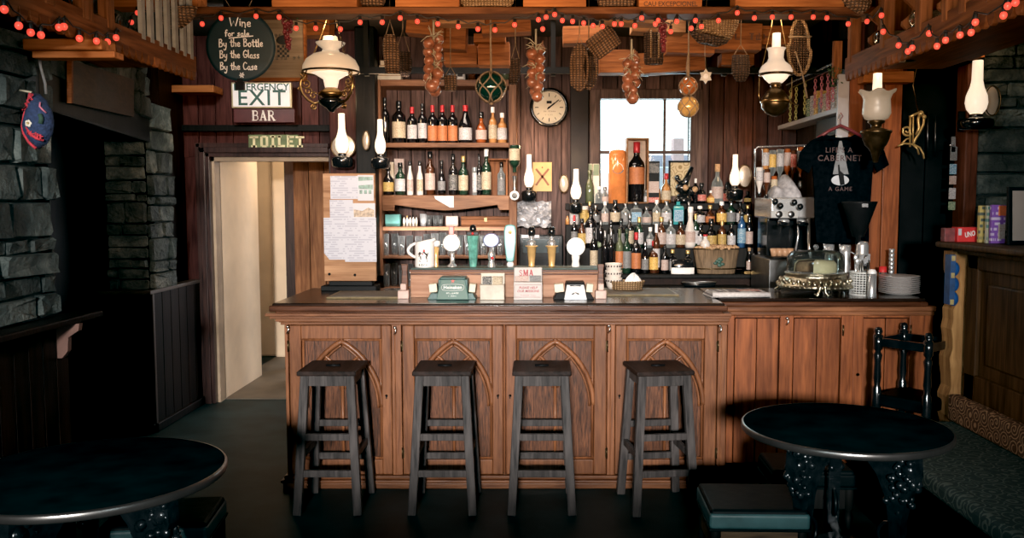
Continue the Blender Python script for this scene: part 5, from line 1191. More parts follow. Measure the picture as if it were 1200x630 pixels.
rows = {
'A': [('black wine bottle with cream label',696,266,8.5,'bord',GBLACK,'cream',BLACKG), ('dark brown bottle with white neck',769,262,8,'bord',GBROWN,'white',WHITE), ('dark slim bottle with silver foil',709,270,8,'bord',GBLACK,None,DSTEEL),('dark bottle with pale neck',716,268,8,'bord',GBLACK,None,DSTEEL),('olive bottle with amber liquid',726,268,9,'bord',GOLIVE,'orange',GOLIVE),('grey-green tall bottle',734.5,268,10,'whisky',GGREEN,'grey',GGREEN),('wine bottle with orange label and red foil',745.5,272,10.5,'bord',GBLACK,'orange',REDCAP),('black and silver bottle',756,283,8,'slim',GBLACK,'grey',DSTEEL),('squat bottle with yellow label',766.5,282,10.5,'whisky',GBROWN,'yellow',REDCAP),('slender dark bottle with round neck label',779,288,8,'bord',GBLACK,'pale',BLACKG),('dark flat bottle beside the tin',788,292,9,'square',GBLACK,'grey',GOLD),('clear bottle beside the bucket',806,293,10,'whisky',GBLACK,'grey',GOLD)],
'B': [('dark bottle with small cream label',738,250,9,'whisky',GBLACK,'cream',DSTEEL), ('green bottle with white label',749,254,9.5,'bord',GGREEN,'white',GOLD), ('dark rum bottle with gold label',682,256,9,'whisky',GBROWN,'gold',BLACKG), ('slender black bottle with red cap',673,252,7,'bord',GBLACK,'grey',REDCAP), ('tall green bottle behind the bucket',815,250,8,'bord',GGREEN,'white',GOLD), ('black bottle with pale collar',878,252,8,'bord',GBLACK,'pale',BLACKG), ('dark bottle with white label',692.5,243,12,'bord',GBLACK,'white',BLACKG),('silver-necked dark bottle',704,258,8,'bord',GBLACK,None,DSTEEL),('small bottle with green yellow label',703,276,8,'squat',GOLIVE,'green',BLACKG),('thin dark bottle',716,258,7,'bord',GBLACK,'grey',BLACKG),('dark bottle with grey label',728,256,9,'whisky',GBLACK,'grey',BLACKG),('clear bottle with pale label',762,266,9,'squat',GCLEAR,'white',WHITE),('brown bottle with pale pink label',775,254,10.5,'whisky',GBROWN,'pale',GOLD),('clear bottle with white label',786,257,11,'whisky',GCLEAR,'white',DSTEEL),('dark bottle with cream label',797.5,259,11.5,'whisky',GBROWN,'cream',BLACKG),('white jug-shaped liqueur bottle',809,242,12.5,'jug',GWHITEB,'pale',WHITE),('dark bottle with red and white label',821,262,10.5,'whisky',GBLACK,'white',BLACKG),('black bottle with rounded gold label',833.5,256,12,'squat',GBLACK,'gold',BLACKG),('dark stout bottle with two gold labels',846,258,9.5,'bord',GBROWN,'gold',GOLD),('black bottle with white cross mark',857,261,9,'bord',GBLACK,'white',BLACKG),('tall dark bottle with blue neck',869,245,9,'bord',GBLUE,'blue',BLACKG)],
'C': [('black bottle with thin white label',867,236,8,'bord',GBLACK,'white',BLACKG), ('black bottle with gold neck',876,240,8,'bord',GBLACK,'gold',GOLD), ('dark bottle with yellow label',691,236,7,'bord',GBROWN,'yellow',GOLD), ('small amber miniature',665,251,5,'slim',GGOLD,None,BLACKG),('white lidded jar',673,247,10,'can',GWHITEB,'white',None),('white and gold can',684.5,241,9,'can',GWHITEB,'gold',None),('dark bottle with silver top',698,240,9,'whisky',GBLACK,'grey',DSTEEL),('pink-labelled clear bottle',709,236,8,'whisky',GCLEAR,'pale',WHITE),('dark bottle with cream label',721,234,11,'whisky',GBLACK,'cream',BLACKG),('clear glass bottle',733,238,10,'whisky',GCLEAR,'grey',DSTEEL),('clear bluish square bottle',745,236,13,'square',GCLEAR,'blue',DSTEEL),('clear bottle with pale label',757.5,242,11,'squat',GCLEAR,'pale',DSTEEL),('bottle with greenish label',769.5,234,9,'whisky',GCLEAR,'cream',WHITE),('clear bottle with white label',781,235,11,'whisky',GCLEAR,'white',DSTEEL),('bright turquoise square gin bottle',794.5,231,12,'square',GTEAL,'blue',BLACKG),('dark bottle with white label',820,241,11.5,'whisky',GBLACK,'white',WHITE),('amber bottle with orange label',845.5,236,11,'whisky',GBROWN,'yellow',WHITE),('dark green bottle with round pale badge',856.5,234,10,'whisky',GGREEN,'grey',BLACKG),('slim black bottle',807,236,8,'bord',GBLACK,None,DSTEEL),('short brown bottle',832,240,10,'squat',GBROWN,'orange',GOLD)],
'D': [('dark squat bottle',764,222,8,'squat',GBLACK,'grey',DSTEEL), ('brown miniature with red cap',729,220,6,'bord',GBROWN,'cream',REDCAP), ('clear miniature',757,222,6,'whisky',GCLEAR,'white',DSTEEL), ('dark bottle with white collar',866,222,7,'bord',GBLACK,'white',WHITE), ('black squat bottle',876,224,8,'squat',GBLACK,'gold',BLACKG), ('green olive bottle with tall neck',691,199,10,'slim',GOLIVE,None,GOLIVE),('small clear bottle',702,218,8,'squat',GCLEAR,None,WHITE),('small clear flask',709,219,8,'squat',GCLEAR,'pale',DSTEEL),('dark miniature',719.5,219,6,'bord',GBLACK,'white',BLACKG),('clear bottle with tall red cap',780.5,203,11,'squat',GGOLD,'cream',REDCAP),('small pale bottle',771,221,6,'can',GGOLD,None,None),('dark bottle with red rim',822,214,10,'squat',GBLACK,'red',BLACKG),('orange-capped bottle',834,223,11,'squat',GGOLD,'yellow',WHITE),('round decanter with cork stopper',840.5,192,13,'squat',GCLEAR,'pale',CORK),('slim dark bottle',815,209,7,'bord',GBLACK,None,WHITE),('thin dark bottle',851,215,7,'bord',GBLACK,'red',BLACKG)],
}
for k, (Y, zz, nm) in D_.items():
    seen = {}
    for d, u, vt, w_, st_, g, l, c_ in rows[k]:
        bottle(d, f'on the {nm} tier of the back bar', u, {'A':320,'B':290,'C':263,'D':238}[k], vt, Y, w_*1.1, st_, g, l, c_, f'bottles on the {nm} back bar tier', z=zz)
# sill pieces
c = Vector((Xat(723.5,YDt,205), YDt, ZDt)); t = thing('orange_glass_cylinder', 'tall orange glass cylinder with pale half moon label in the window', 'glass display', c)
H = Zat(175,YDt)-ZDt; r = m(10.5,YDt)
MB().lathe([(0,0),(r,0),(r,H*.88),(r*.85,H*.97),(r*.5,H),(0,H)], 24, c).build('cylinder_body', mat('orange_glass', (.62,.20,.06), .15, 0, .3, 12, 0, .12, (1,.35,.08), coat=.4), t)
b = MB(); decal(b, Vector((c.x,c.y,c.z+H*.62)), r, [(x_, z_) for x_, z_ in el(0,0,.042,.05,10,0,PI)], .002); b.build('half_moon_label', CREAM, t)
b = MB(); decal(b, Vector((c.x,c.y,c.z+H*.62)), r, [(x_, z_) for x_, z_ in el(0,0,.042,.03,10,PI,2*PI)], .002); b.build('half_moon_lower', LB['grey'], t)  # grey lower half of the label
bottle('magnum wine bottle with orange label inside the open wooden case in the window', '', 746, 236.5, 166, YDt, 19, 'bord', GBLACK, 'orange', REDCAP, z=ZDt+.008, name='magnum_bottle', lz=(.30,.58))
x0, x1 = Xat(735,YDt,200), Xat(757.5,YDt,200)
t = thing('magnum_case', 'pale upright wooden case holding the magnum in the window', 'wine case', ((x0+x1)/2, YDt, ZDt))
b = MB(); z1 = Zat(162,YDt)
b.box(x0-.012,x0,YDt-.06,YDt+.06,ZDt,z1); b.box(x1,x1+.012,YDt-.06,YDt+.06,ZDt,z1); b.box(x0,x1,YDt-.06,YDt+.06,z1-.012,z1); b.box(x0,x1,YDt-.06,YDt+.06,ZDt,ZDt+.008); b.build('case_frame', W['crate_pale'], t, bevel=.002)
MB().box(x0,x1,YDt+.062,YDt+.07,ZDt,z1).build('case_back', mat('pale_lining', (.55,.42,.32), .7), t)
def bx(name, label, cat, u0, u1, v0, Y, z, dep, mt, parts=()):
    x0, x1 = Xat(u0,Y,(v0+238)/2), Xat(u1,Y,(v0+238)/2); z1 = Zat(v0,Y)
    t = thing(name, label, cat, ((x0+x1)/2, Y, z)); MB().box(x0,x1,Y-dep/2,Y+dep/2,z,z1).build('box_body', mt, t, bevel=.002)
    for nm, k0, k1, pm in parts: MB().box(x0+.003,x1-.003,Y-dep/2-.0015,Y-dep/2-.0003,z+(z1-z)*k0,z+(z1-z)*k1).build(nm, pm, t)
    return t
bx('whisky_carton', 'tall black whisky carton with white marks standing in the window', 'carton', 759, 772, 189, YDt, ZDt, .08, BLACK, (('printed_label',.25,.52,LB['pale']),('printed_mark',.72,.95,LB['black']),('red_band',.02,.14,LB['red'])))
bx('green_carton', 'green topped cream carton behind the olive bottle in the window', 'carton', 682, 694, 192, YDt+.045, ZDt, .05, CREAM, (('green_top',.72,.99,mat('carton_green',(.16,.2,.1),.5)),))
bx('green_carton', 'second green topped cream carton nearer the window panes', 'carton', 694.5, 702, 192, YDt+.045, ZDt, .05, CREAM, (('green_top',.70,.99,mat('carton_green2',(.14,.19,.1),.5)),))
bx('white_bottle_carton', 'white carton with two blue caps by the window frame', 'carton', 700, 713, 203, YDt+.05, ZDt, .04, mat('white_carton_mat', (.6,.65,.7), .5), ())
# picture in the window with a dark plant ornament before it
x0, x1 = Xat(783,6.70), Xat(820,6.70); z1 = Zat(188,6.72)
t = thing('framed_picture', 'black framed picture with gold swirls standing in the window', 'picture', ((x0+x1)/2, 6.735, ZDt))
b = MB(); b.box(x0,x0+.015,6.728,6.742,ZDt,z1); b.box(x1-.015,x1,6.728,6.742,ZDt,z1); b.box(x0,x1,6.728,6.742,z1-.015,z1); b.box(x0,x1,6.728,6.742,ZDt,ZDt+.015); b.build('frame', BLACK, t)
MB().box(x0+.014,x1-.014,6.734,6.742,ZDt+.014,z1-.014).build('picture_print', scroll_mat('gold_swirl', (.55,.45,.28), (.30,.22,.11)), t)
c = Vector((Xat(801,6.64), 6.66, ZDt)); t = thing('dark_figurine', 'dark twisted figurine ornament standing before the framed picture', 'figurine', c)
b = MB(); k = m(1,6.66)
b.lathe([(0,0),(10*k,0),(11*k,4*k),(8*k,10*k),(0,14*k)], 14, c); b.sphere(c+Vector((-2*k,0,18*k)), 7*k, 10, 8, (1.1,.8,1)); b.tube([c+Vector((-2*k,0,14*k)), c+Vector((2*k,-.01,26*k)), c+Vector((9*k,-.01,42*k))], [5*k,4*k,2.2*k], 8); b.tube([c+Vector((-2*k,0,22*k)), c+Vector((-9*k,-.01,29*k))], [3*k,2.5*k], 7); b.sphere(c+Vector((-8*k,0,30*k)), 3*k, 8, 6); b.sphere(c+Vector((9*k,0,14*k)), 6*k, 9, 7); b.build('figurine_body', BLACKG, t)
MB().sphere(c+Vector((1*k,-.03,18*k)), 3.5*k, 8, 6).sphere(c+Vector((12*k,-.03,16*k)), 3.5*k, 8, 6).build('pale_spheres', CORK, t)  # two pale cork-coloured spheres in front of the figurine
# on the back bar worktop
c = Vector((Xat(840,6.3), 6.32, ZA)); k = m(1,6.32); R1 = 27*k; h = Zat(291,6.32)-ZA
t = thing('cork_bucket', 'oval wooden bucket with green leaf emblem full of corks', 'bucket', c)
MB().lathe([(0,.004),(R1*.80,0),(R1*.82,.004),(R1,h),(R1*.96,h),(R1*.80,.012),(0,.012)], 32, c, sy=.42, ).build('bucket_body', wood('bucket_wood', (.10,.07,.045), (.26,.18,.11), 'z', 1.2, .55, .1), t)
b = MB(); 
for zz, rr in ((h,1.0),(h*.2,.845)): b.tube([Vector((c.x+R1*rr*math.cos(a), c.y+R1*rr*.42*math.sin(a), c.z+zz)) for a in [q*2*PI/32 for q in range(32)]], .005, 5, True)
b.build('hoop', DBRASS, t)
b = MB()
for q in range(9): 
    a = q*.7; x = c.x+.010+.03*math.cos(a)*(q%3)/2; z = c.z+h*.48+.02*math.sin(a)*1.2; b.sphere((x, c.y-R1*.395, z), .016, 8, 5, (1,.25,.7))
b.build('leaf_emblem', mat('emblem_green', (.03,.08,.06), .5), t)
b = MB()
for q in range(150):
    a = R_.uniform(0,2*PI); rr = math.sqrt(R_.random())*.92; x = c.x+R1*rr*math.cos(a); y = c.y+R1*.42*rr*math.sin(a)
    b.lathe([(0,-.016),(.010,-.016),(.010,.016),(0,.016)], 8, (0,0,0), Matrix.Translation((x,y,c.z+h-.002+.014*(1-rr*.8)+R_.uniform(0,.006))) @ Euler((R_.uniform(0,3),R_.uniform(0,3),0)).to_matrix().to_4x4())
tag(b.build('wine_corks', CORK), 'heap of used wine corks filling the oval bucket', 'corks', kind='stuff')
bottle('pale conical bottle with red cap standing among the corks', '', 826.5, 290, 274, 6.30, 12, 'jug', GWHITEB, None, REDCAP, z=ZA+h+.004, name='cone_bottle')
x0, x1 = Xat(786,6.29,310), Xat(813.5,6.29,310)
t = thing('round_tin', 'white round tin with black upper half beside the cork bucket', 'tin', ((x0+x1)/2, 6.29, ZA)); r = (x1-x0)/2
bpy.data.objects[t.name].location.y = 6.275
c = Vector(t.location); MB().lathe([(0,0),(r*.97,0),(r,.003),(r,.045),(0,.046)], 28, c, sy=.3).build('tin_base', WHITE, t); MB().lathe([(r*.97,.0465),(r*.97,.10),(r*.7,.106),(0,.106)], 28, c, sy=.3).build('black_lid', BLACKG, t)
# condiment tray
x0, x1 = Xat(876,6.15,320), Xat(906,6.15,320); zt_ = Zat(322,6.12)
t = thing('condiment_tray', 'gold rimmed tray of small bottles at the right end of the back bar', 'tray', ((x0+x1)/2, 6.3, ZA))
MB().box(x0,x1,6.25,6.36,ZA,ZA+.008).box(x0,x1,6.245,6.253,ZA,ZA+.022).build('tray_base', BRASS, t, bevel=.002)
for i, (u, vt, w_, g, l, c_, d) in enumerate(((878,290,7,GBLACK,'pale',CORK,'dark bottle with pale neck label'),(883,296,6,GBROWN,'yellow',BLACKG,'brown sauce bottle with yellow label'),(888,298,5.5,GWHITEB,'cream',CORK,'slim cream bottle'),(893,293,5.5,GAMBER,'orange',REDCAP,'amber bottle with red cap'),(898,300,5.5,GBLACK,'white',REDCAP,'black pot with white label'),(903,299,5.5,GBLACK,'white',REDCAP,'black pot with red lid'))):
    bottle(d, 'standing in the gold rimmed condiment tray', u, 319, vt, 6.30, w_, 'slim', g, l, c_, 'bottles in the condiment tray', z=ZA+.0085, name='sauce_bottle')
c = Vector((Xat(820,6.12), 6.12, Zat(336,6.1)+.0005)); r = m(20,6.12); t = thing('drinks_tray', 'round dark drinks tray with printed rim below the bottles', 'tray', c)
MB().lathe([(0,.0),(r*.9,0),(r,.03),(r*.97,.03),(r*.88,.006),(0,.006)], 36, c, sy=.45).build('tray_dish', BLACKG, t)
b = MB(); b.tube([Vector((c.x+r*math.cos(a), c.y+r*.45*math.sin(a), c.z+.03)) for a in [q*2*PI/36 for q in range(36)]], .005, 5, True); b.build('rim', DSTEEL, t)
# ---- optics rack
YO = 6.0
t = thing('optics_rail', 'white metal rail holding the upside down spirit bottles at the right', 'optics rail', (Xat(915,YO), YO, Zat(176,YO)))
b = MB(); b.tube([P(885,190,YO), P(885,175,YO), P(888,172,YO), P(948,170,YO)], .006, 8); b.tube([P(885,190,YO), P(885,232,YO)], .005, 6); b.tube([P(948,170,YO), P(948,170,YO)+Vector((0.05,.5,0))], .006, 6); b.build('rail_tube', STEEL, t)
for i, (u, g, l, d) in enumerate(((897,GGOLD,'white','golden optic bottle with white tag'),(905,GCLEAR,'yellow','clear optic bottle with yellow label'),(914,GCLEAR,'white','clear optic bottle with white label'),(922.5,GAMBER,'pale','amber optic bottle with pale label'),(929,GBROWN,'red','brown optic bottle with bright red label'),(938,GAMBER,'grey','amber optic bottle at the right end'))):
    vt = (174,176,175,174,176,172)[i]
    q = bottle(d, f'{ON[i]} on the white optics rail', u, vt+40, vt, YO, 8.5, 'whisky', g, l, None, 'upside down bottles on the optics rail', inv=True, name='optic_bottle')
    c = Vector((Xat(u,YO,220), YO, Zat(vt+40+9,YO))); MB().lathe([(.006,0),(.014,.01),(.014,.035),(.008,.045),(.016,.056)], 10, c).build('optic_spout', DSTEEL, q)
    MB().box(c.x-.006,c.x+.006,YO+.015,YO+.045,c.z+.01,c.z+.03).build('optic_clip', BLACK, q)
for i, (u, vt, g, l, d) in enumerate(((890,196,GWHITEB,'white','pale lower optic bottle at the rail end'),(898.5,198,GBROWN,'pale','brown lower optic bottle next to the rail end'),(907,206,GAMBER,'cream','amber lower optic bottle above the coffee machine'))):
    q = bottle(d, '', u, vt+34, vt, YO-.12, 8, 'slim', g, l, BLACKG, 'lower optic bottles', inv=True, name='optic_bottle')
    MB().box(Xat(u,YO-.12)-.005,Xat(u,YO-.12)+.005,YO-.09,YO-.004,Zat(vt+8,YO),Zat(vt+5,YO)).build('optic_clip', BLACK, q)
# ---- coffee machine, on a stand behind the side counter
YM = 5.75; 
def XM(u): return Xat(u, YM, 280)
def ZM(v): return Zat(v, YM)
t = thing('coffee_machine', 'chrome espresso machine behind the cake stand', 'coffee machine', (XM(930), YM+.2, .9))
MB().box(XM(903), XM(962), YM, YM+.45, ZM(256), ZM(231)).build('top_housing', STEEL, t, bevel=.012)
MB().box(XM(908), XM(962), YM+.20, YM+.45, ZM(305), ZM(256)).build('back_panel', BLACKG, t, bevel=.004)
MB().box(XM(900), XM(966), YM-.04, YM+.45, .92, ZM(303)).build('drip_base', DSTEEL, t, bevel=.008)
MB().box(XM(905), XM(960), YM-.02, YM+.18, ZM(303)+.001, ZM(301)).build('drip_grille', BLACK, t)
b = MB(); b.box(XM(903), XM(934), YM-.006, YM, ZM(255), ZM(247)); b.build('control_strip', mat('machine_face', (.5,.5,.48), .3, .6), t)
for u in (912,926):
    b = MB(); disc(b, Vector((XM(u), YM-.006, ZM(251))), m(4,YM), .01); b.build('gauge', DSTEEL, t)
for u, v in ((907,234),(913,239),(929,235),(936,240)):
    b = MB(); b.tube([Vector((XM(u),YM,ZM(v))), Vector((XM(u)-.01,YM-.05,ZM(v+2)))], .008, 7); b.sphere((XM(u)-.012,YM-.055,ZM(v+2)), m(3.8,YM), 10, 8); b.build('steam_knob', BLACKG, t)
for u in (922,944):
    b = MB(); b.lathe([(0,0),(.035,0),(.038,.03),(.03,.04),(0,.04)], 18, (XM(u),YM+.08,ZM(264))); g_ = b.build('group_head', STEEL, t)
    b = MB(); b.tube([Vector((XM(u),YM+.05,ZM(263))), Vector((XM(u)-.02,YM-.08,ZM(262))), Vector((XM(u)-.09,YM-.14,ZM(261)))], [.01,.013,.016], 8); b.build('portafilter_handle', BLACKG, t)
MB().tube([Vector((XM(935),YM+.02,ZM(256))), Vector((XM(935),YM-.01,ZM(275))), Vector((XM(931),YM-.02,ZM(298)))], .006, 7).tube([Vector((XM(948),YM+.02,ZM(256))), Vector((XM(948),YM-.01,ZM(290))), Vector((XM(950),YM-.02,ZM(305)))], .011, 8).build('steam_wand', STEEL, t)
MB().box(XM(898), XM(970), YM-.04, YM+.45, 0, .92).build('machine_stand', W['wainscot'], t)
for i in range(4):
    c = Vector((XM(912+i*6.5), YM+.10, ZM(301)+.0005)); b = MB(); b.lathe([(0,0),(.018,0),(.026,.05),(.024,.05),(.017,.004),(0,.004)], 14, c); tag(b.build('espresso_cup', mat('tan_cup', (.45,.26,.15), .3)), f'small tan espresso cup, {ON[i]} on the coffee machine drip tray', 'cup', 'espresso cups')
x0 = XM(906)
t = thing('folded_cloth', 'crumpled silver grey cloth lying on top of the coffee machine', 'cloth', (XM(922), YM+.1, ZM(231)))
b = MB(); vs = []; n = 14
for j in range(n+1):
    for i in range(n+1):
        a, c_ = i/n, j/n; hgt = (.016+.10*math.sin(a*PI)**.6*math.sin(c_*PI)**.7)*(1+.35*math.sin(a*9+c_*5))
        vs.append((XM(906)+(XM(941)-XM(906))*a, YM+.02+.26*c_, ZM(231)+.001+(hgt if 0 < i < n and 0 < j < n else 0)))
b.add(vs, [(j*(n+1)+i, j*(n+1)+i+1, (j+1)*(n+1)+i+1, (j+1)*(n+1)+i) for j in range(n) for i in range(n)], True); b.build('cloth_folds', mat('grey_cloth', (.34,.33,.34), .6, 0, .4, 30, .3), t)
# grinder with black hopper, standing on the side counter
YG = 5.10; c = Vector((Xat(1007,YG), YG, ZT)); k = m(1,YG)
t = thing('coffee_grinder', 'coffee grinder with big black funnel hopper before the hanging shirt', 'coffee grinder', c)
MB().lathe([(0,0),(8.5*k,0),(8.5*k,.012),(7.5*k,.02),(7.5*k,Zat(287,YG)-ZT),(6*k,Zat(283,YG)-ZT),(0,Zat(282,YG)-ZT)], 24, (c.x+3*k,c.y,c.z)).build('grinder_body', STEEL, t)
za, zb_ = Zat(278,YG), Zat(238,YG)
MB().lathe([(0,Zat(300,YG)),(2.5*k,Zat(300,YG)),(3*k,za),(7*k,za+.004),(20*k,zb_),(20.5*k,zb_+.01),(0,zb_+.012)], 28, (c.x-2*k,c.y-.0,0)).build('hopper', BLACK, t)
MB().box(c.x-6*k,c.x+1*k,YG-20.4*k,YG-19.5*k,zb_-.022,zb_-.002).build('hopper_clip', STEEL, t)
# ================================================================ SIGNS
YSG = 6.6
def XG(u): return Xat(u, YSG, 130)
def ZG(v): return Zat(v, YSG)
GI = mat('sign_green_ink', (.012,.07,.055), .5); 
t = thing('exit_sign', 'white framed emergency exit sign above the toilet doorway', 'sign', (XG(306), YSG, ZG(127)))
MB().box(XG(271.5),XG(342),YSG,YSG+.03,ZG(126.5),ZG(96.5)).build('sign_frame', mat('pale_gilt_frame', (.50,.42,.26), .4, .3), t, bevel=.004)
MB().box(XG(273.5),XG(340),YSG-.004,YSG-.0005,ZG(124.8),ZG(98.2)).build('sign_face', mat('sign_white', (.85,.85,.88), .5, 0, .05, 10), t)
text('EMERGENCY', .073, GI, t, (XG(307), YSG-.0055, ZG(102.3)), 'lettering', .012, sx=.98)
text('EXIT', .158, GI, t, (XG(307), YSG-.0055, ZG(115.5)), 'lettering', .010, sx=1.02, space=1.12)
t = thing('bar_sign', 'dark maroon sign with white serif letters reading BAR', 'sign', (XG(308), YSG, ZG(144)))
MB().box(XG(273.5),XG(345),YSG+.004,YSG+.03,ZG(143.5),ZG(127.3)).build('sign_face', mat('maroon_paint', (.075,.018,.02), .45, 0, .2, 12), t, bevel=.004)
b = MB(); serif('BAR', XG(308.5), ZG(135.3), .068, YSG+.002, b, .19, .5); b.build('lettering', mat('sign_cream_white', (.72,.66,.60), .5), t)
t = thing('toilet_sign', 'mossy green sign with cream stencil letters reading TOILET', 'sign', (XG(316), YSG+.06, ZG(173)))
MB().box(XG(287),XG(346),YSG+.06,YSG+.11,ZG(173),ZG(157)).build('sign_face', mat('moss_green_paint', (.10,.135,.055), .6, 0, .35, 25), t, bevel=.003)
b = MB(); hL = .078; y = YSG+.058; x = XG(289.5); zc = ZG(165); ST = mat('stencil_cream', (.58,.53,.32), .6); wt = .019
for ch in 'TOILET':
    P2 = lambda px, pz: (x+px*hL, zc+(pz-.5)*hL)
    S_ = {'T': [((0,.9),(.7,.9)),((.35,.80),(.35,0)),((.15,.04),(.55,.04))], 'O': [((.1,.12),(.1,.88)),((.62,.12),(.62,.88)),((.2,.95),(.52,.95)),((.2,.05),(.52,.05))], 'I': [((.22,0),(.22,1)),((.02,.05),(.42,.05)),((.02,.95),(.42,.95))],
      'L': [((.15,.14),(.15,1)),((0,.95),(.3,.95)),((.05,.06),(.62,.06))], 'E': [((.12,0),(.12,1)),((.22,.93),(.62,.93)),((.22,.5),(.5,.5)),((.22,.07),(.62,.07))]}[ch]
    for a, c_ in S_: b.ribbon([P2(*a), P2(*c_)], wt*(.8 if abs(a[1]-c_[1]) < .01 else 1), y)
    x += {'T': .86, 'O': .86, 'I': .60, 'L': .78, 'E': .80}[ch]*hL*1.13
b.build('lettering', ST, t)
# chalkboard
YCB = 4.70; k = m(1, YCB); cx, cz = Xat(282, YCB, 55), Zat(54, YCB)
t = thing('chalkboard', 'round black chalkboard hung up high with white handwritten wine list', 'chalkboard', (cx, YCB, cz))
b = MB(); disc(b, Vector((cx, YCB+.014, cz)), 40*k, .02, 48); b.build('board', mat('chalkboard_teal_black', (.004,.018,.024), .6, 0, .25, 8), t)
CH = mat('chalk_white', (.85,.85,.85), .8); b = MB(); y = YCB-.0085; ln = .0052
for body, u, v, h, sq in (('Wine',270,31,.046,1.3),('for sale',264.5,42.5,.030,1.42),('By the Bottle',257.5,55,.040,1.08),('By the Glass',258.5,68,.038,1.08),('By the Case',259,82,.038,1.06)):
    strokes(body, Xat(u,YCB,v), Zat(v,YCB), h, y, ln, b, sq, .06)
b.ribbon([(Xat(269,YCB,43), Zat(45,YCB)), (Xat(297,YCB,43), Zat(42.5,YCB))], ln, y)
strokes('*', Xat(281.5,YCB,90), Zat(91,YCB), .045, y, ln*1.1, b, 1, 0)
b.build('chalk_lettering', CH, t)
MB().box(cx+(-7)*k, cx+4*k, YCB-.012, YCB, Zat(106,YCB), Zat(96,YCB)).box(cx-5*k, cx+2*k, YCB-.005, YCB+.004, Zat(96.5,YCB), Zat(92,YCB)).build('clip_tab', BLACKG, t, bevel=.003)  # square black tab clipped under the board
b = MB(); b.tube([(cx-8*k,YCB+.003,cz+39*k),(cx-20*k,YCB+.01,cz+58*k)], .002, 5); b.tube([(cx+8*k,YCB+.003,cz+39*k),(cx+16*k,YCB+.01,cz+58*k)], .002, 5); b.build('hanging_cord', ROPE, t)

# ================================================================ OVERHEAD SHELF, RACKS, CRATES
YBm = 4.60
zb0, zb1 = Zat(16, YBm), Zat(7.5, YBm)
struct(MB().box(-1.95, 1.85, YBm, YBm+.16, zb0, zb1).build('trim_11', W['beam'], bevel=.006))
b = MB()
for x in (-1.9, -.6, .55, 1.75): b.box(x-.02, x+.02, YBm+.17, YBm+.21, zb0, 2.78)
struct(b.build('trim_12', W['beam']))
def crate_text(t, s, x, y, z, h): text(s, h, mat('burnt_ink', (.05,.02,.01), .7), t, (x, y, z), 'stamped_lettering', .01)
def crate(label, u0, u1, v0, v1, Y, rot=0.0, mt='crate', dep=.16, txt=None, z0=None, group='wine crates hung behind the overhead shelf', name='hanging_wine_crate'):
    x0, x1 = Xat(u0,Y,(v0+v1)/2), Xat(u1,Y,(v0+v1)/2); za, zb = (Zat(v1,Y) if z0 is None else z0), Zat(v0,Y)
    if z0 is not None: zb = z0+max(.12, zb-z0)
    cx, cz = (x0+x1)/2, (za+zb)/2; w_, h_ = (x1-x0)/2, (zb-za)/2
    t = thing(name, label, 'wine crate', (cx, Y, cz), 0, group); t.rotation_euler = (0, rot, 0)
    MB().box(-w_,w_,0,.012,-h_,h_).build('end_board', W[mt], t, bevel=.002, local=True)
    b = MB(); b.box(-w_,w_,.012,dep,-h_,-h_+.01); b.box(-w_,w_,.012,dep,h_-.01,h_); b.box(-w_,-w_+.01,.0125,dep,-h_+.01,h_-.01); b.box(w_-.01,w_,.0125,dep,-h_+.01,h_-.01); b.build('crate_sides', W[mt], t, local=True)
    if txt:
        q = text(txt, min(h_*.75, w_*2.9/len(txt)), mat('burnt_ink', (.06,.022,.012), .7), None, (0,-.001,0), 'stamped_lettering', .01); q.parent = t
    return t
for i, (u0, u1, tx, lb) in enumerate(((128,231,None,'brown wine crate on the overhead shelf above the white slats'),(318,418,None,'brown wine crate on the overhead shelf above the glass pendant lamp'),(463,538,None,'orange-brown wine crate on the overhead shelf left of the flat pale basket'),(613,687,None,'orange-brown wine crate on the overhead shelf right of the flat pale basket'),(749,823,'CAU EXCEPCIONEL','orange wine crate on the overhead shelf stamped CAU EXCEPCIONEL'),(862,990,None,'long wine crate on the overhead shelf at its right end'))):
    q = crate(lb, u0, u1, -30, 7.5, YBm+.012, 0, 'orange', .13, None, zb1+.001, 'wine crates on the overhead shelf', 'wine_crate')
    if tx: 
        tt = text(tx, .034, mat('burnt_ink2', (.06,.022,.012), .7), None, (0,0,0), 'stamped_lettering', .014, sx=.92); tt.parent = q; tt.location = (0, -.001, Zat(4.2,YBm)-q.location.z)
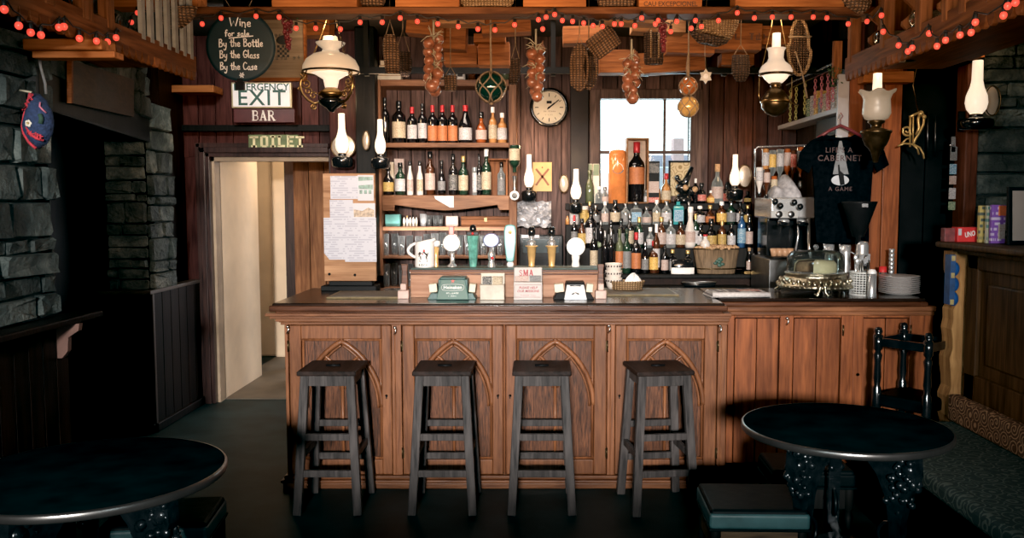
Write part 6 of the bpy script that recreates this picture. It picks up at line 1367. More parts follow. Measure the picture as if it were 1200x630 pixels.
hang = [(476,520,17,40,5.20,.10,'crate',None,'dark tilted crate end behind the onion braid'),(508,568,16,27.5,5.05,.01,'crate_pale','~15','narrow pale crate stamped with a line of faded letters above the first onion braid'),(564,622,19,38,5.12,-.05,'crate',None,'wide reddish crate end left of the clock onion braid'),(512,546,28,57,5.34,.05,'crate',None,'square crate end beside the first onion braid'),
 (555,592,39,49,5.42,.0,'crate',None,'small crate end above the green glass float'),(560,597,49,76,5.50,.0,'crate',None,'dark square crate end behind the green glass float rope'),(520,559,52,75,5.56,.0,'crate',None,'dark crate end low behind the first onion braid'),(660,712,30,50,5.36,-.03,'crate',None,'dark reddish crate with faint stamp left of the woven pouch'),
 (704,775,17,26.5,5.05,.03,'crate_pale',None,'long thin pale crate board over the red grapes'),(741,804,17,37,5.20,.02,'crate_pale','~9','pale crate stamped with faded letters behind the red grapes'),(782,838,39,62,5.40,.02,'crate',None,'brown crate end left of the big wicker basket'),(703,745,58,85,5.60,.0,'crate',None,'low brown crate end over the window, left piece'),
 (748,826,60,84,5.66,-.06,'crate',None,'low tilted brown crate end over the window, right piece'),(838,893,27,58,5.40,.02,'crate','~9','brown crate with faint stamp left of the white pendant lamp'),(846,884,62,76,5.6,.0,'crate',None,'small brown crate end above the boarded wall by the pendant lamp'),(328,386,17,41,5.55,.02,'crate',None,'reddish brown crate end above the glass pendant lamp, behind it'),(893,930,30,52,5.5,0,'crate',None,'brown crate end right behind the white pendant lamp')]
for u0, u1, v0, v1, Y, r_, mt_, tx, lb in hang:
    crate(lb, u0, u1, v0, v1, Y, r_, mt_, .14, tx)
b = MB()
for x in (-1.1,-.5,.1,.7,1.2): b.box(x-.015,x+.015,5.75,5.79,2.35,2.78)
b.box(-1.9,1.9,5.72,5.75,2.36,2.40); b.box(-1.9,1.9,5.45,5.5,2.68,2.76); struct(b.build('trim_13', BLACK))
# pale crate end with printed emblem behind the chalkboard
x0, x1, z0, z1 = Xat(292,5.35,60), Xat(356,5.35,60), Zat(91,5.35), Zat(22,5.35)
t = thing('hanging_crate_lid', 'pale wooden crate lid with printed shield behind the chalkboard', 'crate lid', ((x0+x1)/2, 5.35, z0))
MB().box(x0,x1,5.35,5.365,z0,z1).build('lid_board', wood('lid_grey_pine', (.22,.16,.11), (.36,.28,.20), 'x', .8, .6, .1), t, bevel=.002)
MB().box(x0,x1+.012,5.345,5.38,z0-.02,z0).box(x1,x1+.012,5.345,5.38,z0,z1).build('lid_batten', W['crate'], t)
b = MB(); xc, zc = Xat(332,5.35,60), Zat(60,5.35); q = .014
for i in range(5):
    for j in range(5):
        if (i+j)%2 == 0: b.box(xc+(i-2.5)*q, xc+(i-1.5)*q, 5.348,5.3495, zc+(j-2.5)*q, zc+(j-1.5)*q)
b.sphere((xc,5.349,zc+.065), .04, 10, 6, (1,.03,.7)); b.build('printed_shield', mat('print_black', (.03,.03,.03), .6), t)
text('~8', .036, mat('print_grey', (.08,.07,.06), .6), t, (xc+.005,5.3485,Zat(67.5,5.35)), 'lettering'); text('~5', .034, bpy.data.materials['print_grey'], t, (xc-.01,5.3485,Zat(42,5.35)), 'lettering')
# ---- racks left and right
def rack(side, label, Xi, Ya, Yb, zlo):
    t = thing('wine_rack', label, 'wine rack', (side*(abs(Xi)+.3), (Ya+Yb)/2, zlo))
    xo = Xi+side*.52
    def bx(mb, xa, xb, *r): mb.box(min(xa,xb), max(xa,xb), *r)
    b = MB(); bx(b, Xi+side*.03, xo, Ya, Yb, zlo+.07, zlo+.09); b.build('rack_floor', W['rack'], t)
    b = MB(); bx(b, Xi, Xi+side*.02, Ya, Yb, zlo+.045, zlo+.125)
    n = int((Yb-Ya)/.062); w_ = (Yb-Ya)/n
    for i in range(n):                                                 # scalloped lower edge
        y = Ya+i*w_
        prof = [(y+w_*.06, zlo+.046)]+[(y+w_*.5-w_*.44*math.cos(q*PI/6), zlo+.046-.045*math.sin(q*PI/6)) for q in range(1,6)]+[(y+w_*.94, zlo+.046)]
        vs = [(Xi, p_, z_) for p_, z_ in prof]+[(Xi+side*.02, p_, z_) for p_, z_ in prof]; nn = len(prof)
        b.add(vs, [tuple(range(nn)), tuple(range(2*nn-1,nn-1,-1))]+[(j,(j+1)%nn,nn+(j+1)%nn,nn+j) for j in range(nn)])
    b.build('scalloped_valance', W['rack'], t)
    return t, xo
ZRL = Zat(105, 4.8)-.0
t, xo = rack(-1, 'overhead wine rack with scalloped valance on the left', -1.76, 1.3, 4.62, ZRL+.02)
zr = ZRL+.11
for u, w_ in ((70,.07),(113,.08),(139,.06)):
    y = 1.76*F/(CU-u)*1.0; b = MB(); b.box(-1.80,-1.755,y-w_/2,y+w_/2,zr,2.78); b.build('rack_post', W['rack_z'], t, bevel=.006)
    MB().box(-2.26,-2.22,y-w_/2,y+w_/2,zr,2.78).build('rack_post', W['rack_z'], t)
SL = mat('pale_slat', (.26,.25,.22), .5, 0, .2, 20)
for u in (176,186,196,205,214,223,231):
    y = 1.76*F/(CU-u); MB().box(-1.775,-1.757,y-.018,y+.018,zr+.015,2.70).build('white_slat', SL, t)
MB().box(-2.28,-2.26,1.3,4.62,zr,2.78).build('rack_back', W['boards_dark'], t)
MB().box(-1.80,-1.755,1.3,3.1,zr+.02,2.78).build('rack_side', W['rack'], t)
def lying(label, u, v, X, side, gl, cap=None, tilt=0.0):
    y = abs(X)*F/abs(CU-u); y = y; z = Zat(v, y)
    t = thing('rack_bottle', label, 'bottle', (X, y, z), 0, 'bottles lying in the overhead racks')
    Mx = Matrix.Translation((X+side*.30,y,z)) @ Matrix.Rotation(side*-PI/2,4,'Y')
    prof = [(0,0),(.036,0),(.037,.006),(.037,.19),(.030,.22),(.014,.25),(.013,.30)]
    M2 = Matrix.Translation((X+side*.02,y,z)) @ Matrix.Rotation(side*PI/2,4,'Y')
    MB().lathe([(0,0.012),(.022,.004),(.035,0),(.038,.008),(.038,.19),(.030,.22),(.014,.25),(.013,.30),(0,.30)], 18, (0,0,0), M2).build('glass_body', gl, t)
    MB().lathe([(.0385,.06),(.0385,.16)], 18, (0,0,0), M2).build('label', LB['cream'], t)
for u, v, g, lb in ((96,8,GBLACK,'dark wine bottle lying in the left rack between the first two posts'),(154,26,GBLACK,'dark wine bottle lying in the left rack just before the pale slats, upper'),(149,42,GGREEN,'dark green bottle lying in the left rack just before the pale slats, lower')):
    lying(lb, u, v, -1.80, -1, g)
ZRR = Zat(97, 4.8)
t, xo = rack(1, 'overhead wine rack with scalloped valance on the right', 1.64, 1.3, 4.78, ZRR+.0)
zr = ZRR+.09
for u, w_ in ((990,.05),(1027,.05),(1068,.06),(1098,.05),(1118,.06),(1150,.06)):
    y = 1.64*F/(u-CU); MB().box(1.635,1.69,y-w_/2,y+w_/2,zr,2.78).build('rack_post', W['rack_z'], t, bevel=.006)
    MB().box(2.1,2.14,y-w_/2,y+w_/2,zr,2.78).build('rack_post', W['rack_z'], t)
for u in (1003,1040,1080,1108):                                         # wavy partition boards
    y = 1.64*F/(u-CU); n = 24; pts = []
    for i in range(n+1): z = zr+(2.76-zr)*i/n; pts.append((1.70+.028*math.sin(i*PI/3), z))
    poly = pts+[(2.1,2.76),(2.1,zr)]
    MB().prism(poly, y-.01, y+.01).build('wavy_partition', W['rack_z'], t)
MB().box(2.14,2.16,1.3,4.78,zr,2.78).build('rack_back', W['boards_dark'], t)
for u, v, g, lb in ((1015,45,GBLACK,'dark bottle lying in the right rack before the first wavy board'),(1052,42,GBLACK,'dark bottle lying in the right rack between wavy boards'),(1012,64,GGREEN,'dark bottle lying low in the right rack at its far end'),(1125,4,GWHITEB,'pale labelled bottle lying in the right rack above the red bulbs'),(1133,2,GWHITEB,'second pale labelled bottle lying in the right rack nearer the camera'),(1056,22,GOLIVE,'greenish bottle in the right rack beside a post')):
    lying(lb, u, v, 1.66, 1, g)
# timber beams under the racks
z0, z1 = Zat(58,3.5), Zat(45,3.5)
struct(MB().box(Xat(26,3.5,50), -1.70, 3.5, 3.62, z0, z1).build('trim_14', W['orange'], bevel=.006))
struct(MB().box(Xat(42,3.55,60), -1.66, 3.52, 3.60, z0-.028, z0-.002).build('trim_15', W['orange'], bevel=.004))
struct(MB().box(Xat(193,6.5,104), Xat(250,6.5,104), 6.5, 6.7, Zat(108,6.5), Zat(99.5,6.5)).build('trim_16', W['orange'], bevel=.006))
# plaque on the slanted stone wall
A = Vector((-2.13,3.86,0)); Bv = Vector((-2.6,5.92,0)); dw = (Bv-A).normalized(); nw = Vector((dw.y,-dw.x,0))
def onwall(u, v, off=.06):
    r = ray(u, v); o = Vector((0,0,CAMZ)); k_ = (A+nw*off-o).dot(nw)/r.dot(nw); return o+r*k_
q = [onwall(86,71), onwall(157,93), onwall(157,137), onwall(86,121)]
b = MB(); b.add(q+[p_-nw*.02 for p_ in q], [(0,1,2,3),(7,6,5,4),(0,4,5,1),(1,5,6,2),(2,6,7,3),(3,7,4,0)])
t = thing('wall_plaque', 'dark brown wooden panel with faint stamp on the left stone wall', 'plaque', q[3])
b.build('plaque_board', wood('plaque_brown', (.03,.018,.010), (.075,.045,.024), 'y', .8, .5, .1), t)
q2 = [onwall(84,70,.062), onwall(86,71,.062), onwall(86,121,.062), onwall(84,121,.062)]
MB().add(q2+[p_-nw*.02 for p_ in q2], [(0,1,2,3),(7,6,5,4),(0,4,5,1),(1,5,6,2),(2,6,7,3),(3,7,4,0)]).build('pale_edge', W['crate'], t)
ang = math.atan2(dw.y, dw.x)
for s_, u, v, h in (('~7', 124, 101, .055),('~4', 124, 121, .03)):
    p_ = onwall(u, v, .0615); text(s_, h, mat('faint_stamp', (.022,.014,.009), .6), t, p_, 'stamped_lettering', rot=(PI/2,0,ang))
b = MB(); p_ = onwall(45,63,.04); b.tube([p_, onwall(48,80,.05), onwall(53,98,.05), onwall(54,110,.05)], .006, 6); tag(b.build('hanging_cable', mat('grey_cable', (.2,.2,.2), .4)), 'grey cable running down the left stone wall above the hat', 'cable')

# ================================================================ HAT
Yh = 3.52
def hp(u, v, dy=0): p_ = P(u, v, Yh); p_.y += dy; return p_
t = thing('knitted_hat', 'navy knitted hat with red stripes and pale flower hung on the left wall', 'hat', hp(45,175))
out = [(37,108),(47,110),(55,118),(61,130),(63,145),(61,158),(55,169),(45,175),(36,168),(29,157),(27,148),(30,135),(34,122)]
def puff(mb, out, dep, n=5, dy=0.0):
    cu_, cv_ = sum(q[0] for q in out)/len(out), sum(q[1] for q in out)/len(out); N = len(out); vs = []; fs = []
    for s in (-1,1):
        for j in range(n):
            k_ = 1-j/n; d = dep*math.sqrt(max(0,1-k_*k_))
            for u, v in out: vs.append(hp(cu_+(u-cu_)*k_, cv_+(v-cv_)*k_, dy+s*d))
        vs.append(hp(cu_, cv_, dy+s*dep))
    for si in range(2):
        o = si*(n*N+1)
        for j in range(n-1):
            for i in range(N): fs.append((o+j*N+i, o+j*N+(i+1)%N, o+(j+1)*N+(i+1)%N, o+(j+1)*N+i))
        for i in range(N): fs.append((o+(n-1)*N+i, o+(n-1)*N+(i+1)%N, o+n*N))
    return mb.add(vs, fs, True)
puff(MB(), out, .05).build('hat_body', mat('navy_wool', (.015,.028,.075), .9, 0, .35, 90, .5), t)
def hstripe(name, pts, r, mt): MB().tube([hp(u,v,-dy) for u,v,dy in pts], r, 6).build(name, mt, t)
RW = mat('red_wool', (.42,.03,.045), .9, 0, .25, 90, .4)
hstripe('red_edge', [(37.5,109,.012),(34.5,122,.012),(30.5,135,.012),(28,148,.012),(30,157,.012),(36,167,.012),(44,174,.012)], .006, RW)
hstripe('red_stripe', [(38,150,.040),(43,158,.046),(50,163,.045),(56,165,.03)], .0055, RW)
hstripe('pink_squiggle', [(53,121,.036),(53.5,126,.042),(56,129,.04),(59,133,.03)], .0035, mat('pink_wool', (.45,.14,.2), .9))
hstripe('green_patch', [(54,135,.045),(56,140,.046),(55,146,.046)], .009, mat('dark_green_wool', (.02,.05,.035), .9))
for i, (u, v) in enumerate(((43,117),(40,122),(39,127),(38,131))): text('~1', .045, RW, t, hp(u+1,v,-.040), 'knitted_lettering', .04, rot=(PI/2,.9,0))
b = MB()
for i in range(5): a = i*2*PI/5; b.sphere(hp(41.5+2.2*math.cos(a),145.5+2.2*math.sin(a),-.047), .008, 8, 5, (1,.5,1))
b.build('pale_flower', mat('cream_felt', (.62,.56,.46), .9), t); MB().sphere(hp(41.5,145.5,-.053), .005, 8, 5).build('flower_centre', GOLD, t)
for i in range(5): text('~1', .032, RW, t, hp(44+i*3.4,156+i*1.6-(i>2)*1.5,-.049), 'knitted_lettering', .04)
MB().tube([hp(20,105,.02), hp(37,108,.0)], .004, 6).build('hanging_loop', STRAW, t)

# ================================================================ OIL LAMPS
def chim(mb, c, h, r, bulge=True, n=18):
    if bulge: prof = [(r*.55,0),(r*.85,h*.08),(r,h*.2),(r*.92,h*.34),(r*.62,h*.5),(r*.5,h*.62),(r*.46,h)]
    else: prof = [(r*.8,0),(r,h*.2),(r*.9,h*.5),(r*.72,h)]
    return mb.lathe(prof, n, c)
LAMPS = []
def wall_lamp(label, u, v0, v1, Y, rpx, font=None, mirror=None, back=None, e=2.0, bulge=True):
    c = Vector((Xat(u,Y,(v0+v1)/2), Y, Zat(v1,Y))); k = m(1,Y); h = Zat(v0,Y)-c.z; r = rpx*k
    t = thing('wall_oil_lamp', label, 'oil lamp', c, 0, 'oil lamps on the walls')
    chim(MB(), c, h, r, bulge).build('glass_chimney', CHIM, t)
    fr = (font or 12)*k; fh = 16*k
    MB().lathe([(0,-.001),(r*.5,-.001),(r*.62,-.012),(r*.5,-.02),(fr*.6,-.026),(fr*.95,-.034),(fr,-.05),(fr*.96,-.034-fh*.6),(fr*.7,-.04-fh*.7),(0,-.04-fh*.7)], 22, c).build('oil_font', BLACKG, t)
    if mirror:
        du, dv, mr, ex = mirror; mc = Vector((Xat(u+du,Y,(v0+v1)/2), Y+.05, Zat(v0+dv,Y)))
        b = MB(); b.lathe([(0,0),(mr*k*.5,-.002),(mr*k*.92,-.010),(mr*k,-.012)], 28, (0,0,0), Matrix.Translation(mc) @ Matrix.Rotation(-PI/2,4,'X') @ Matrix.Diagonal((ex,1,-1,1))); b.build('reflector', MIRROR, t)
        b = MB(); b.tube([mc+Vector((mr*k*ex*math.cos(a),-.012,mr*k*math.sin(a))) for a in [q*2*PI/28 for q in range(28)]], .004, 6, True); b.build('reflector_rim', DBRASS, t)
    yb = back or Y+.1
    b = MB(); b.box(c.x-.012,c.x+.012,Y,yb,c.z-.06,c.z-.045); b.box(c.x-.02,c.x+.02,yb-.012,yb,c.z-.09,c.z+.03); b.build('wall_bracket', BLACK, t)
    LAMPS.append((c+Vector((0,-.05,h+.09)), e)); return t
wall_lamp('lit oil lamp with round mirror reflector right of the TOILET sign', 400.5, 133, 179, 6.36, 8, 12.5, (0,38,14,1), 6.50)
wall_lamp('lit oil lamp on the dark post at the left edge of the wine shelf', 445.5, 140, 180, 6.22, 6.5, 11, (-18,24,11,.35), 6.36)
wall_lamp('lit oil lamp beside the pinned X card under the clock', 620, 181, 219, 6.60, 6, 9, None, 6.75)
wall_lamp('lit oil lamp at the left side of the window sill', 675, 198, 233, 6.55, 6.5, 8, (-14,17,10,.55), 6.68)
wall_lamp('lit oil lamp with oval mirror right of the window', 861.5, 181, 217, 6.48, 6.5, 10, (13,25,13,.62), 6.70)
wall_lamp('lit oil lamp with oval mirror on the right stone wall', 1145, 71, 133, 5.12, 12.5, 20, (23,46,17,.55), 5.30, 1.6)
# big pendant with opal shade and scrolled arms
Y = 5.2; k = m(1,Y); c = Vector((Xat(388,Y,90), Y, Zat(131,Y)))
def zz(v): return Zat(v,Y)-c.z
t = thing('hanging_oil_lamp', 'lit pendant oil lamp with opal dome shade and scrolled brass arms', 'oil lamp', c)
MB().lathe([(10*k,zz(60)),(9*k,zz(57.5)),(16*k,zz(52)),(17*k,zz(50)),(9*k,zz(49.5)),(8*k,zz(43)),(0,zz(43))], 26, c).build('shade_crown', mat('opal_crown', (.75,.72,.66), .25, 0, .04, 4, 0, .15, (1,.85,.65)), t)
MB().lathe([(10*k,zz(61)),(20*k,zz(64)),(28*k,zz(70)),(32*k,zz(78)),(32.5*k,zz(83)),(31*k,zz(84))], 36, c).build('opal_shade', OPAL, t)
b = MB(); b.lathe([(31.5*k,zz(83.5)),(33*k,zz(83.5)),(33*k,zz(85.5)),(31.5*k,zz(85.5))], 36, c); b.build('shade_ring', DBRASS, t)
MB().lathe([(0,zz(82)),(22*k,zz(85.8)),(17*k,zz(88)),(9*k,zz(93)),(7*k,zz(103)),(0,zz(103))], 26, c).build('glass_chimney', CHIM, t)
MB().lathe([(0,zz(103)),(7*k,zz(103)),(9*k,zz(105)),(15*k,zz(109)),(15*k,zz(112)),(9*k,zz(115)),(0,zz(115.5))], 26, c).build('brass_font', BRASS, t)
MB().lathe([(9*k,zz(115)),(15*k,zz(117)),(14*k,zz(122)),(6*k,zz(127)),(3*k,zz(131)),(0,zz(131.5))], 26, c).build('font_base', BLACKG, t)
def spiral(cx, cz, r, turns, a0, dirn, n=18): return [(cx+r*(1-.8*i/n)*math.cos(a0+dirn*turns*2*PI*i/n), cz+r*(1-.8*i/n)*math.sin(a0+dirn*turns*2*PI*i/n)) for i in range(n+1)]
for s in (-1,1):
    sy = .35 if s > 0 else -.1
    b = MB(); T = lambda x, z: c+Vector((s*x*k*(1 if s < 0 else .85), -abs(x)*k*sy if s > 0 else 0, zz(0)-0+0)) if False else Vector((c.x+s*x*k*(1 if s<0 else .80), c.y-(x*k*.5 if s > 0 else 0), Zat(z,Y)))
    arm = [(12,119),(20,121),(27,117),(33,110),(36,101),(35,94),(31,90)]
    b.tube([T(x,v) for x,v in arm], .0075, 7)
    b.tube([T(x,v) for x,v in [(22,128),(24,124),(20,121)]], .006, 6)
    for (sx, sv, rr, tt, a0) in ((29,98,5.5,1.4,0.5),(27,107,5,1.3,2.0),(21,112,4.5,1.2,3.5),(33,88,4,1.2,1.0),(20,125,3.2,1.1,0),(36,104,3,1.0,4)):
        b.tube([T(x,v) for x,v in spiral(sx,sv,rr,tt,a0,1)], .0045, 5)
    b.build('scrolled_arm', BRASS, t)
    b = MB()
    if s < 0: b.tube([T(31,89), Vector((c.x-12*k,c.y,Zat(45,Y))), Vector((c.x-1*k,c.y,Zat(14,Y))), Vector((c.x,c.y,2.75))], .0045, 6); b.build('hanging_rod', BRASS, t)
    else:
        p0 = T(31,89); p1 = Vector((c.x+6*k,c.y,Zat(18,Y)))
        for i in range(26): 
            p_ = p0.lerp(p1, i/25); ro = Matrix.Rotation((i%2)*PI/2,4,'Z')
            b.tube([p_+(ro @ Vector((.006*math.cos(a),0,.010*math.sin(a)))) for a in [q*PI/4 for q in range(8)]], .002, 4, True)
        b.build('hanging_chain', DBRASS, t)
LAMPS.append((c+Vector((0,-.02,zz(30))), 2.4))
# white pendant at the right
Y = 5.0; k = m(1,Y); c = Vector((Xat(909,Y,90), Y, Zat(137,Y)))
t = thing('hanging_oil_lamp', 'lit pendant oil lamp with tall white chimney and dark round font', 'oil lamp', c)
MB().lathe([(5*k,zz(56)),(4.6*k,zz(39)),(0,zz(38.5))], 20, c).build('glass_chimney', CHIM, t)
MB().lathe([(5*k,zz(56)),(11*k,zz(56.5)),(9*k,zz(60)),(8.5*k,zz(68)),(10*k,zz(72)),(16*k,zz(77)),(19*k,zz(83)),(18.5*k,zz(87)),(17*k,zz(88))], 34, c).build('opal_shade', mat('opal_white', (.72,.66,.58), .25, 0, .04, 4, 0, .3, (1,.86,.70)), t)
MB().lathe([(16.5*k,zz(86)),(19.2*k,zz(86)),(19.2*k,zz(88.5)),(16.5*k,zz(88.5))], 34, c).build('shade_ring', DBRASS, t)
MB().lathe([(15*k,zz(88.6)),(13*k,zz(92)),(8*k,zz(97)),(0,zz(97))], 26, c).build('lower_glass', CHIM, t)
MB().lathe([(0,zz(97)),(6*k,zz(97)),(6*k,zz(101)),(5*k,zz(103)),(9*k,zz(106)),(15*k,zz(114)),(16*k,zz(119)),(15.5*k,zz(126)),(10*k,zz(133)),(3*k,zz(136)),(0,zz(137))], 30, c).build('oil_font', DBRASS, t)
b = MB(); b.lathe([(16*k,zz(117)),(17*k,zz(118)),(17*k,zz(120)),(16*k,zz(121))], 30, c)
for s in (-1,1): b.tube([c+Vector((s*17*k,0,zz(119))), c+Vector((s*19*k,0,zz(112))), c+Vector((s*19*k,0,zz(90)))], .003, 5)
b.tube([c+Vector((16*k,.02,zz(119))), c+Vector((33*k,.1,zz(121)))], .004, 5); b.build('lamp_cage', BRASS, t)
b = MB()
for s in (-1,1): b.tube([c+Vector((s*18*k,0,zz(88))), c+Vector((s*6*k,0,zz(30))), Vector((c.x-3*k,c.y,2.75))], .0025, 5)
b.build('hanging_wire', BRASS, t)
LAMPS.append((c+Vector((0,-.02,zz(26))), 2.0))
# bell shade lamp
Y = 4.88; k = m(1,Y); c = Vector((Xat(1027,Y,140), Y, Zat(190,Y)))
t = thing('hanging_oil_lamp', 'brass oil lamp with frilled bell glass shade before the dark shirt', 'oil lamp', c)
MB().lathe([(5.5*k,zz(110)),(4.8*k,zz(86)),(0,zz(85.5))], 18, c).build('glass_chimney', CHIM, t)
b = MB(); n = 40; prof = [(9,141),(13,139),(16,133),(15.5,125),(15,117),(17,111),(21,107)]; vs = []; fs = []
for j, (r, v) in enumerate(prof):
    for i in range(n):
        a = 2*PI*i/n; rr = r*k*(1+(.07*math.sin(a*6) if j > 4 else 0)); vs.append((c.x+rr*math.cos(a), c.y+rr*math.sin(a), Zat(v,Y)+(.008*math.sin(a*6) if j == 6 else 0)))
b.add(vs, [(j*n+i, j*n+(i+1)%n, (j+1)*n+(i+1)%n, (j+1)*n+i) for j in range(len(prof)-1) for i in range(n)], True); b.build('bell_shade', FROST, t)
MB().lathe([(0,zz(141)),(9*k,zz(141)),(10*k,zz(143)),(6*k,zz(146)),(6*k,zz(150)),(17*k,zz(153)),(18*k,zz(155)),(16*k,zz(157)),(15*k,zz(163)),(12*k,zz(170)),(8*k,zz(174)),(5*k,zz(180)),(3*k,zz(190)),(0,zz(190))], 30, c).build('brass_font', DBRASS, t)
b = MB(); b.tube([c+Vector((10*k,.01,zz(170))), c+Vector((16*k,.12,zz(178))), c+Vector((14*k,.40,zz(182)))], .010, 8); b.build('wall_bracket', BLACK, t)
LAMPS.append((c+Vector((0,-.02,zz(74))), 1.2))

# ================================================================ STRING OF RED LIGHTS
pl = [(5,11),(22,30),(36,38),(48,41),(69,32),(75,31),(93,45),(113,48),(126,49),(136,44)]
pm = [(154,26),(161,15),(188,26),(210,26),(237,28),(259,21),(300,19),(327,20),(347,33),(370,33),(399,34),(422,26),(448,26),(469,21),(489,25),(513,28),(537,31),(560,34),(580,35),(603,29),(631,23),(636,34),(640,20),(650,17),(659,24),(671,25),(684,27),(695,30),(706,31),(720,28),(728,28),(744,30),(752,21),(768,28),(771,24),(786,37),(793,25),(810,33),(815,24),(822,31),(842,24),(864,15),(884,21),(905,20),(927,20),(953,20),(969,21),(994,28),(1016,25)]
pr = [(1033,18),(1035,37),(1053,53),(1064,60),(1069,56),(1089,39),(1098,54),(1108,47),(1125,41),(1138,38),(1143,26),(1176,18),(1181,7),(1190,3)]
B3 = []
for u, v in pl: y = 1.735*F/(CU-u); B3.append(P(u, v, y))
for i, (u, v) in enumerate(pm): B3.append(P(u, v, 4.54-.0*(i%3)))
for u, v in pr: y = 1.61*F/(u-CU); B3.append(P(u, v, y))
t = thing('string_lights', 'string of small glowing red bulbs draped along the overhead shelf and racks', 'string lights', B3[20])
b = MB(); pts = []
for i, p_ in enumerate(B3):
    if i: 
        q = (B3[i-1]+p_)/2; L = (p_-B3[i-1]).length; pts.append(q+Vector((0,.012,.030-L*.06)))
    pts.append(p_+Vector((0,.008,.038)))
b.tube(pts, .0032, 5); b.build('light_wire', WIRE, t)
for p_ in B3:
    o = MB().sphere(p_, .0125, 10, 7, (1,1,1.1)).build('bulb', BULB, t)
    MB().lathe([(.007,.010),(.008,.030),(0,.032)], 8, p_).build('bulb_socket', WIRE, o)

# ================================================================ HANGING THINGS
def braid(label, u, v0, v1, Y, wpx, n, sc=1.0):
    c = P(u, v0, Y); k = m(1,Y); t = thing('hanging_onion_braid', label, 'onion braid', c, 0, 'onion braids hanging over the bar')
    rows = n//2; 
    MB().tube([P(u,v0-18,Y), P(u,v0,Y), P(u+1,(v0+v1)/2,Y), P(u,v1-3,Y)], .006, 6).build('plaited_string', STRAW, t)
    for i in range(n):
        f = i/(n-1); vv = v0+6+(v1-v0-12)*f; uu = u+(wpx*.27*(-1 if i%2 else 1)*(1-.7*f if f > .75 else 1)); r = R_.uniform(5.6,7.2)*k*sc*(1 if f < .9 else 1.1)
        p_ = P(uu, vv, Y+(-.03 if i%3 else .02)); an = R_.uniform(-.5,.5)
        M_ = Matrix.Translation(p_) @ Euler((R_.uniform(-.4,.4),an,0)).to_matrix().to_4x4()
        b = MB(); b.lathe([(0,-r*.95),(r*.5,-r*.86),(r*.9,-r*.4),(r,0),(r*.85,r*.5),(r*.45,r*.85),(r*.16,r*1.15),(r*.10,r*1.6),(0,r*1.65)], 14, (0,0,0), M_); b.build('onion', ONION, t)
    b = MB()
    for i in range(26):
        f = R_.random()**1.6; p_ = P(u+R_.uniform(-3,3), v0+(v1-v0)*f*.8, Y-.04); q = p_+Vector((R_.uniform(-.07,.07), R_.uniform(-.04,.01), R_.uniform(-.06,.05)))
        b.tube([p_, p_.lerp(q,.5)+Vector((0,0,.012)), q], [.003,.0025,.001], 4)
    tag(b.build('dry_stalks', STRAW, t), kind='stuff')
braid('onion braid with pale stalks hanging left of the green glass float', 508, 40, 112, 4.95, 20, 13)
braid('onion braid hanging in front of the wall clock', 628, 52, 119, 4.98, 17, 11)
braid('onion braid hanging in front of the window', 740, 64, 121, 5.0, 16, 11)
# glass floats in rope nets
def netball(t, c, r, mt, nm, rope=ROPE, tr=.0045):
    MB().sphere(c, r, 26, 18).build(nm, mt, t)
    b = MB(); rr = r*1.02; n = 6
    for i in range(n):
        for s in (-1,1):
            pts = []
            for j in range(13):
                th = .15+(PI-.3)*j/12; a = 2*PI*i/n+s*.55*math.sin((j/12)*PI*2)*.9; pts.append(c+Vector((rr*math.sin(th)*math.cos(a), rr*math.sin(th)*math.sin(a), rr*math.cos(th))))
            b.tube(pts, tr, 5)
    return b
Y = 5.0; k = m(1,Y); c = P(575.5, 102, Y); t = thing('hanging_glass_float', 'dark green glass fishing float in a rope net above the wine shelf', 'glass float', c)
b = netball(t, c, 17.5*k, mat('green_float_glass', (.004,.022,.016), .08, 0, .2, 6, coat=.8), 'glass_ball')
b.tube([c+Vector((0,0,17.5*k)), P(575.5,80,Y), P(575,50,Y), Vector((c.x,c.y,2.77))], .006, 6); b.sphere(c-Vector((0,0,18*k)), .014, 8, 6); b.build('rope_net', ROPE, t)
Y = 5.0; k = m(1,Y); c = P(806.5, 101, Y); c2 = P(806.5, 125, Y); t = thing('hanging_glass_float', 'pair of amber gold glass floats in one rope net before the window', 'glass float', c)
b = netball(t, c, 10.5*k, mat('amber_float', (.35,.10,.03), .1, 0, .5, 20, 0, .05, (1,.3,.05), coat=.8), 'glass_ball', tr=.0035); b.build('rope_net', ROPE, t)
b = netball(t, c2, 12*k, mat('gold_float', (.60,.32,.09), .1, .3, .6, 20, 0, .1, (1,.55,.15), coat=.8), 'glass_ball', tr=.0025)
b.tube([c+Vector((0,0,10*k)), P(806,80,Y), P(807,62,Y), Vector((c.x,c.y,2.77))], [.010,.012,.005,.004], 6); b.build('rope_net', ROPE, t)
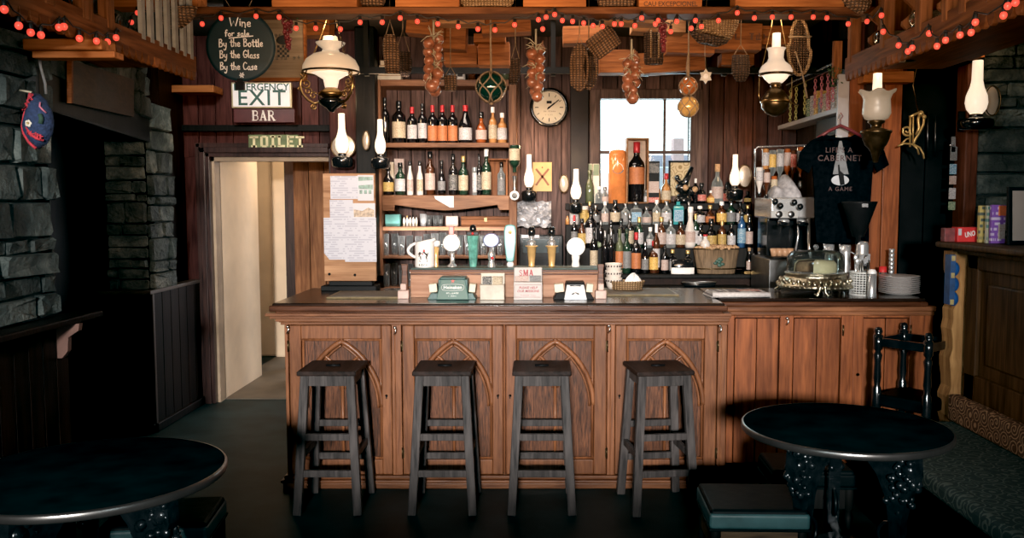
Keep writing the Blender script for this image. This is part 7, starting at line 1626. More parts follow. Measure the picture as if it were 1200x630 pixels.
# woven things
def woven(name, label, cat, rows, Y, mt, depth=.5, tilt=0, piv=None, rim=True, hang_v=None, group='wicker pieces hanging over the bar'):
    # rows: (u_center, v, half width px): an oval section swept downwards
    k = m(1,Y); c = P(rows[0][0], rows[0][1], Y); t = thing(name, label, cat, c, 0, group)
    if tilt:
        pu, pv = piv; rows = [(pu+(u-pu)*math.cos(tilt)-(v-pv)*math.sin(tilt), pv+(u-pu)*math.sin(tilt)+(v-pv)*math.cos(tilt), w_) for u, v, w_ in rows]
    n = 18; vs = []; fs = []; ct, st_ = math.cos(tilt), math.sin(tilt)
    for u, v, w_ in rows:
        for i in range(n):
            a = 2*PI*i/n; q = P(u+w_*math.cos(a)*ct, v+w_*math.cos(a)*st_, Y); q.y += w_*k*depth*math.sin(a); vs.append(q)
    N = len(rows)
    fs = [(j*n+i, j*n+(i+1)%n, (j+1)*n+(i+1)%n, (j+1)*n+i) for j in range(N-1) for i in range(n)]+[tuple(range((N-1)*n, N*n))]
    MB().add(vs, fs, True).build('woven_body', mt, t)
    b = MB()
    if rim: b.tube(vs[:n], .006, 6, True)
    # weaving strands
    for j in range(1, N*3-2):
        f = j/3; j0 = min(int(f), N-2); fr = f-j0
        b.tube([vs[j0*n+i].lerp(vs[(j0+1)*n+i], fr)+Vector((0,-.002,0)) for i in range(n)], .0032, 4, True)
    for i in range(0, n, 1): b.tube([vs[j*n+i]+Vector((0,-.001,0)) for j in range(N)], .0028, 4)
    b.build('weave_strands', mt, t)
    if hang_v is not None:
        p_ = P(rows[0][0], hang_v, Y); b = MB()
        b.tube([vs[0], p_, vs[n//2]], .003, 5); b.tube([p_, Vector((p_.x, p_.y, 2.77))], .003, 5); b.build('hanging_cord', ROPE, t)
    return t
woven('hanging_basket', 'long brown wicker fish trap hanging left of the first onion braid', 'basket', [(457,42,5),(457,48,8),(458,58,9),(459,68,9),(460,78,8.5),(460,85,7)], 4.95, WICK, .7, hang_v=24)
woven('hanging_basket', 'small dark wicker scoop behind the long fish trap', 'basket', [(472,62,8),(474,72,9),(475,82,7),(475,90,4)], 5.3, WICKD, .7, hang_v=35)
woven('hanging_basket', 'dim brown wicker bottle holder low between onion braid and green float', 'basket', [(528,90,7),(528,98,7),(528,106,6)], 5.2, WICK, .8, hang_v=78)
woven('hanging_basket', 'dark narrow wicker basket left of the clock onion braid', 'basket', [(604,70,5),(604,80,6),(603,90,6),(601,98,4)], 5.1, WICKD, .8, hang_v=52)
def slipper(label, u, v0, v1, w_, Y, rz):
    t = woven('hanging_woven_slipper', label, 'woven slipper', [(u,v0,w_*.45),(u,v0+5,w_*.8),(u-1,(v0*2+v1)/3,w_*.85),(u-1,(v0+v1)/2,w_*.75),(u,(v0+v1*2)/3,w_),(u+1,v1-5,w_*.95),(u+1,v1,w_*.4)], Y, WICK if rz else WICKD, .35, rz, (u,v0), True, v0-14)
    b = MB(); pts = [P(u+w_*1.1*math.cos(a), (v0+v1)/2+(v1-v0)*.54*math.sin(a), Y) for a in [q*2*PI/24 for q in range(24)]]; b.tube(pts, .009, 6, True); b.build('sole_edge', WICK, t)
slipper('brown woven slipper hanging above the clock, left of the pair', 679, 54, 104, 9, 5.0, .06)
slipper('dark woven slipper hanging above the window corner, right of the pair', 690, 60, 102, 8, 5.06, 0)
woven('hanging_basket', 'flat slanting woven pouch hanging between the slippers and the grapes', 'basket', [(712,30,15),(712,34,17),(712,40,18),(712,47,17),(712,55,16)], 4.9, WICK, .35, .0, None)
bpy.data.objects['hanging_basket.004'].rotation_euler = (0,0,0)
o = bpy.data.objects['hanging_basket.004']; o.rotation_euler = (0,-.62,0); o.location += Vector((-.055,0,-.045))
t = woven('hanging_basket', 'dark open rush basket with upright strips before the window top', 'basket', [(765,40,10),(765,50,10),(766,60,10.5),(766,70,11),(766,75,10)], 5.1, WICKD, .6, hang_v=30)
b = MB()
for du in (-4,5): b.tube([P(765+du,38,5.1)+Vector((0,-.075,0)), P(765+du,70,5.1)+Vector((0,-.075,0))], .006, 6)
b.build('pale_strip', WICKL, t)
t = woven('hanging_basket', 'big pale straw basket tilted with dark underside at right of centre', 'basket', [(845,14,22),(845,22,23),(844,32,22.5),(843,42,21)], 4.9, WICKL, .45, .26, (845,14), True)
woven('hanging_basket', 'dark wicker lid under the big straw basket', 'basket', [(832,40,24),(832,46,21),(832,52,12)], 4.98, WICKD, .5, .22, (832,40), True)
woven('hanging_basket', 'small dark bowl basket with hoop below the straw basket', 'basket', [(868,66,9),(868,76,10.5),(868,86,10),(868,95,5)], 5.2, WICKD, .7, hang_v=52)
woven('hanging_basket', 'brown wicker creel with red bulbs before the pale slats', 'basket', [(208,11,22),(207,18,22),(205,26,17),(203,33,8)], 4.45, WICK, .5, -.1, (208,11), True)
woven('hanging_basket', 'brown wicker basket hanging at the right end of the overhead shelf', 'basket', [(1004,-6,17),(1005,2,17),(1007,9,12),(1009,14,4)], 4.45, WICK, .5, .1, (1004,-6), True)
woven('wicker_basket_on_shelf', 'small dark wicker basket on the overhead shelf left of the crates', 'basket', [(437,-14,15),(437,-6,15),(437,2,14),(437,6.5,12)], YBm+.07, WICK, .5, 0, None, True, None, 'baskets on the overhead shelf')
woven('wicker_basket_on_shelf', 'flat pale wicker basket on the overhead shelf above the green float', 'basket', [(571,-8,31),(571,-2,31),(571,4,30),(571,7.3,28)], YBm+.03, WICKL, .16, 0, None, True, None, 'baskets on the overhead shelf')
woven('wicker_basket_on_shelf', 'flat dark wicker basket on the overhead shelf left of the stamped crate', 'basket', [(722,-8,22),(722,-2,22),(722,4,21),(722,7.3,20)], YBm+.05, WICK, .3, 0, None, True, None, 'baskets on the overhead shelf')
# snowshoe
Y = 5.14; t = thing('hanging_snowshoe', 'oval woven snowshoe hanging right of the white pendant lamp', 'snowshoe', P(937,55,Y)); k = m(1,Y)
def so(a): return (937+13.5*math.cos(a)*(1 if math.sin(a) > 0 else .8), 55+33*math.sin(a))
b = MB(); b.tube([P(*so(a),Y) for a in [q*2*PI/36 for q in range(36)]], .010, 7, True); b.build('bent_frame', WICKL, t)
b = MB()
for i in range(-5,6):
    hh = 33*math.sqrt(max(0,1-(i*2.3/13.5)**2)); b.tube([P(937+i*2.3*.9,55-hh*.97,Y), P(937+i*2.3,55+hh*.97,Y)], .0022, 4)
for i in range(-10,11):
    ww = 13*math.sqrt(max(0,1-(i*3.1/33)**2))*(1 if i > 0 else .85); b.tube([P(937-ww,55+i*3.1,Y), P(937+ww,55+i*3.1,Y)], .0022, 4)
b.build('woven_mesh', WICK, t)
b = MB(); b.tube([P(924,43,Y-.01), P(951,43,Y-.01)], .006, 6); b.tube([P(932,60,Y-.02), P(940,85,Y-.03), P(946,115,Y-.03)], .005, 6); b.tube([P(936,23,Y), P(935,10,Y), P(935,-10,Y)], .003, 5); b.build('cross_bar', ROPE, t)
# grapes
def grapes(label, u, v0, v1, w_, Y):
    t = thing('hanging_grape_bunch', label, 'grapes', P(u,v0,Y), 0, 'grape bunches hung over the bar'); b = MB(); k = m(1,Y)
    for i in range(70):
        f = R_.random()**1.2; ww = w_*(1-.75*f); a = R_.uniform(0,2*PI); p_ = P(u+ww*math.cos(a)*R_.uniform(.5,1)+f*1.5, v0+(v1-v0)*f, Y); p_.y += ww*k*math.sin(a); b.sphere(p_, R_.uniform(.008,.0105), 8, 6)
    tag(b.build('grape_berries', GRAPE, t), kind='stuff')
    b = MB()
    for s in (-1,1,0): 
        p_ = P(u+s*6, v0-3, Y-.03); b.add([p_, p_+Vector((.03*s-.01,-.02,.03)), p_+Vector((.05*s,-.01,0)), p_+Vector((.02*s+.012,-.02,-.03))], [(0,1,2,3)])
    b.build('vine_leaves', LEAF, t)
    MB().tube([P(u,v0+10,Y), P(u,v0-4,Y), P(u,v0-16,Y)], .003, 5).build('stem', ROPE, t)
grapes('bunch of dark red grapes hanging right of the chalkboard', 336.5, 20, 57, 6.5, 4.75)
grapes('long bunch of dark red grapes hanging over the window', 776, 18, 60, 5.5, 4.75)
Y = 5.05; c = P(827,89.5,Y); k = m(1,Y); t = thing('hanging_star_ornament', 'small white star ornament on a thread right of the amber floats', 'ornament', c)
st8 = [(c.x+8*k*(1 if q%2==0 else .62)*math.sin(q*PI/6), c.z+9*k*(1 if q%2==0 else .62)*math.cos(q*PI/6)) for q in range(12)]
MB().prism(st8, Y-.006, Y+.006).build('star_body', mat('ornament_white', (.55,.52,.46), .5), t, bevel=.002); MB().sphere(c, 4*k, 10, 7, (1,.5,1)).build('star_boss', WHITE, t); MB().tube([c+Vector((0,0,8*k)), P(826,60,Y), Vector((c.x,c.y,2.77))], .002, 4).build('hanging_thread', ROPE, t)
# ---- things on top of the wine shelf
zt0 = Zat(93,6.48)+.0005
for i in range(4):
    t = thing('old_book', f'pale worn book, {("bottom","second","third","top")[i]} of the pile on top of the wine shelf', 'book', (Xat(457,6.6,80), 6.6, zt0+i*.036), R_.uniform(-.08,.08), 'books on top of the wine shelf')
    w_ = .085-.008*i; MB().box(-w_,w_,-.06,.06,.002,.034).build('page_block', CREAM, t, local=True); MB().box(-w_-.003,w_+.003,-.063,.06,0,.003).box(-w_-.003,w_+.003,-.063,.06,.033,.0355).build('cover', CORK, t, local=True)
for i, (u, mt_, h) in enumerate(((527,GCLEAR,20),(540,GWHITEB,22),(553,GBROWN,22),(566,GBROWN,22),(580,GCLEAR,20),(592,GOLIVE,20))):
    c = Vector((Xat(u,6.6,85),6.6,zt0)); r = m(5.6,6.6); hh = m(h,6.6)
    t = thing('storage_jar', f'glass storage jar, {ON[i]} on top of the wine shelf', 'jar', c, 0, 'jars on top of the wine shelf'); MB().lathe([(0,0),(r,0),(r,hh*.75),(r*.8,hh*.82),(0,hh*.82)], 18, c).build('jar_body', mt_, t); MB().lathe([(r*.86,hh*.83),(r*.86,hh),(0,hh)], 18, c).build('lid', DBRASS, t)

# ================================================================ CLOCK, X CARD, FOIL
Y = 6.70; k = m(1,Y); c = P(643.5, 126, Y); t = thing('wall_clock', 'round wall clock with cream dial and black rim', 'clock', c)
b = MB(); Mx = Matrix.Translation(c) @ Matrix.Rotation(PI/2,4,'X')
b.lathe([(0,-.04),(22*k,-.04),(22.8*k,-.02),(22.5*k,.012),(20.5*k,.03),(18.8*k,.025),(18.5*k,.010)], 48, (0,0,0), Mx); b.build('clock_rim', BLACKG, t)
b = MB(); b.lathe([(0,.011),(18.6*k,.011)], 48, (0,0,0), Mx); b.build('dial', mat('cream_dial', (.55,.48,.36), .5, 0, .08, 10), t)
y = c.y-.013; b = MB(); 
for i in range(12):
    a = i*PI/6; r0, r1 = (12.5*k,16*k) if i%3 == 0 else (13.3*k,16*k); b.ribbon([(c.x+r0*math.sin(a), c.z+r0*math.cos(a)), (c.x+r1*math.sin(a), c.z+r1*math.cos(a))], .006 if i%3 == 0 else .0045, y)
b.ribbon([(c.x-.012,c.z+6*k),(c.x+.012,c.z+6*k)], .02, y); b.build('hour_marks', BLACK, t)
b = MB(); b.ribbon([(c.x-2*k,c.z-2*k),(c.x+11*k,c.z+8.5*k)], .007, y-.003); b.build('minute_hand', BLACK, t)
b = MB(); b.ribbon([(c.x-1*k,c.z-1*k),(c.x+6*k,c.z+4.6*k)], .011, y-.0045); b.sphere((c.x,y,c.z), .008, 8, 6); b.build('hour_hand', BLACK, t)
text('~9', .016, mat('dial_ink', (.10,.08,.07), .5), t, (c.x, y, c.z-4.5*k), 'dial_lettering')
text('~8', .010, bpy.data.materials['dial_ink'], t, (c.x, y, c.z-8.5*k), 'dial_lettering')
Y = 6.73; x0, x1, z0, z1 = Xat(624.5,Y), Xat(646.5,Y), Zat(224,Y), Zat(190,Y)
t = thing('x_card', 'yellow card with brown X shaped corkscrew picture right of the small oil lamp', 'card', ((x0+x1)/2, Y, z0))
MB().box(x0,x1,Y-.008,Y,z0,z1).build('card_face', mat('yellow_card', (.52,.30,.09), .5, 0, .15, 12), t)
b = MB(); xc, zc = (x0+x1)/2, (z0+z1)/2-.005
for s in (-1,1): b.ribbon([(xc-.045*s,zc-.055),(xc-.015*s,zc-.012),(xc+.012*s,zc+.02),(xc+.045*s,zc+.06)], .016, Y-.0095)
b.sphere((xc,Y-.010,zc+.075), .006, 8, 5, (1,.2,1)); b.build('printed_x', mat('x_brown', (.20,.07,.025), .6), t)
t = thing('foil_roll', 'crumpled silver foil wrap on the ledge below the yellow card', 'foil', P(628,262,6.6))
b = MB(); n = 12; vs = []
for j in range(n+1):
    for i in range(n+1):
        u = 606+40*i/n; v = 236+30*j/n; p_ = P(u, v, 6.62+R_.uniform(-.035,.03)-.04*(j/n)); p_.z += R_.uniform(-.008,.008); vs.append(p_)
b.add(vs, [(j*(n+1)+i, j*(n+1)+i+1, (j+1)*(n+1)+i+1, (j+1)*(n+1)+i) for j in range(n) for i in range(n)]); b.build('foil_sheet', mat('crumpled_foil', (.50,.50,.52), .35, .4, .3, 20), t)
x0, x1 = Xat(608,6.45), Xat(660,6.45)
t = thing('till', 'dark cash register behind the brass hand pumps', 'cash register', ((x0+x1)/2, 6.5, 1.0)); MB().box(x0,x1,6.45,6.68,.95,Zat(275,6.45)).build('till_body', BLACKG, t, bevel=.01); MB().box(x0+.03,x1-.03,6.44,6.449,Zat(296,6.45),Zat(280,6.45)).build('screen', mat('till_screen', (.03,.045,.05), .15), t)
MB().box(x0+.02,x0+.15,6.435,6.449,Zat(278.5,6.45),Zat(275,6.45)).build('pale_strip', PAPERW, t)
MB().box(Xat(600,6.4), Xat(664,6.4), 6.3, 6.70, 0, .95).build('till_stand', W['wainscot'], t)

# ================================================================ RIGHT HAND BAR SHELF WITH CHAINS
XF = 1.80; zs0 = Zat(131, 5.34)
t = thing('side_wall_shelf', 'white edged high shelf on the side wall above the optics', 'shelf', (1.85, 5.9, zs0))
WE = mat('white_shelf_edge', (.34,.32,.33), .4, 0, .08, 12)
MB().box(XF,1.94,5.36,6.68,zs0,zs0+.03).build('shelf_board', WE, t, bevel=.003)
MB().box(XF-.012,XF+.055,5.32,5.345,zs0-.26,zs0+.22).build('end_panel', WE, t, bevel=.003)
MB().box(XF+.06,1.94,5.41,5.95,zs0-.12,zs0-.001).build('shelf_drawer', W['black'], t, bevel=.004)
MB().box(XF-.02,1.94,5.41,6.4,zs0+.26,zs0+.44).build('top_cupboard', BLACKG, t, bevel=.006)
MB().box(XF-.024,XF-.0205,5.41,6.4,zs0+.29,zs0+.298).build('metal_trim', STEEL, t)
MB().box(XF-.03,XF+.02,5.36,5.39,zs0+.2,2.5).build('wood_bracket', W['orange_z'], t)
PK, YG_ = mat('paper_chain_pink', (.50,.16,.20), .6), mat('paper_chain_yellow', (.45,.42,.14), .6)
for i, (y, n_) in enumerate(((5.45,9),(5.55,10),(5.67,10),(5.80,9),(6.02,10),(6.22,11),(6.36,11))):
    b = MB(); top = zs0+.255; L = .022
    for q in range(n_):
        a_ = PI/2*(q%2); z = top-q*L*.9-.012
        if z < zs0+.045: break
        b.tube([Vector((XF+.0+math.cos(a_)*.008*math.cos(w_), y+math.sin(a_)*.008*math.cos(w_), z+.013*math.sin(w_))) for w_ in [e_*PI/4 for e_ in range(8)]], .0032, 4, True)
    tag(b.build('paper_chain', PK if i < 4 else YG_), f'{"pink" if i < 4 else "yellow green"} paper chain hanging at the high side shelf, {ON[i if i < 4 else i-4]} of its colour from the front'.replace('from left','') if False else f'{"pink" if i < 4 else "yellow green"} paper chain, {("nearest","second nearest","third nearest","farthest")[i if i < 4 else i-4]} of its colour on the high side shelf', 'paper chain', 'paper chains on the side shelf')
for i in range(9):
    y = 5.41+i*.085; h = R_.uniform(.11,.17); mt_ = (LB['pale'],LB['cream'],LB['white'],LB['red'],LB['cream'],LB['grey'],LB['yellow'],LB['white'],LB['green'])[i]
    t = thing('shelf_book', f'upright {("pink","cream","white","red","buff","grey","yellow","off white","green")[i]} book on the high side shelf', 'book', (1.83,y,zs0+.03), 0, 'books on the high side shelf'); MB().box(XF+.04,1.92,y-.03,y+.03,zs0+.0305,zs0+.03+h).build('book_cover', mt_, t, bevel=.002)
t = thing('garland', 'small dark green leafy garland at the shelf corner beside the white panel', 'garland', (XF-.03,5.34,zs0+.2)); b = MB()
for i in range(60):
    p_ = Vector((XF-.03+R_.uniform(-.03,.03), 5.33+R_.uniform(-.03,.05), zs0+.22+R_.uniform(-.07,.05))); d = Vector((R_.uniform(-1,1),R_.uniform(-1,1),R_.uniform(-1,1))).normalized()*.022; e_ = d.orthogonal().normalized()*.007; b.add([p_, p_+d*.5+e_, p_+d, p_+d*.5-e_], [(0,1,2,3)])
tag(b.build('leaves', LEAF, t), kind='stuff')
# ================================================================ T-SHIRT
Y = 5.26
def sp_(u, v, dy=0): p_ = P(u, v, Y); p_.y += dy; return p_
t = thing('hanging_tshirt', 'black T-shirt on a maroon hanger with pale wine bottle print', 'T-shirt', sp_(985,285))
outl = [(966,157),(975,160),(985,161.5),(996,160),(1004,157),(1022,164),(1036,176),(1042,193),(1027,202),(1023,192),(1021,220),(1019,255),(1018,284),(985,287),(957,284),(955,255),(954,220),(952,193),(948,203),(934,195),(938,178),(950,165)]
n = len(outl); b = MB(); 
import mathutils.geometry as mg
grid = {}; vs = []; fs = []
tri = mg.tessellate_polygon([[Vector((u,v,0)) for u,v in outl]])
for s in (-1,1): vs += [sp_(u,v,s*.006) for u,v in outl]
fs = [tuple(f) for f in tri]+[tuple(n+i for i in f) for f in tri]+[(i,(i+1)%n,n+(i+1)%n,n+i) for i in range(n)]
b.add(vs, fs); 
o = b.build('shirt_cloth', mat('black_cotton', (.0035,.004,.005), .95, 0, .3, 40, .2, spec=0.0), t)
bm = bmesh.new(); bm.from_mesh(o.data); bmesh.ops.subdivide_edges(bm, edges=bm.edges, cuts=5, use_grid_fill=True)
for v in bm.verts: v.co.y += .010*math.sin(v.co.x*38+v.co.z*7)*min(1,abs(v.co.z-.33)*4)
bm.to_mesh(o.data); bm.free()
PR = mat('shirt_print_grey', (.17,.18,.19), .8, 0, .2, 30); PRW = mat('shirt_print_white', (.40,.42,.45), .8, 0, .1, 30); PRR = mat('shirt_print_rust', (.075,.045,.045), .8, 0, .1, 30)
yk = Y-.022
b = MB(); b.add([(Xat(u,yk,v),yk,Zat(v,yk)) for u,v in ((983.5,165),(986.5,165),(994.5,204),(976,204))], [(0,1,2,3)]); b.build('printed_light_cone', PR, t)
b = MB(); b.lathe([(0,0),(m(10.3,yk),0)], 26, (0,0,0), Matrix.Translation((Xat(984.5,yk,211),yk-.0008,Zat(211,yk))) @ Matrix.Rotation(PI/2,4,'X') @ Matrix.Diagonal((1,.58,1,1))); b.build('printed_spot', PRW, t)
b = MB(); y2 = yk-.0016
b.add([(Xat(u,y2,v),y2,Zat(v,y2)) for u,v in ((982,193),(983.6,192.5),(984.6,200),(988.6,203.5),(990,216),(984.5,217),(982.5,204)) ], [tuple(range(7))]); b.build('printed_bottle', BLACK, t)
text("LIFE'S A", .042, PRR, t, (Xat(983,yk,176),yk-.002,Zat(176,yk)), 'lettering', .005, space=1.15)
text('CABERNET', .048, PRR, t, (Xat(984,yk,185.5),yk-.002,Zat(185.5,yk)), 'lettering', .008, space=1.15)
text('A GAME', .034, PRR, t, (Xat(984.5,yk,221.5),yk-.002,Zat(221.5,yk)), 'lettering', .005, space=1.2)
b = MB(); b.box(Xat(981.5,yk,159.5),Xat(987,yk,159.5),yk+.004,yk+.006,Zat(160.8,yk),Zat(158.6,yk)); b.build('neck_tag', PRW, t)
hg = MB(); hg.tube([sp_(958,162,.0), sp_(972,153,.0), sp_(985,147,.0), sp_(998,153,.0), sp_(1014,162,.0)], .010, 8); hg.tube([sp_(985,147), sp_(985,140), sp_(988,136), sp_(985,132)], .003, 6); hg.build('coat_hanger', mat('maroon_hanger', (.13,.02,.025), .35), t)
MB().tube([sp_(985,133), Vector((sp_(985,133).x,5.30,zs0-.05))], .003, 5).build('hook', STEEL, t)

# ================================================================ RIGHT: GILT BRACKET, DOOR BITS, LEDGE ITEMS
Y = 5.26
def gp(u, v): return P(u, v, Y)
t = thing('gilt_ornament', 'gilt scrolled bracket ornament hanging before the dark right doorway', 'ornament', gp(1070,185))
b = MB()
for pts, r in (([(1066.5,136),(1066.5,172)],.006),([(1070,134),(1070,170)],.005),([(1066,137),(1072,134),(1079,131),(1083,136),(1082,146),(1077,156),(1072,164),(1070,170)],.008),([(1078,132),(1076,140),(1077,150),(1074,158)],.009),([(1052,171),(1060,168),(1070,169),(1078,173),(1082,180),(1083,186)],.006),([(1056,169),(1062,163),(1066,162)],.005),([(1070,170),(1075,174),(1077,181)],.005)): b.tube([gp(*q) for q in pts], r, 6)
b.tube([gp(x,v) for x,v in spiral(1063,153,6.5,1.4,.6,1,22)], .006, 6); b.sphere(gp(1079,133), .018, 8, 6); b.sphere(gp(1083,137), .014, 8, 6); b.build('gilt_scroll', GOLD, t)
MB().tube([gp(1076,131), gp(1070,100), gp(1075,76), gp(1076,66)], .002, 4).build('hanging_wire', BRASS, t)
MB().box(Xat(1117,5.33,170)-.012,Xat(1117,5.33,170)+.012,5.325,5.335,Zat(178,5.33),Zat(160,5.33)).tube([P(1117,170,5.33), P(1117,170,5.30), P(1113,170,5.29)], .006, 6).build('door_handle', STEEL, d3)
for i, (u, a, b_) in enumerate(((1087,132,186),(1096,136,184))):
    tag(MB().tube([P(u,a,5.50), P(u,b_,5.50)], .004, 6).build('door_rod', DSTEEL), ('thin vertical metal rod on the dark right door, nearer the ornament','thin vertical metal rod on the dark right door, farther from the ornament')[i], 'rod', 'metal rods on the right door')
for i, (v0, v1, mt_) in enumerate(((172,188,LB['grey']),(192,204,LB['blue']),(206,216,LB['pale']),(220,233,LB['white']),(236,246,LB['green']))):
    tag(MB().box(Xat(1112.5,5.33,200),Xat(1120.5,5.33,200),5.325,5.329,Zat(v1,5.33),Zat(v0,5.33)).build('postcard', mt_), f'small postcard, {("topmost","second from top","middle","second from bottom","lowest")[i]} in the strip beside the right door post', 'postcard', 'postcards beside the right door')
zl = zs
def lbox(name, label, cat, u0, u1, v0, Y, dep, mt, rz=0, lean=0, group=None):
    x0, x1 = Xat(u0,Y,270), Xat(u1,Y,270); h = Zat(v0,Y)-zl; t = thing(name, label, cat, ((x0+x1)/2,Y,zl+.0005), rz, group); t.rotation_euler = (lean,0,rz)
    w_ = (x1-x0)/2; MB().box(-w_,w_,-dep/2,dep/2,0,h).build('box_body', mt, t, bevel=.002, local=True); return t, w_, h
t, w_, h = lbox('card_game_box', 'red card game box with slanted white lettering on the settle ledge', 'game box', 1118.5, 1143.5, 266, 4.42, .06, RED, .03)
q = text('UNO', h*.48, WHITE, None, (0,0,0), 'lettering', .03, shear=.15, sx=.66); q.parent = t; q.location = (w_*.16, -.0315, h*.52); q.rotation_euler = (0,-.22,0)
MB().box(-w_*.92,-w_*.62,-.0312,-.0302,h*.45,h*.9).build('printed_square', PAPERW, t, local=True)
t, w_, h = lbox('card_pack', 'dark red pack at the end of the settle ledge left of the red game box', 'card pack', 1105, 1117, 267, 4.44, .05, mat('dark_red_pack', (.16,.03,.03), .5, 0, .5, 40), -.05)
t, w_, h = lbox('game_booklet', 'yellow and grey booklet leaning beside the red game box on the ledge', 'booklet', 1146, 1158, 241, 4.34, .02, print_mat('yellow_booklet', (.55,.42,.14), (.10,.12,.10), 50, 34, .54), .1, 0)
t, w_, h = lbox('game_booklet', 'narrow cream booklet between yellow and purple ones on the ledge', 'booklet', 1155, 1163, 241, 4.28, .02, print_mat('cream_booklet', (.5,.48,.35), (.12,.25,.22), 50, 34, .54), .1, 0)
t, w_, h = lbox('game_booklet', 'purple booklet with orange top corner standing on the ledge', 'booklet', 1160, 1177, 240, 4.24, .02, print_mat('purple_booklet', (.22,.08,.40), (.60,.50,.66), 50, 40, .54), .08, 0)
MB().box(-w_*.1,w_*.98,-.012,-.0105,h*.72,h*.98).build('orange_corner', mat('orange_print', (.62,.14,.05), .5), t, local=True); MB().box(-w_*.05,w_*.95,-.012,-.0105,h*.12,h*.5).build('pink_print', LB['pale'], t, local=True)
t, w_, h = lbox('photo_frame', 'black framed pale print standing on the settle ledge at the right edge', 'picture frame', 1179.5, 1232, 219, 4.10, .018, BLACK, .12, -.06)
MB().box(-w_+.018,w_-.018,-.0105,-.0092,.02,h-.018).build('pale_print', mat('pink_beige_print', (.36,.29,.25), .5, 0, .12, 3), t, local=True)
MB().box(-.02,.06,-.0112,-.0106,h*.42,h*.62).build('faint_print', print_mat('faint_print_mat', (.36,.29,.25), (.25,.19,.17), 40, 60, .48), t, local=True)
t = thing('blue_dispenser', 'blue scalloped dispenser hanging on the raw post below the ledge', 'dispenser', P(1116,345,4.37)); Yb = 4.38
x0, x1 = Xat(1111,Yb), Xat(1117,Yb); MB().box(x0,x1,Yb-.03,Yb+.03,Zat(356,Yb),Zat(298,Yb)).build('dispenser_back', mat('blue_card', (.02,.06,.16), .5, 0, .3, 30), t)
b = MB()
for v in (315,333,350): b.sphere((x1+.008,Yb,Zat(v,Yb)), .036, 14, 10, (.7,.6,1))
b.build('scalloped_front', mat('blue_plastic', (.015,.08,.26), .3, 0, .3, 20), t)
for v in (302,322,353): MB().box(x0+.004,x1-.004,Yb-.0325,Yb-.0305,Zat(v+3,Yb),Zat(v-3,Yb)).build('yellow_mark', mat('dispenser_yellow', (.4,.3,.12), .5), t)
# ================================================================ CAMERA AND LIGHT
cam = bpy.data.cameras.new('camera'); cam.sensor_width = 36; cam.lens = 36*F/1200; cam.shift_x = (600-CU)/1200; cam.clip_start = .05
co = bpy.data.objects.new('camera', cam); COL.objects.link(co); co.location = (0,0,CAMZ); co.rotation_euler = (PI/2-PITCH,0,0); SC.camera = co
def area(name, loc, target, sx, sy, energy, col, spread=180):
    l = bpy.data.lights.new(name, 'AREA'); l.shape = 'RECTANGLE'; l.size = sx; l.size_y = sy; l.energy = energy; l.color = col; l.spread = math.radians(spread)
    o = bpy.data.objects.new(name, l); COL.objects.link(o); o.location = loc
    d = Vector(target)-Vector(loc); o.rotation_euler = d.to_track_quat('-Z','Y').to_euler(); return o
def point(name, loc, energy, col, r=.04):
    l = bpy.data.lights.new(name, 'POINT'); l.energy = energy; l.color = col; l.shadow_soft_size = r
    o = bpy.data.objects.new(name, l); COL.objects.link(o); o.location = loc; return o
WFX0, WFX1, WFZ0, WFZ1 = -1.38, .82, 1.385, 2.34
struct(MB().box(-4.2, WFX0, -1.15, -1.0, 0, 2.78).box(WFX1, 4.2, -1.15, -1.0, 0, 2.78).box(WFX0, WFX1, -1.15, -1.0, 0, WFZ0).box(WFX0, WFX1, -1.15, -1.0, WFZ1, 2.78).build('wall_front', BLACK))
area('front_window_light', (-.35,-6.0,2.6), (-.1,4.7,1.25), .8, .42, 250, (1.0,.97,.93), 75)
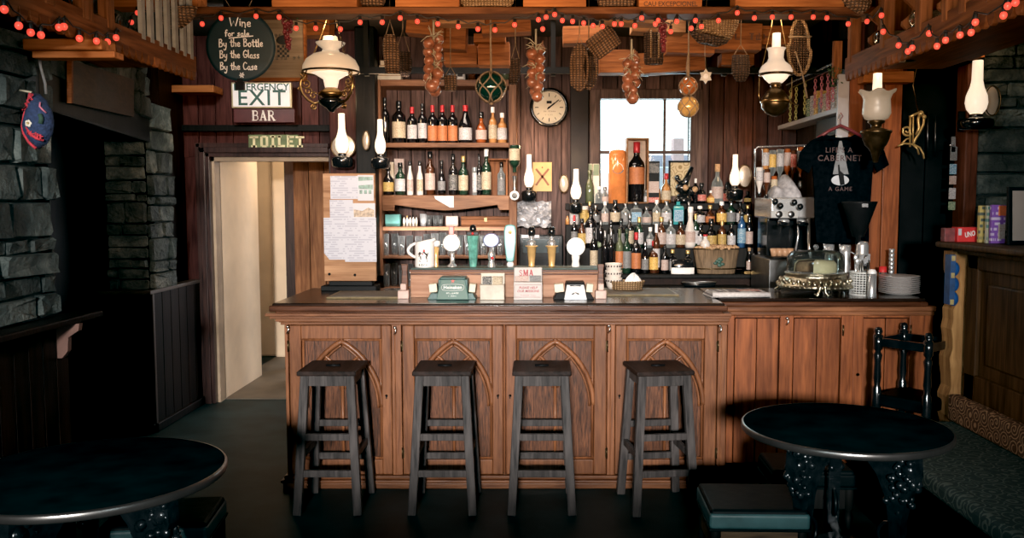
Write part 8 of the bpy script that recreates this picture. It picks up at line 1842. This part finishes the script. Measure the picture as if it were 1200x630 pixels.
area('bar_window_light', ((WX0+WX1)/2, YB+.25, (WZ0+WZ1)/2+.1), ((WX0+WX1)/2-.3, 3.5, .9), 1.0, .9, 30, (.90,.95,1.0))
area('crate_beam_fill', (0,2.7,2.0), (0,4.9,2.55), 2.8, .25, 29, (1.0,.62,.36), 100)  # unseen warm fill added for the overhead beam and crates, no ceiling lamp
area('sign_fill', (-2.0,5.5,2.68), (-2.05,6.6,2.2), .3, .1, 4, (1.0,.93,.85), 110)  # invented fill that brightens the door signs, no lamp hangs there
area('glass_shelf_fill', (Xat(520,6.42), 6.40, Zat(272,6.4)), (Xat(520,6.42), 6.62, 1.25), .9, .02, 3.5, (1.0,.95,.9), 160)  # made-up fill to brighten the beer glasses, not a fitted strip
area('bar_ceiling_light', (-.1,5.6,2.68), (0,5.8,1.0), 2.0, .4, 22, (1.0,.82,.68), 130)
area('shelf_light', (-.55,5.2,2.2), (-.6,6.6,1.6), 1.0, .2, 8, (1.0,.86,.76), 110)
area('corridor_light', (-2.1,7.9,2.45), (-2.1,8.0,0), .5, .6, 24, (1.0,.74,.47))
area('stone_wall_fill', (1.3,-.6,1.9), (-2.4,4.2,1.7), .8, .8, 2.8, (.75,.95,1.0), 60)  # added cool fill to lift the left stone wall, not a window
area('stone_wall_fill', (-1.3,-.6,1.9), (3.0,5.2,1.8), .8, .8, 4, (.75,.95,1.0), 45)  # added cool fill for the right stone wall, not a window either
for i, (l, e) in enumerate(LAMPS): point('lamp_light', l, e, (1.0,.66,.36), .035)
w = bpy.data.worlds.new('world'); SC.world = w; w.use_nodes = True
bg = w.node_tree.nodes['Background']; bg.inputs[0].default_value = (.22,.50,.55,1); bg.inputs[1].default_value = .035
SC.view_settings.view_transform = 'Standard'; SC.view_settings.look = 'Medium High Contrast' if False else 'None'; SC.view_settings.exposure = 0.1
SC.view_settings.use_curve_mapping = True; SC.view_settings.curve_mapping.black_level = (.0042,.0022,.0020); SC.view_settings.curve_mapping.update()
for o in bpy.data.objects:
    if o.get('kind') == 'structure':
        for k in ('label','category','group'):
            if k in o: del o[k]
